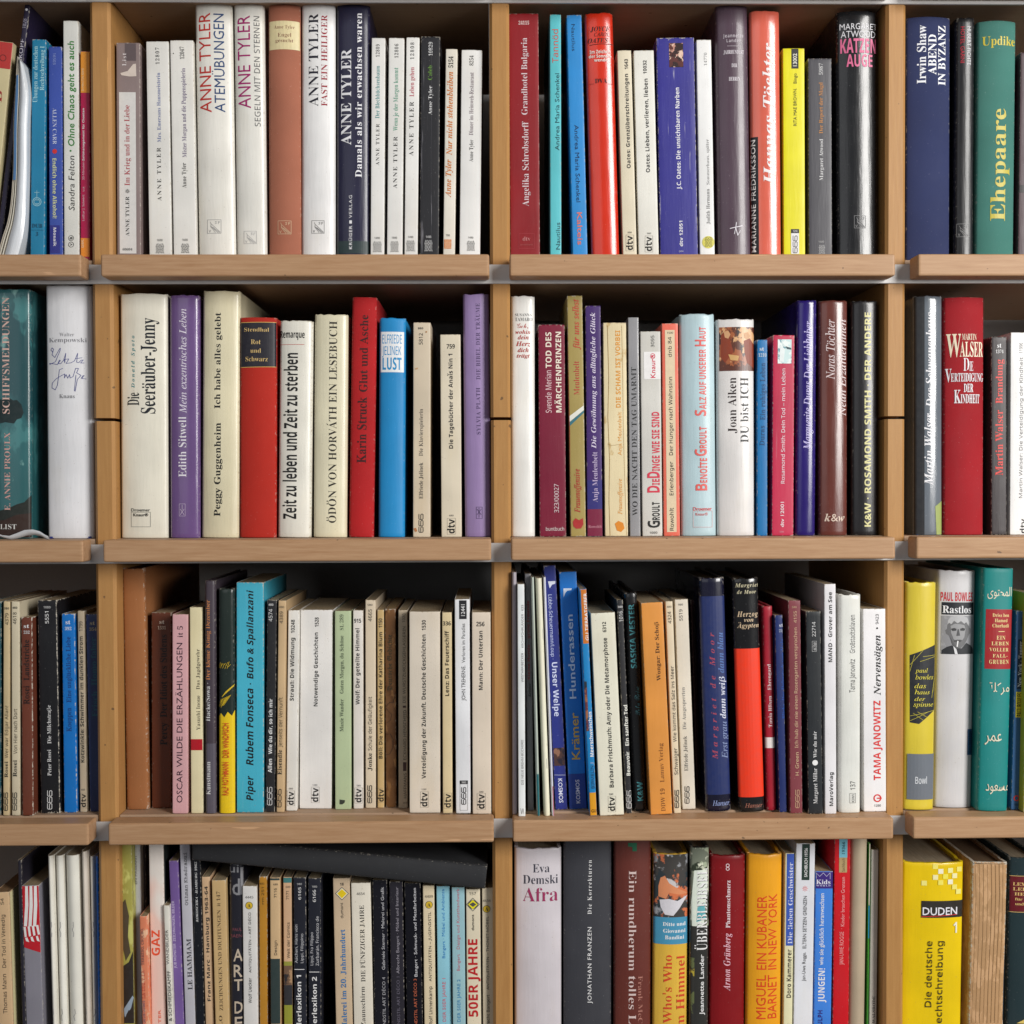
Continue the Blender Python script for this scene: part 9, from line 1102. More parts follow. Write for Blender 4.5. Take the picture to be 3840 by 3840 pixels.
b('3c', (638, 700, 210, 722, 770, 1862), '1a82c2', 'P', 'blue and orange paperback', 'slim blue paperback with orange top and yellow foot', [p('c87428', 662, 212, 722, 605), p('d8981c', 716, 1685, 774, 1864), img(['6a3a40', 'a06848', '2c3038'], 672, 880, 704, 1240, 110), t('GU TIERRATGEBER', 'gb', 'eeeeee', 680, 238, 704, 583), t('Meerschweinchen', 'sB', 'f0f0f0', 714, 1100, 738, 1425), t('BIRMELIN', 'ss', '0c3050', 728, 1490, 750, 1655), ln('e8e8f0', [(723, 1470), (745, 1470)], 2.5), t('GU', 'gb', '553010', 730, 1805, 765, 1828, 'h')])
b('3c', (721, 903, 383, 790, 970, 1865), 'e2dfcd', 'P', 'ivory paperback', 'thick ivory paperback leaning left with bold title', [t('6312', 'sB', '222222', 811, 448, 837, 523), t('Barbara Frischmuth: Amy oder Die Metamorphose', 'sB', '2a2a2a', 838, 563, 868, 1650), t('980', 'ss', '555555', 858, 1690, 888, 1702, 'h'), dtv(855, 1716, 900, 1818)])
b('3c', (912, 960, 290, 979, 1028, 1838), '2c2c2f', 'P', 'black paperback', 'slim black paperback leaning left with white lettering', [t('380', 'sB', 'cccccc', 921, 332, 956, 346, 'h'), t('1016', 'ss', 'd0d0d0', 930, 370, 956, 447), t('Ein sanfter Tod', 'sB', 'e8e8e0', 970, 1050, 996, 1345), t('Beauvoir', 'sB', 'e8e8e0', 982, 1388, 1008, 1562), aaa(987, 1667, 1018, 1801, 'c8c8c8')])
b('3c', (965, 1064, 240, 1036, 1133, 1825), '18191b', 'J', 'black and teal hardback', 'black hardback with bright teal capitals', [t('SASKIA VESTER', 'sB', '4a949c', 1008, 320, 1048, 785), t('Pola Reise', 'sc', '4a808a', 1045, 918, 1080, 1125), t('K&W', 'sB', '4a949c', 1062, 1605, 1102, 1745)], rough=.25, coat=.4)
b('3c', (1083, 1252, 308, 1161, 1316, 1848), 'dc9344', 'P', 'orange paperback', 'broad orange paperback leaning left', [t('Wongar: Der Schoß', 'sb', '3a2010', 1195, 448, 1223, 875), t('Lamuv Verlag', 'r', '7a4820', 1222, 1328, 1252, 1610), t('DDW 19', 'r', '7a4820', 1234, 1655, 1264, 1820)])
b('3c', (1262, 1322, 299, 1326, 1382, 1838), 'dcccb0', 'P', 'slim cream paperback', 'slim cream paperback leaning against its orange neighbour', [t('480', 'ss', '444444', 1276, 332, 1310, 346, 'h'), t('4324', 'ss', '222222', 1284, 373, 1309, 460), t('Wie kommt das Salz ins Meer', 'ss', '222222', 1313, 768, 1337, 1318), t('Schwaiger', 'ss', '222222', 1329, 1362, 1355, 1555), aaa(1336, 1664, 1363, 1798)])
b('3c', (1328, 1434, 285, 1389, 1487, 1810), 'dcd3c4', 'P', 'chipped cream paperback', 'cream paperback with chipped edge leaning left', [t('980', 'ss', '444444', 1358, 316, 1393, 330, 'h'), t('5519', 'ss', '222222', 1366, 357, 1390, 440), t('Die Ausgesperrten', 'r', '707070', 1387, 922, 1412, 1228), t('Elfriede Jelinek', 'r', '444444', 1400, 1275, 1426, 1528), aaa(1408, 1637, 1438, 1766)], wear=.9)
b('3c', (1442, 1470, 290, 1492, 1514, 1780), '3a1416', 'P', 'dark maroon paperback', 'slim dark maroon paperback set back in shadow', [t('Hannah Green   Wind und Sand', 'r', '5a3030', 1462, 830, 1482, 1480)], y=.04)
b('3c', (1508, 1698, 130, 1562, 1748, 1825), '13142a', 'J', 'black and blue hardback', 'black hardback with blue middle and red italic name', [p('1f2d60', 1500, 262, 1752, 1703), t('Margriet de Moor', 'sbi', 'a04458', 1595, 525, 1632, 1445, sp=.35), t('dann blau', 'sbi', '4a6ca8', 1646, 525, 1688, 820), t('dann weiß', 'sbi', 'd0d4e4', 1660, 845, 1702, 1150), t('Erst grau', 'si', '8090b8', 1672, 1170, 1716, 1440), t('Hanser', 'si', '90a0d0', 1608, 1742, 1732, 1778, 'h')], rough=.24, coat=.5, wear=.45)
b('3c', (1752, 1942, 132, 1797, 1996, 1828), '18181a', 'J', 'red and black hardback', 'black hardback with scarlet middle and cream italics', [p('f03c1c', 1750, 642, 1995, 1720), t('Margriet', 'sbi', 'c8c0a0', 1772, 168, 1945, 196, 'h', sp=.08), t('de Moor', 'sbi', 'c8c0a0', 1785, 217, 1925, 244, 'h', sp=.08), t('Herzog', 'sbi', 'd0b898', 1787, 372, 1938, 410, 'h', sp=.08), t('von', 'sbi', 'd0b898', 1835, 427, 1905, 447, 'h'), t('Ägypten', 'sbi', 'd0b898', 1787, 458, 1946, 490, 'h', sp=.05), t('Hanser', 'si', 'a06858', 1842, 1762, 1972, 1792, 'h')], rough=.2, coat=.5)
b('3d', (32, 115, 335, 66, 145, 1818), 'a01a2e', 'H', 'slim crimson hardback', 'slim crimson hardback with white band near foot', [p('e4dcd8', 55, 1285, 142, 1362), t('Ehrengard', 'r', 'e0d0d0', 73, 755, 99, 942), t('Tania Blixen', 'r', 'e0d0d0', 80, 985, 106, 1212)], cloth=False, rough=.4)
b('3d', (121, 188, 400, 161, 214, 1830), '1d2d66', 'P', 'slim navy paperback', 'slim navy paperback with barely legible blue title', [t('st', 'sb', 'c4c8d8', 158, 458, 187, 485, 'h'), t('214', 'sb', 'b0b8cc', 157, 502, 188, 522, 'h'), t('Blicke  Der Dolmetsch vom Hain', 'sb', '1c4a98', 172, 570, 198, 1150)])
b('3d', (222, 314, 294, 236, 331, 1838), '7c3a42', 'P', 'dusty red paperback', 'dusty red paperback with tan lettering', [t('580', 'ss', 'c4a484', 250, 334, 284, 348, 'h'), t('4155', 'ss', 'c8a888', 263, 370, 285, 455), t('Ich hab dir nie einen Rosengarten versprochen', 'ss', 'c8a888', 267, 490, 291, 1362), t('H. Green', 'ss', 'd0b08c', 275, 1393, 300, 1560), aaa(276, 1662, 303, 1798, 'b89478')])
b('3d', (346, 465, 372, 372, 475, 1842), '212529', 'P', 'black paperback', 'black paperback with white dot between words', [t('22714', 'ss', 'cccccc', 396, 448, 422, 555), o('bbbbbb', 397, 588, 428, 662, 2), t('#3#', 'ss', 'bbbbbb', 402, 596, 424, 655), t('Wie du mir', 'r', 'd8d8d8', 404, 1240, 430, 1432), dsc('ececec', 418, 1468, 20), t('Margaret Millar', 'r', 'd8d8d8', 405, 1507, 434, 1765)], dep=.125)
b('3d', (483, 570, 174, 487, 578, 1842), 'e0dee1', 'P', 'tall white paperback', 'tall white paperback with bold black lettering', [t('MAND · Grover am See', 'sB', '222222', 515, 232, 542, 740), t('MaroVerlag', 'sB', '222222', 523, 1538, 549, 1782)], dep=.14)
b('3d', (600, 753, 253, 592, 755, 1835), 'dedfd9', 'J', 'glossy white hardback', 'glossy white book with grey condensed lettering', [t('Großstadtsklaven', 'ss', '555555', 670, 398, 708, 675), t('Tama Janowitz', 'ss', '555555', 668, 718, 708, 960), t('137', 'ss', '444444', 674, 1603, 710, 1665), t('KiWi', 'ss', '444444', 684, 1698, 704, 1755), o('555555', 670, 1690, 712, 1760, 2)], bu=.0012)
b('3d', (764, 931, 354, 769, 938, 1825), 'ebe9ea', 'P', 'white and red paperback', 'white paperback with red and black brush lettering', [t('9423', 'ss', '333333', 857, 392, 879, 465), dsc('222222', 868, 494, 7), t('Nervensägen', 'sbi', '181818', 845, 545, 893, 980), t('TAMA JANOWITZ', 'sB', 'd83838', 843, 1018, 893, 1595), dsc('d83838', 870, 1725, 29, 20), ln('d83838', [(870, 1725), (898, 1725)], 9), t('1280', 'ss', '444444', 847, 1770, 895, 1786, 'h')])
b('3d', (1076, 1314, 163, 1066, 1283, 1815), 'd4bf3c', 'J', 'yellow hardback', 'yellow hardback with jagged black panel and grey label', [g('26282c', [(1108, 690), (1308, 615), (1290, 1090), (1172, 1188), (1108, 1178)])]+[ln('c8bc40', q_, 2.5) for q_ in ([(1110, 760), (1200, 655)], [(1108, 810), (1140, 690)], [(1200, 700), (1306, 690)], [(1180, 735), (1306, 700)], [(1290, 850), (1268, 1000)], [(1304, 800), (1276, 960)], [(1110, 1130), (1290, 1090)], [(1110, 1165), (1240, 1100)], [(1130, 1110), (1200, 1160)], [(1160, 1100), (1230, 1140)])]+[t('paul', 'si', 'd8cc50', 1142, 785, 1236, 815, 'h'), t('bowles', 'si', 'd8cc50', 1145, 832, 1278, 865, 'h'), t('das', 'si', 'd8cc50', 1138, 895, 1222, 928, 'h'), t('haus', 'si', 'd8cc50', 1140, 942, 1250, 972, 'h'), t('der', 'si', 'd8cc50', 1138, 992, 1215, 1020, 'h'), t('spinne', 'si', 'd8cc50', 1130, 1030, 1278, 1062, 'h'), p('6a7078', 1088, 1405, 1286, 1735, nm='library_label'), t('Bowl', 'ss', 'd8dce0', 1143, 1570, 1228, 1620, 'h')], pos='right of the right upright')
b('3d', (1313, 1602, 78, 1292, 1560, 1800), 'cac8c9', 'J', 'light grey hardback', 'light grey hardback with black and white man portrait', [t('PAUL BOWLES', 'sB', 'c02832', 1336, 234, 1568, 298, 'h'), p('1c2026', 1342, 307, 1575, 397), t('Rastlos', 'sb', 'e8e8ea', 1348, 332, 1556, 385, 'h'), img(['8c8c90', '9c9ca0'], 1337, 405, 1571, 682, 40), g('2c2e32', [(1338, 682), (1340, 655), (1375, 630), (1410, 618), (1440, 640), (1480, 640), (1515, 600), (1550, 620), (1571, 645), (1571, 682)], 'portrait_photo'), g('6a6a6c', [(1380, 470), (1385, 440), (1405, 415), (1440, 404), (1485, 405), (1520, 420), (1538, 455), (1540, 490), (1552, 500), (1550, 530), (1535, 545), (1520, 580), (1500, 615), (1470, 640), (1440, 638), (1415, 610), (1398, 570), (1388, 548), (1370, 535), (1364, 510), (1376, 500)], 'portrait_photo'),
  g('b0b0b2', [(1378, 470), (1382, 438), (1402, 412), (1440, 402), (1488, 403), (1522, 418), (1540, 452), (1535, 480), (1515, 450), (1500, 462), (1475, 442), (1450, 458), (1425, 440), (1405, 465), (1390, 455)], 'portrait_photo'), g('949496', [(1400, 478), (1430, 462), (1470, 465), (1500, 472), (1510, 500), (1500, 560), (1485, 580), (1462, 575), (1440, 590), (1420, 570), (1405, 530)], 'portrait_photo'), g('3a3a3c', [(1402, 498), (1425, 492), (1442, 498), (1440, 512), (1412, 514)], 'portrait_photo'), g('3a3a3c', [(1468, 498), (1488, 491), (1508, 498), (1500, 513), (1470, 512)], 'portrait_photo'), g('4e4e50', [(1450, 500), (1458, 500), (1468, 548), (1440, 550)], 'portrait_photo'), g('48484a', [(1422, 583), (1450, 576), (1480, 582), (1474, 592), (1427, 592)], 'portrait_photo'), g('f4f4f4', [(1447, 585), (1456, 586), (1449, 636), (1440, 634)], 'portrait_photo'), g('5c5c5e', [(1398, 560), (1415, 590), (1440, 625), (1470, 640), (1440, 640), (1412, 612)], 'portrait_photo'), g('d8d8da', [(1418, 622), (1440, 645), (1450, 682), (1430, 682)], 'portrait_photo'), p('1c4468', 1527, 1228, 1577, 1415, nm='publisher_label'), t('GOLDMANN', 'sB', '0c2238', 1536, 1245, 1562, 1400)], rough=.45)
b('3d', (1640, 1872, 60, 1598, 1822, 1825), '13807d', 'H', 'teal hardback', 'wide teal hardback with red label and Arabic writing', [p('9c2226', 1656, 358, 1852, 790, nm='title_label'), t('ىﻮﺘﺤﻤﻟﺍ'[::1], 'g', 'dcd4bc', 1672, 195, 1848, 262, 'h'), t('Driss ben', 'sb', 'e8d090', 1705, 388, 1828, 412, 'h'), t('Hamed', 'sb', 'e8d090', 1720, 426, 1815, 450, 'h'), t('Charhadi', 'sb', 'e8d090', 1703, 463, 1825, 488, 'h'), ln('e8d090', [(1748, 518), (1790, 518)], 5), t('EIN', 'sb', 'e8d090', 1733, 549, 1797, 577, 'h', sp=.1), t('LEBEN', 'sb', 'e8d090', 1697, 592, 1825, 618, 'h', sp=.1), t('VOLLER', 'sb', 'e8d090', 1682, 637, 1822, 662, 'h', sp=.1), t('FALL-', 'sb', 'e8d090', 1705, 682, 1815, 706, 'h', sp=.1), t('GRUBEN', 'sb', 'e8d090', 1680, 723, 1824, 752, 'h', sp=.1),
  t('ﺔﻠﻛﺮﻣ', 'g', 'dcd4bc', 1675, 885, 1830, 955, 'h'), t('ﺮﻤﻋ', 'g', 'dcd4bc', 1650, 1258, 1770, 1312, 'h'), t('ﺩﻮﻌﺴﻣ', 'g', 'dcd4bc', 1655, 1622, 1828, 1672, 'h')], cloth=False, rough=.5)
b('3d', (1878, 1936, 368, 1834, 1900, 1812), '3c6898', 'P', 'steel blue paperback', 'steel blue paperback with black and yellow panels', [t('5505', 'ss', '1c2c44', 1910, 415, 1930, 480), p('24344c', 1884, 575, 1932, 935), t('New York - Tanger', 'sb', 'd8dce0', 1890, 590, 1918, 920), p('d8c832', 1872, 955, 1926, 1140), t('PAUL BOWLES', 'sB', '222222', 1880, 965, 1918, 1132), dsc('c84040', 1877, 1725, 22, 13), t('980', 'ss', '1c2c44', 1862, 1765, 1894, 1780, 'h')])
b('3d', (1956, 2040, 240, 1926, 2010, 1840), 'c4b838', 'P', 'mustard paperback', 'mustard yellow paperback cut off by the right edge', [])
# ------------------------------------------------------------------ bottom shelf
b('4a', (-60, 88, 675, -22, 127, 1925), 'c9aa84', 'P', 'light tan paperback', 'light tan paperback with bold dark lettering', [t('54', 'ss', '2a2420', 6, 732, 37, 795), t('Der Tod in Venedig', 'ss', '2a2420', 17, 890, 52, 1395), t('Thomas Mann', 'ss', '2a2420', 28, 1455, 66, 1830)], pos='at the left edge', pages='8a6a48', side='e0d6a6')
b('4a', (163, 206, 370, 208, 250, 1925), '25232d', 'P', 'slim black paperback', 'slim black paperback, taller than its striped neighbour', [], dep=.17)
b('4a', (200, 374, 612, 250, 412, 1925), '7f7d87', 'P', 'grey striped paperback', 'grey paperback with wavy red and white stripes', [p('b01824', 190, 608, 400, 1180), g('b01824', [(200, 1150), (405, 1180), (408, 1250), (225, 1200)])]+[g('e4e2e0', [(240+42*i, 612), (266+42*i, 612), (272+42*i, 800), (258+44*i, 1000), (228+44*i, 1000), (240+42*i, 800)]) for i in range(3)]+[g('e4e2e0', [(224+40*i, 1008-6*i), (246+40*i, 1004-6*i), (256+42*i, 1100-8*i), (236+42*i, 1105-8*i)]) for i in range(4)]+[g('e4e2e0', [(240+52*i, 1110-8*i), (262+50*i, 1104-8*i), (280+50*i, 1150-2*i), (250+52*i, 1140-2*i)]) for i in range(3)])
for i, (q_, c_, d_, s_) in enumerate([((438, 506, 330, 484, 551, 1925), 'e6e3d8', 'cream white booklet with wire staples', 'staple bound booklet'), ((513, 602, 328, 553, 648, 1925), 'e9e7dd', 'white booklet with looped wire staples', 'wire bound booklet'), ((608, 752, 326, 650, 795, 1925), 'eceadf', 'broad white booklet, widest of its bundle', 'broad white booklet'), ((758, 834, 290, 802, 868, 1925), 'cfc6ba', 'greyish booklet with short staples', 'greyish booklet'), ((843, 896, 334, 870, 929, 1925), 'dedad0', 'slim off white booklet with bent staple', 'slim off white booklet')]):
    sx = (q_[0]+q_[1])/2-8+(22 if i != 3 else 10)
    b('4a', q_, c_, 'M', s_, d_, [ln('8c8c8c', [(sx+4, 960), (sx+8, 1000), (sx-4, 1035), (sx+10, 1065), (sx+8, 1100)], 5, 'staple'), ln('8c8c8c', [(sx+20, 1790), (sx+26, 1830), (sx+10, 1860), (sx+22, 1900)], 5, 'staple')], bu=.004, dep=.17)
b('4a', (905, 940, 332, 936, 962, 1925), '1c62b8', 'P', 'slim blue booklet', 'very slim blue book beside the left upright', [], wear=.8, dep=.17)
b('4a', (1148, 1254, 150, 1176, 1284, 1925), '9c984c', 'P', 'yellow green art book', 'tall yellow green art book with dark lower half', [g('2a2420', [(1165, 1380), (1230, 1340), (1284, 1240), (1290, 1925), (1165, 1925)], 'cover_picture'), g('4a4030', [(1165, 780), (1195, 740), (1230, 900), (1220, 1100), (1245, 1250), (1200, 1330), (1168, 1200)], 'cover_picture'), g('8c9cac', [(1180, 1790), (1265, 1660), (1280, 1680), (1250, 1780), (1190, 1870)], 'cover_picture')], art=[('b4b468', 40, .55)], pos='right of the left upright', dep=.2)
b('4a', (1272, 1340, 150, 1304, 1354, 1925), 'acacae', 'P', 'pale grey art book', 'tall pale grey book with outlined capitals', [t('EN PASSANT', 'gb', '707074', 1284, 320, 1306, 600)], dep=.2, y=.02)
b('4a', (1356, 1392, 160, 1368, 1400, 1925), '2b2125', 'P', 'dark brown book', 'dark brown book set back behind an orange one', [], y=.03, dep=.2)
b('4a', (1326, 1402, 905, 1352, 1432, 1925), 'd07c5c', 'P', 'orange patterned paperback', 'short orange patterned paperback with typewriter lettering', [t('TERRENO, CHOCHO,', 'mo', '2c3444', 1346, 1020, 1370, 1370), t('LA LUZ Y LA', 'mo', 'b03830', 1354, 1420, 1382, 1690), t('Carlos Cordero', 'mo', '445070', 1358, 1710, 1384, 1925)], art=[('dcae8c', 160, .55), ('b84c30', 220, .6)], y=.004, dep=.09)
b('4a', (1408, 1561, 150, 1446, 1580, 1925), 'dad2ca', 'P', 'tall white art book', 'tall white art book with big orange capitals', [t('GAZ', 'sB', 'e0502c', 1446, 1037, 1524, 1280), t('TER', 'gb', 'd86850', 1510, 1795, 1535, 1925), ln('d89888', [(1552, 1075), (1558, 1240)], 2)], art=[('dcbcb0', 8, .5)], dep=.19, side='1c2322')
b('4a', (1553, 1618, 802, 1596, 1656, 1925), 'd6d3c9', 'P', 'short white paperback', 'short off white paperback with plain black capitals', [t('WANDBILDER', 'g', '222222', 1582, 1035, 1608, 1365), t('& SCHMIEDEKAMPF', 'g', '222222', 1603, 1425, 1633, 1905)], y=.006, dep=.05)
b('4a', (1606, 1697, 376, 1664, 1756, 1925), '6e5591', 'P', 'purple paperback', 'purple paperback with faint white capitals', [t('JUB MÖNSTER  ZEICHNUNGEN, BILDER', 'ss', 'd0c4e0', 1648, 760, 1672, 1400)], art=[('8a74a8', 30, .6)], y=.011, dep=.045)
b('4a', (1704, 1812, 150, 1764, 1864, 1925), 'b3b2ba', 'P', 'light grey paperback', 'tall light grey paperback with typewriter style lettering', [t('Othman Khadraoui', 'mo', '222222', 1758, 295, 1786, 800), t('LE HAMMAM', 'sb', '33333a', 1786, 1120, 1828, 1605)], dep=.18)
b('4b', (192, 284, 180, 242, 322, 1925), '14161d', 'P', 'glossy black paperback', 'glossy black paperback with tiny white capitals', [t('KOKOSCHKA · HAMBURG 1962', 'sbi', 'c8c8c8', 236, 385, 256, 960)], rough=.2, coat=.4)
b('4b', (289, 378, 530, 330, 414, 1925), 'c5a583', 'P', 'peach paperback', 'peach coloured paperback with wide bold title', [t('Franz Marc · Hamburg 1963-64', 'sB', '222222', 338, 618, 368, 1715)])
b('4b', (386, 525, 563, 422, 560, 1925), 'bfa172', 'P', 'ochre paperback', 'ochre paperback with brown serif capitals', [t('ZEICHNUNGEN UND DICHTUNGEN  it 147', 'r', '4a3a28', 453, 668, 486, 1805), t('MICHELANGELO', 'r', '4a3a28', 470, 1850, 500, 2500)])
b('4b', (545, 700, 400, 566, 690, 1925), '1f1f28', 'J', 'black art book', 'black art book with big stacked grey capitals', [t('ui', 'gb', '7c7c80', 552, 412, 650, 486, 'h'), t('id', 'gb', '7c7c80', 552, 545, 660, 700, 'h'), p('7c7c80', 665, 440, 690, 700), t('PAUL', 'g', '74404a', 592, 1015, 676, 1045, 'h'), t('MAEN', 'g', '74404a', 556, 1075, 680, 1106, 'h'), t('A', 'gb', 'b4a694', 598, 1215, 686, 1332, 'h'), t('R', 'gb', 'b4a694', 602, 1365, 684, 1482, 'h'), t('T', 'gb', 'b4a694', 606, 1505, 686, 1612, 'h'), t('D', 'gb', 'b4a694', 610, 1715, 688, 1828, 'h'), t('E', 'gb', 'b4a694', 612, 1862, 684, 1975, 'h')], bu=.001)
b('4b', (679, 824, 618, 693, 835, 1925), 'd2d0cd', 'P', 'white antiques guide', 'white paperback with yellow ringed letter', [t('4445', 'ss', '222222', 710, 712, 788, 735, 'h'), dsc('2a2a20', 748, 802, 36), dsc('c8a82c', 748, 802, 32), t('A', 'sb', '222222', 733, 786, 764, 820, 'h'), t('ANTIQUITÄTEN – ART DÉCO', 'ss', '222222', 740, 868, 768, 1442), t('Wolf Uecker', 'ss', '222222', 744, 1490, 773, 1732)])
b('4b', (841, 920, 528, 842, 932, 1925), 'b17d29', 'P', 'mustard brown paperback', 'slim mustard brown paperback with worn edges', [t('880', 'ss', '3a2a10', 852, 585, 893, 602, 'h'), t('rm 251', 'ss', '3a2a10', 867, 628, 891, 790)], wear=1.)
b('4b', (941, 1044, 538, 951, 1050, 1925), 'c7a981', 'P', 'beige and green paperback', 'beige paperback with dark green top and foot', [p('2f3d3c', 938, 530, 1048, 562), p('2c3938', 946, 1310, 1055, 1930), t('680', 'ss', '333333', 980, 592, 1022, 609, 'h'), t('7116', 'ss', '222222', 987, 637, 1012, 728), t('Design', 'ss', '3a3430', 989, 1135, 1014, 1275)])
b('4b', (1066, 1159, 533, 1079, 1164, 1925), 'c9a583', 'P', 'comic strip paperback', 'beige paperback with drawn picture on lower half', [p('3c7272', 1062, 530, 1160, 585), t('680', 'ss', '333333', 1098, 616, 1142, 633, 'h'), t('7171', 'ss', '222222', 1102, 665, 1128, 745), t('Welt der Comics', 'ss', '222222', 1110, 963, 1136, 1305), p('8c8c3a', 1070, 1335, 1168, 1375), img(['6a5240', '2c2a2c', 'a08060'], 1072, 1375, 1168, 1560, 120), p('2d2d31', 1074, 1560, 1170, 1750), p('8a8c32', 1076, 1750, 1172, 1930)])
b('4b', (1168, 1290, 537, 1174, 1300, 1925), '1d1f29', 'P', 'black lexicon paperback', 'black lexicon paperback with volume number one', [t('980', 'ss', 'b8b8b8', 1205, 588, 1250, 606, 'h'), t('6165', 'ss', 'd8d8d8', 1216, 628, 1243, 745), t('Aachen, Hans von', 'ss', 'b8b8bc', 1184, 985, 1210, 1350), t('Lippi, Filippino', 'ss', 'b8b8bc', 1239, 1070, 1264, 1350), ln('d8d8d8', [(1182, 1411), (1273, 1411)], 6), t('Malerlexikon 1', 'sB', 'dcdcdc', 1202, 1465, 1246, 2060)])
b('4b', (1309, 1430, 543, 1308, 1440, 1925), '1d1f29', 'P', 'black lexicon paperback', 'black lexicon paperback with volume number two', [t('980', 'ss', 'b8b8b8', 1350, 613, 1396, 631, 'h'), t('6166', 'ss', 'd8d8d8', 1355, 652, 1384, 768), t('Lippi, Fra Filippo', 'ss', 'b8b8bc', 1332, 1058, 1358, 1372), t('Zurbarán, Francisco de', 'ss', 'b8b8bc', 1384, 905, 1412, 1375), ln('d8d8d8', [(1324, 1436), (1416, 1436)], 6), t('Malerlexikon 2', 'sB', 'dcdcdc', 1350, 1480, 1394, 2070)], dep=.12)
b('4b', (1542, 1711, 543, 1572, 1740, 1925), 'c2ac90', 'P', 'tan paperback', 'tan paperback with blue title and yellow diamond', [t('18', 'sB', '222222', 1615, 585, 1650, 612, 'h'), g('4a4a44', [(1633, 626), (1698, 688), (1633, 752), (1568, 688)]), g('e0d8c0', [(1633, 634), (1690, 688), (1633, 744), (1576, 688)]), g('d4b818', [(1633, 645), (1678, 688), (1633, 734), (1588, 688)]), t('dumont', 'ss', '222222', 1620, 775, 1645, 922), t('Malerei im 20. Jahrhundert', 'sb', '2a6ca4', 1626, 1028, 1672, 1985)])
b('4c', (191, 380, 588, 216, 411, 1925), 'ddd6c7', 'P', 'cream paperback', 'wide cream paperback with elegant black capitals', [t('4654', 'ss', '333333', 248, 677, 325, 702, 'h'), t('DIE FÜNFZIGER JAHRE', 'r', '222222', 284, 800, 325, 1530), t('Thomas Zaunschirm', 'r', '333333', 292, 1575, 332, 2230)])
b('4c', (394, 540, 560, 416, 560, 1925), '15151d', 'P', 'black design guide', 'black paperback with light grey title, left of three', [t('Gabriele Sterner · Malerei und Grafik', 'g', 'b4b4b8', 484, 625, 512, 1415), t('JUGENDSTIL ART DÉCO 4', 'g', 'a0a0a4', 496, 1485, 524, 2050)], rough=.3)
b('4c', (552, 692, 575, 577, 705, 1925), '27252d', 'P', 'dim black design guide', 'black paperback with dim purple grey title', [t('Albrecht Bangert · Möbel und Interieur', 'g', '8c8892', 622, 625, 650, 1452), t('JUGENDSTIL ART DÉCO 1', 'g', '5e5a68', 632, 1480, 660, 2050)], rough=.35)
b('4c', (702, 855, 590, 719, 884, 1925), '0f0f17', 'P', 'black and copper design guide', 'black paperback with white and copper title', [t('Bangert · Schmuck- und Metallarbeiten', 'g', 'c8c8cc', 792, 635, 820, 1480), t('JUGENDSTIL ART DÉCO 3', 'g', 'b05c40', 796, 1500, 824, 2060)], rough=.3)
b('4c', (873, 990, 613, 890, 1004, 1925), 'd2c3a4', 'P', 'beige antiques guide', 'beige paperback with yellow ringed letter, black capitals', [t('4409', 'ss', '222222', 897, 704, 975, 728, 'h'), dsc('2a2a20', 938, 795, 36), dsc('c8a82c', 938, 795, 32), t('A', 'sb', '222222', 922, 778, 954, 813, 'h'), t('ANTIQUITÄTEN – JUGENDSTIL', 'ss', '222222', 931, 862, 960, 1525), t('Rolf Linnenkamp', 'ss', '222222', 939, 1572, 969, 1935)])
b('4c', (1004, 1140, 618, 1021, 1157, 1925), '88bdcd', 'P', 'light blue design guide', 'light blue paperback with blue title', [t('Bangert · Möbel und Ambiente', 'g', '2070b0', 1060, 645, 1088, 1305), t('STIL DER 50ER JAHRE 1', 'g', 'c05868', 1068, 1495, 1098, 2020)])
b('4c', (1150, 1278, 628, 1160, 1290, 1925), '90b5bd', 'P', 'pale blue design guide', 'pale blue paperback with pink title', [t('Bangert   Design und Kunsthandwerk', 'g', 'b06070', 1201, 640, 1229, 1425), t('STIL DER 50ER JAHRE 2', 'g', '2a78a8', 1208, 1505, 1238, 2020)])
b('4c', (1286, 1427, 648, 1297, 1439, 1925), 'd6ccb4', 'P', 'cream and red paperback', 'cream paperback with large red capitals, yellow diamond', [t('157', 'ss', '222222', 1322, 675, 1385, 702, 'h'), g('4a4a44', [(1355, 728), (1422, 792), (1355, 858), (1290, 792)]), g('e0d8c0', [(1355, 736), (1414, 792), (1355, 850), (1298, 792)]), g('e0d418', [(1355, 748), (1402, 792), (1355, 838), (1310, 792)]), t('dumont', 'gb', '222222', 1344, 888, 1367, 1040), t('50ER JAHRE', 'sB', 'b01820', 1314, 1122, 1402, 1862)])
b('4c', (1438, 1552, 633, 1449, 1560, 1925), 'd0c4ab', 'P', 'sand antiques guide', 'sand paperback with yellow ringed letter beside the upright', [t('4634', 'ss', '222222', 1450, 745, 1525, 768, 'h'), dsc('2a2a20', 1487, 835, 36), dsc('c8a82c', 1487, 835, 32), t('A', 'sb', '222222', 1471, 818, 1503, 853, 'h'), t('ANTIQUITÄTEN – THONET-MÖBEL', 'ss', '222222', 1480, 905, 1508, 1605), t('Albrecht Bangert', 'ss', '222222', 1487, 1652, 1515, 2010)])
b('4d', (121, 579, 262, 126, 578, 1925), 'c5bfc4', 'J', 'pearl grey hardback', 'pearl grey hardback with dark red title word', [t('Eva', 'r', '3a3a46', 300, 408, 460, 488, 'h'), t('Demski', 'r', '3a3a46', 207, 515, 540, 598, 'h'), t('Afra', 'r', '8e2c54', 205, 635, 540, 765, 'h')], pos='right of the middle upright', rough=.3, coat=.4)
b('4d', (592, 1058, 130, 592, 1056, 1925), '37383e', 'J', 'slate hardback', 'very thick slate hardback with small spaced capitals', [t('Die Korrekturen', 'r', 'dcdcdc', 823, 370, 862, 885, sp=.15), t('JONATHAN FRANZEN', 'g', 'dcdcdc', 822, 1008, 860, 1735, sp=.08)], rough=.5, coat=0)
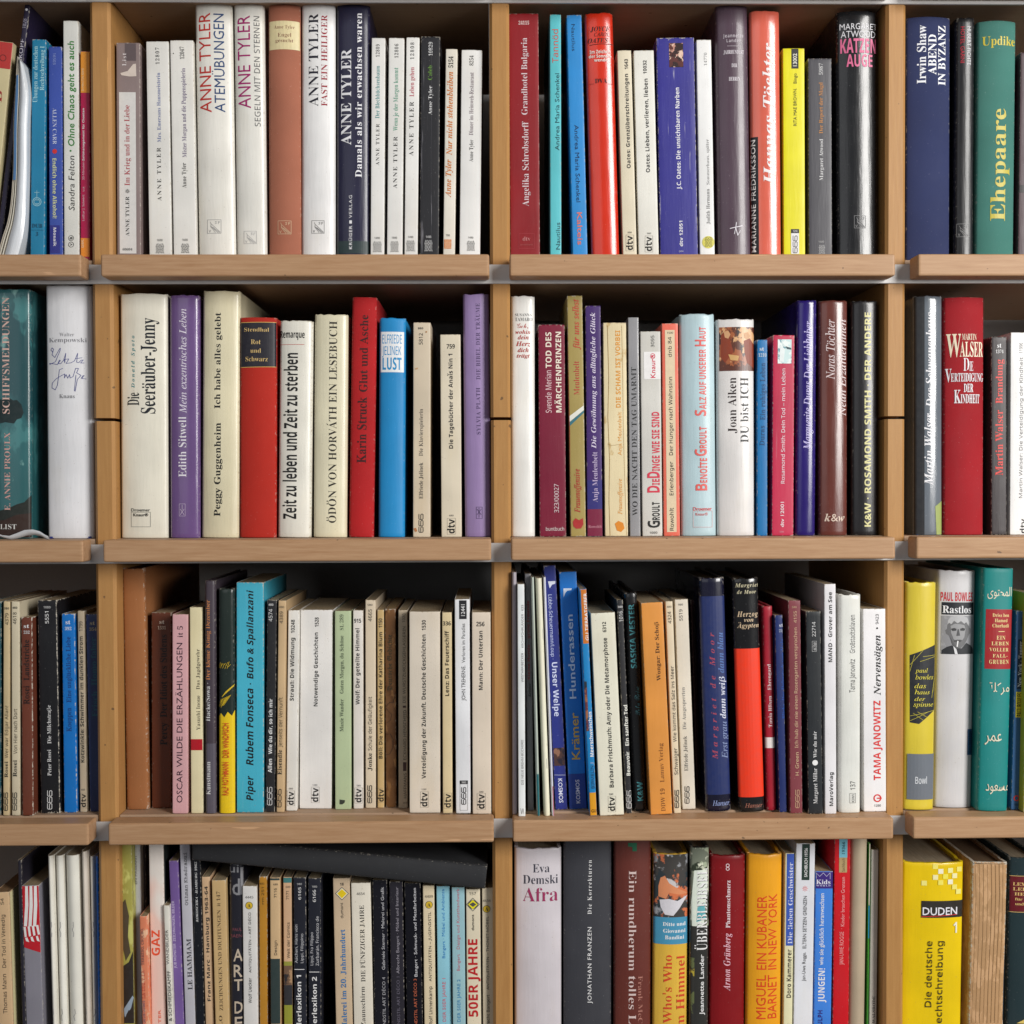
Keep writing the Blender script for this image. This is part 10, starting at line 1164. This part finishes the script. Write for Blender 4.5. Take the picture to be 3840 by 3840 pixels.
b('4d', (1072, 1438, 130, 1072, 1430, 1925), '5f2b23', 'J', 'rust brown hardback', 'thick rust brown hardback with pale letters reading downward', [g('1c5c42', [(1208, 205), (1292, 205), (1292, 285), (1250, 285), (1250, 245), (1208, 240)]), t('Ein rundherum tolles Land', 'r', 'c8b4b0', 1214, 468, 1284, 2160, 'd'), t('Frank McCourt', 'r', 'a06c60', 1304, 1475, 1346, 2100, 'd')], rough=.45)
b('4d', (1452, 1794, 312, 1442, 1785, 1925), 'd3aa40', 'J', 'golden hardback', 'golden yellow hardback with figure painting and blue band', [img(['3c3a38', 'c06a44', '8a8c90', '2c3438', 'b8b4b4'], 1445, 310, 1800, 916, 50), g('c88058', [(1520, 540), (1560, 520), (1600, 590), (1680, 640), (1790, 690), (1700, 700), (1600, 680), (1570, 740), (1500, 720), (1500, 620)], 'cover_picture'), g('c4c2c8', [(1510, 750), (1600, 740), (1680, 760), (1780, 710), (1700, 830), (1640, 900), (1560, 890), (1520, 820)], 'cover_picture'), p('4086a6', 1440, 915, 1795, 1172), t('Ditte und', 'sb', 'dcdcdc', 1540, 962, 1760, 996, 'h'), t('Giovanni', 'sb', 'dcdcdc', 1543, 1026, 1758, 1061, 'h'), t('Bandini', 'sb', 'dcdcdc', 1560, 1088, 1745, 1123, 'h'), t("Who's Who", 'r', 'c03c22', 1548, 1275, 1625, 1925), t('im Himmel', 'r', 'c03c22', 1672, 1285, 1750, 2010)], coat=.5)
b('4e', (16, 210, 248, 12, 198, 1925), '30302e', 'J', 'garden photo hardback', 'black hardback with garden photo and outlined capitals', [img(['6c7264', '9aa48c', '2c3428', 'c8ccb8'], 14, 246, 214, 1000, 60), g('d0d8cc', [(60, 470), (170, 460), (190, 560), (150, 1000), (40, 1000), (30, 800)], 'cover_picture'), g('5aa0a8', [(90, 820), (160, 780), (170, 930), (80, 960)], 'cover_picture'), img(['30302e', '5c6440', '30302e', 'a89838'], 14, 1300, 60, 1925, 60), t('ÜBERBLEIBSEL', 'r', '141414', 92, 452, 192, 1236), t('ÜBERBLEIBSEL', 'r', 'ececec', 86, 448, 186, 1232), t('Jeannette Lander', 'gb', 'e8e8e8', 110, 1268, 150, 1845)], rough=.28, bu=.0015)
b('4e', (210, 559, 326, 202, 548, 1925), '7a0714', 'J', 'deep red hardback', 'deep red hardback with white lettering and little rings', [dsc('e4d0d4', 378, 420, 18, 12), dsc('e4d0d4', 378, 452, 18, 12), t('Phantomschmerz', 'sb', 'd8c8cc', 362, 562, 402, 1015), t('Arnon Grünberg', 'sbi', 'd8a8b4', 340, 1065, 402, 1615, sp=.04)], rough=.4, coat=.1)
b('4e', (567, 911, 318, 556, 895, 1925), 'e09b1a', 'J', 'amber hardback', 'amber hardback with red interlocking capitals', [t('EIN KUBANER', 'g', 'c83c18', 660, 710, 750, 1415), t('IN NEW YORK', 'g', 'c83c18', 768, 695, 850, 1415), t('MIGUEL', 'g', 'c83c18', 655, 1465, 742, 1885), t('BARNET', 'g', 'c83c18', 762, 1465, 848, 1880)], rough=.4)
b('4e', (926, 1017, 304, 906, 1000, 1925), 'ddd8b1', 'P', 'blue and cream paperback', 'cream paperback with long blue title panel', [p('3552a6', 938, 305, 1014, 1186), t('Die lieben Geschwister', 'r', 'd8dcec', 955, 392, 998, 1168), t('Doro Kammerer', 'sB', '3a3430', 942, 1220, 984, 1682)])
b('4e', (1029, 1217, 211, 1003, 1190, 1925), 'dee0e6', 'P', 'white nonfiction paperback', 'white paperback with small red starburst', [p('1c3028', 1086, 213, 1160, 560), t('SACHBUCH 19756', 'gb', 'd8d8d8', 1110, 255, 1138, 530), [ln('d83030', [(1116+8*math.cos(a), 640+8*math.sin(a)), (1116+27*math.cos(a), 640+27*math.sin(a))], 3) for a in [i*math.pi/4 for i in range(8)]], t('ELTERN SETZEN GRENZEN', 'g', '444444', 1098, 710, 1130, 1210), t('Jan-Uwe Rogge.', 'g', '444444', 1090, 1245, 1120, 1520)])
b('4e', (1216, 1387, 478, 1196, 1368, 1925), '3b79ce', 'P', 'cornflower blue paperback', 'cornflower blue paperback with purple crown label', [p('33206e', 1212, 478, 1390, 640, nm='series_label'), ln('dcdcf0', [(1225, 545), (1222, 492), (1255, 525), (1290, 490), (1320, 525), (1355, 490), (1355, 550)], 3), t('Kids', 'sb', 'e4e4f0', 1222, 556, 1358, 598, 'h'), t('WORLD', 'sb', 'c8c8e0', 1222, 606, 1358, 619, 'h', sp=.2), t('wie sie glücklich heranwachsen', 'gb', 'dce4f0', 1250, 685, 1292, 1370), t('JUNGEN!', 'sB', 'eef0f6', 1240, 1400, 1302, 1725), t('BIDDULPH', 'sB', '2c2472', 1238, 1800, 1280, 2080)])
b('4e', (1397, 1554, 120, 1376, 1535, 1925), 'c0111d', 'P', 'red paperback', 'red paperback with cyan and tan number boxes', [p('6cacbc', 1442, 120, 1520, 345), t('19366', 'gb', '1c4450', 1468, 195, 1496, 310), p('a48c62', 1440, 345, 1516, 487), t('Sachbuch', 'ss', '443418', 1468, 352, 1494, 478), t('Kinder brauchen Grenzen', 'g', 'dc9494', 1457, 530, 1492, 1000), t('JAN-UWE ROGGE  ·', 'g', 'dc9494', 1444, 1020, 1482, 1365)], dep=.1)
b('4e', (1562, 1729, 120, 1536, 1698, 1925), 'a99982', 'H', 'beige hardback', 'plain beige hardback without lettering', [], bu=.0035, cloth=False, rough=.5)
b('4e', (1724, 1742, 210, 1700, 1722, 1925), '3c8a2c', 'M', 'thin green booklet', 'very thin green booklet with blue patch', [p('1f88b0', 1700, 805, 1750, 1115), p('c4bca8', 1700, 210, 1750, 800)], bu=.0003)
b('4e', (1744, 1824, 270, 1726, 1800, 1925), 'c8c1b6', 'P', 'slim off white book', 'slim off white book with serif capitals at foot', [t('WALSRODE', 'r', '333333', 1757, 1665, 1783, 1925)])
b('4f', (778, 1384, 396, 768, 1344, 1925), 'ecca04', 'J', 'thick yellow dictionary', 'very thick yellow dictionary with pale squares', [p(c_, x_, y_, x_+50, y_+46) for c_, x_, y_ in (('ece070', 1062, 408), ('f6f2d8', 1114, 454), ('eeeaa0', 1210, 448), ('e8dc70', 1300, 440), ('f0eab0', 1062, 510), ('e6dc50', 1160, 504), ('f0eab0', 1252, 500), ('e8e080', 955, 566), ('e8dc60', 1112, 560), ('f6f2d8', 1208, 556), ('ece070', 1250, 606), ('ece480', 1290, 652))]+[p('26221e', 955, 758, 1384, 918, nm='publisher_label'), t('DUDEN', 'gb', 'e8e8f0', 966, 820, 1302, 892, 'h'), ln('c02028', [(955, 908), (1296, 892)], 6), t('1', 'sB', 'f2f0d8', 1262, 965, 1300, 1068, 'h'), t('Die deutsche', 'ss', '1c1c10', 992, 1140, 1052, 1770), t('Rechtschreibung', 'ss', '1c1c10', 1094, 1140, 1154, 1985)], rough=.3, coat=.3, pos='right of the right upright', dep=.16)
b('4f', (1440, 1785, 392, 1402, 1745, 1925), 'a9855e', 'H', 'spineless old book', 'old book missing its spine, bare brown binding', [ln('5c7484', [(1428, 400), (1432, 600), (1405, 1200), (1385, 1900)], 9, 'torn_cloth_edge'), ln('35543c', [(1405, 400), (1410, 700), (1380, 1400), (1362, 1900)], 22, 'torn_cloth_edge'), ln('3c4c58', [(1792, 400), (1788, 560), (1772, 1000), (1745, 1500), (1735, 1900)], 7, 'torn_cloth_edge')]+[ln('987650', [(1470+i*38, 410), (1474+i*38+rnd.uniform(-6, 6), 700), (1466+i*37, 1100), (1450+i*36, 1500), (1436+i*36, 1920)], rnd.uniform(2, 5), 'glue_ridge') for i in range(8)]+[ln('3c4444', [(1445+i*14, 380), (1452+i*14, 402)], 6, 'headband_thread') for i in range(24)], art=[('b4906a', 90, .5), ('9c7a54', 140, .6)], cloth=False, rough=.8, wear=1., bu=.001, pages='7a6248')
b('4f', (1802, 2100, 352, 1768, 2080, 1925), '14292e', 'H', 'dark green lexicon', 'dark green lexicon with red and gold title label', [p('5a101a', 1806, 528, 2110, 862, nm='title_label'), ln('c8a868', [(1808, 524), (2100, 520)], 5), ln('c8a868', [(1800, 868), (2100, 864)], 5), t('LEXIKON', 'sb', 'c8a868', 1832, 585, 2090, 615, 'h'), t('LEBENS', 'sb', 'c8a868', 1832, 632, 2080, 662, 'h'), t('HEIL', 'sb', 'c8a868', 1845, 680, 2000, 708, 'h'), t('für Schule', 'sb', 'c8a868', 1850, 730, 2080, 755, 'h'), t('und Haus', 'sb', 'c8a868', 1850, 775, 2050, 800, 'h'), g('c8b060', [(1860, 1925), (1932, 1888), (1990, 1925)])])
# ------------------------------------------------------------------ single things that are not upright books
# bent white booklet slumped between the first books of the top shelf
def bent_booklet():
    rx, ry, s = REG['1a']; Y = .004
    cl = [(-30, 1838), (12, 1725), (52, 1600), (78, 1440), (92, 1200), (96, 900), (108, 650), (124, 405)]   # left edge, foot to head
    wd = [150, 150, 128, 110, 104, 102, 98, 44]
    zb = SHELF_Z[1]
    rows = []
    for (x, y), w_ in zip(cl, wd):
        a = at(rx+x*s, ry+y*s, Y); c = at(rx+(x+w_)*s, ry+(y+(60 if y < 500 else 6))*s, Y); rows.append((a, c))
    rows[0][0].z = rows[0][1].z = zb+.0006
    # smooth the curve
    R = []
    for i in range(len(rows)-1):
        for k in range(5):
            f = k/5
            def cr(j):
                p0, p1, p2, p3 = (rows[max(0, min(len(rows)-1, i+d))][j] for d in (-1, 0, 1, 2))
                return .5*((2*p1)+(-p0+p2)*f+(2*p0-5*p1+4*p2-p3)*f*f+(-p0+3*p1-3*p2+p3)*f**3)
            R.append((cr(0), cr(1)))
    R.append(rows[-1])
    org = Vector((-.41, Y, zb)); root = empty('booklet', org)
    def strip(name, f0, f1, dy0, dy1, mat, dep):
        V = []; F = []; n = 9
        for a, c in R:
            for i in range(n):
                q = i/(n-1); pnt = a.lerp(c, f0+(f1-f0)*q); bul = -.0022*math.sin(math.pi*q)
                V.append(pnt-org+Vector((0, dy0+bul, 0)))
            V.append(a.lerp(c, f1)-org+Vector((0, dep, 0))); V.append(a.lerp(c, f0)-org+Vector((0, dep, 0)))
        m = n+2
        for r in range(len(R)-1):
            for i in range(m): j = (i+1) % m; F.append((r*m+i, r*m+j, (r+1)*m+j, (r+1)*m+i))
        F.append(tuple(range(m))[::-1]); F.append(tuple(range((len(R)-1)*m, len(R)*m)))
        return mesh_obj(name, V, F, mat, root, smooth=False)
    white = cover_mat('dfe4ea', rough=.28, wear=.2, coat=.2, seed=91)
    strip('front_page', .36, 1., 0, 0, white, .11)
    cols = ['b4aca0', 'd8d4c8', 'a89c8c', 'dcd8cc', '9c9488']
    for i in range(5):
        strip('page', i*.072, i*.072+.064, .002+.0006*((i*7) % 3), 0, ink(cols[i]), .11)
    # blue printed strip near the head, as a thin sheet on the page edges
    V = []; F = []
    sub = R[18:33]
    for a, c in sub: V += [a.lerp(c, .1)-org+Vector((0, -.0008, 0)), a.lerp(c, .3)-org+Vector((0, -.0014, 0))]
    for i in range(len(sub)-1): F.append((2*i, 2*i+1, 2*i+3, 2*i+2))
    mesh_obj('printed_strip', V, F, ink('5c88b8'), root)
    root['label'] = 'curled white booklet slumping against the petrol blue paperback, top shelf'; root['category'] = 'booklet'; root['group'] = 'booklets on the shelves'
bent_booklet()
# big black book lying tilted across the tops of the bottom shelf books
def flat_book():
    Y = -.002
    bl = at(717, 3229, Y); br = at(1818, 3338, Y); 
    ang = math.atan2(br.z-bl.z, br.x-bl.x); L = (br-bl).length; wd = .0200
    # thickness axis = local u, length axis = local v ; local v runs along the spine to the right
    fr = Frame(Vector((0, 0, 0)), 0, wd, L, .0022, .002)
    root = empty('hardback_book', Vector((bl.x, Y, bl.z)), (0, 0, 0))
    up = Vector((-math.sin(ang), 0, math.cos(ang))); al = Vector((math.cos(ang), 0, math.sin(ang)))
    m = Matrix((-up, Vector((0, 1, 0)), al)).transposed().to_4x4(); m.translation = Vector((bl.x, Y, bl.z))+up*wd/2
    root.matrix_world = m
    mt = cover_mat('2a2b2e', rough=.75, wear=.3, cloth=True, seed=44, g=1.1, age=.6)
    make_cover(fr, .175, .003, mt, root, 'cloth_cover', 'H')
    pw = wd/2-.0032; V = []
    for z in (.003, L-.003):
        V += [(-pw, .004, z), (pw, .004, z), (pw, .17, z), (-pw, .17, z)]
    mesh_obj('page_block', V, [(0, 1, 2, 3)[::-1], (4, 5, 6, 7), (0, 1, 5, 4), (1, 2, 6, 5), (2, 3, 7, 6), (3, 0, 4, 7)], pages_mat('b8ac98', 0), root)
    root['label'] = 'big black cloth book lying tilted on top of the bottom shelf books'; root['category'] = 'book'; root['group'] = 'books lying flat'
flat_book()
# ribbon bookmark hanging out of the seascape book (a part of that book)
def ribbon():
    par = [o_ for o_ in COL.objects if o_.get('label', '').startswith('teal hardback with a painted sea')][0]
    rx, ry, s = REG['2a']; Y = -.004
    pts = [(-40, 1835), (20, 1856), (70, 1862), (120, 1845), (180, 1822), (240, 1818), (290, 1832), (330, 1858), (352, 1868)]
    P = [at(rx+x*s, ry+y*s, Y) for x, y in pts]; V = []; F = []
    for i, q in enumerate(P):
        d = .0016+.0022*min(1, i/4); V += [q+Vector((0, -.001, d*.3)), q+Vector((.001, .002, -d*.9)), q+Vector((.001, .0024, -d*.9)), q+Vector((0, -.0006, d*.3+.0002))]
    for i in range(len(P)-1):
        for k in range(4): j = (k+1) % 4; F.append((4*i+k, 4*i+j, 4*i+4+j, 4*i+4+k))
    ob = mesh_obj('ribbon_bookmark', V, F, ink('c4c8cc'), None, smooth=True)
    bpy.context.view_layer.update(); ob.parent = par; ob.matrix_parent_inverse = par.matrix_world.inverted()
ribbon()
# ------------------------------------------------------------------ checks (printed only)
dup_ = [k_ for k_, v_ in LABELS.items() if len(v_) > 1]
print('DUP LABELS', dup_); print('LONG', [(len(k_.split()), k_) for k_ in LABELS if len(k_.split()) > 16])
BK = sorted(BOOKS, key=lambda z: (z[1], z[2]))
for a, c_ in zip(BK[:-1], BK[1:]):
    if a[1] == c_[1]:
        for hh in (0.0, min(a[5], c_[5])):
            g_ = (c_[2]+math.tan(c_[4])*hh-c_[3]/2)-(a[2]+math.tan(a[4])*hh+a[3]/2)
            if g_ < -.0012: print('OVERLAP %.1fmm at %.2f' % (g_*1000, hh), a[7], '|', c_[7])
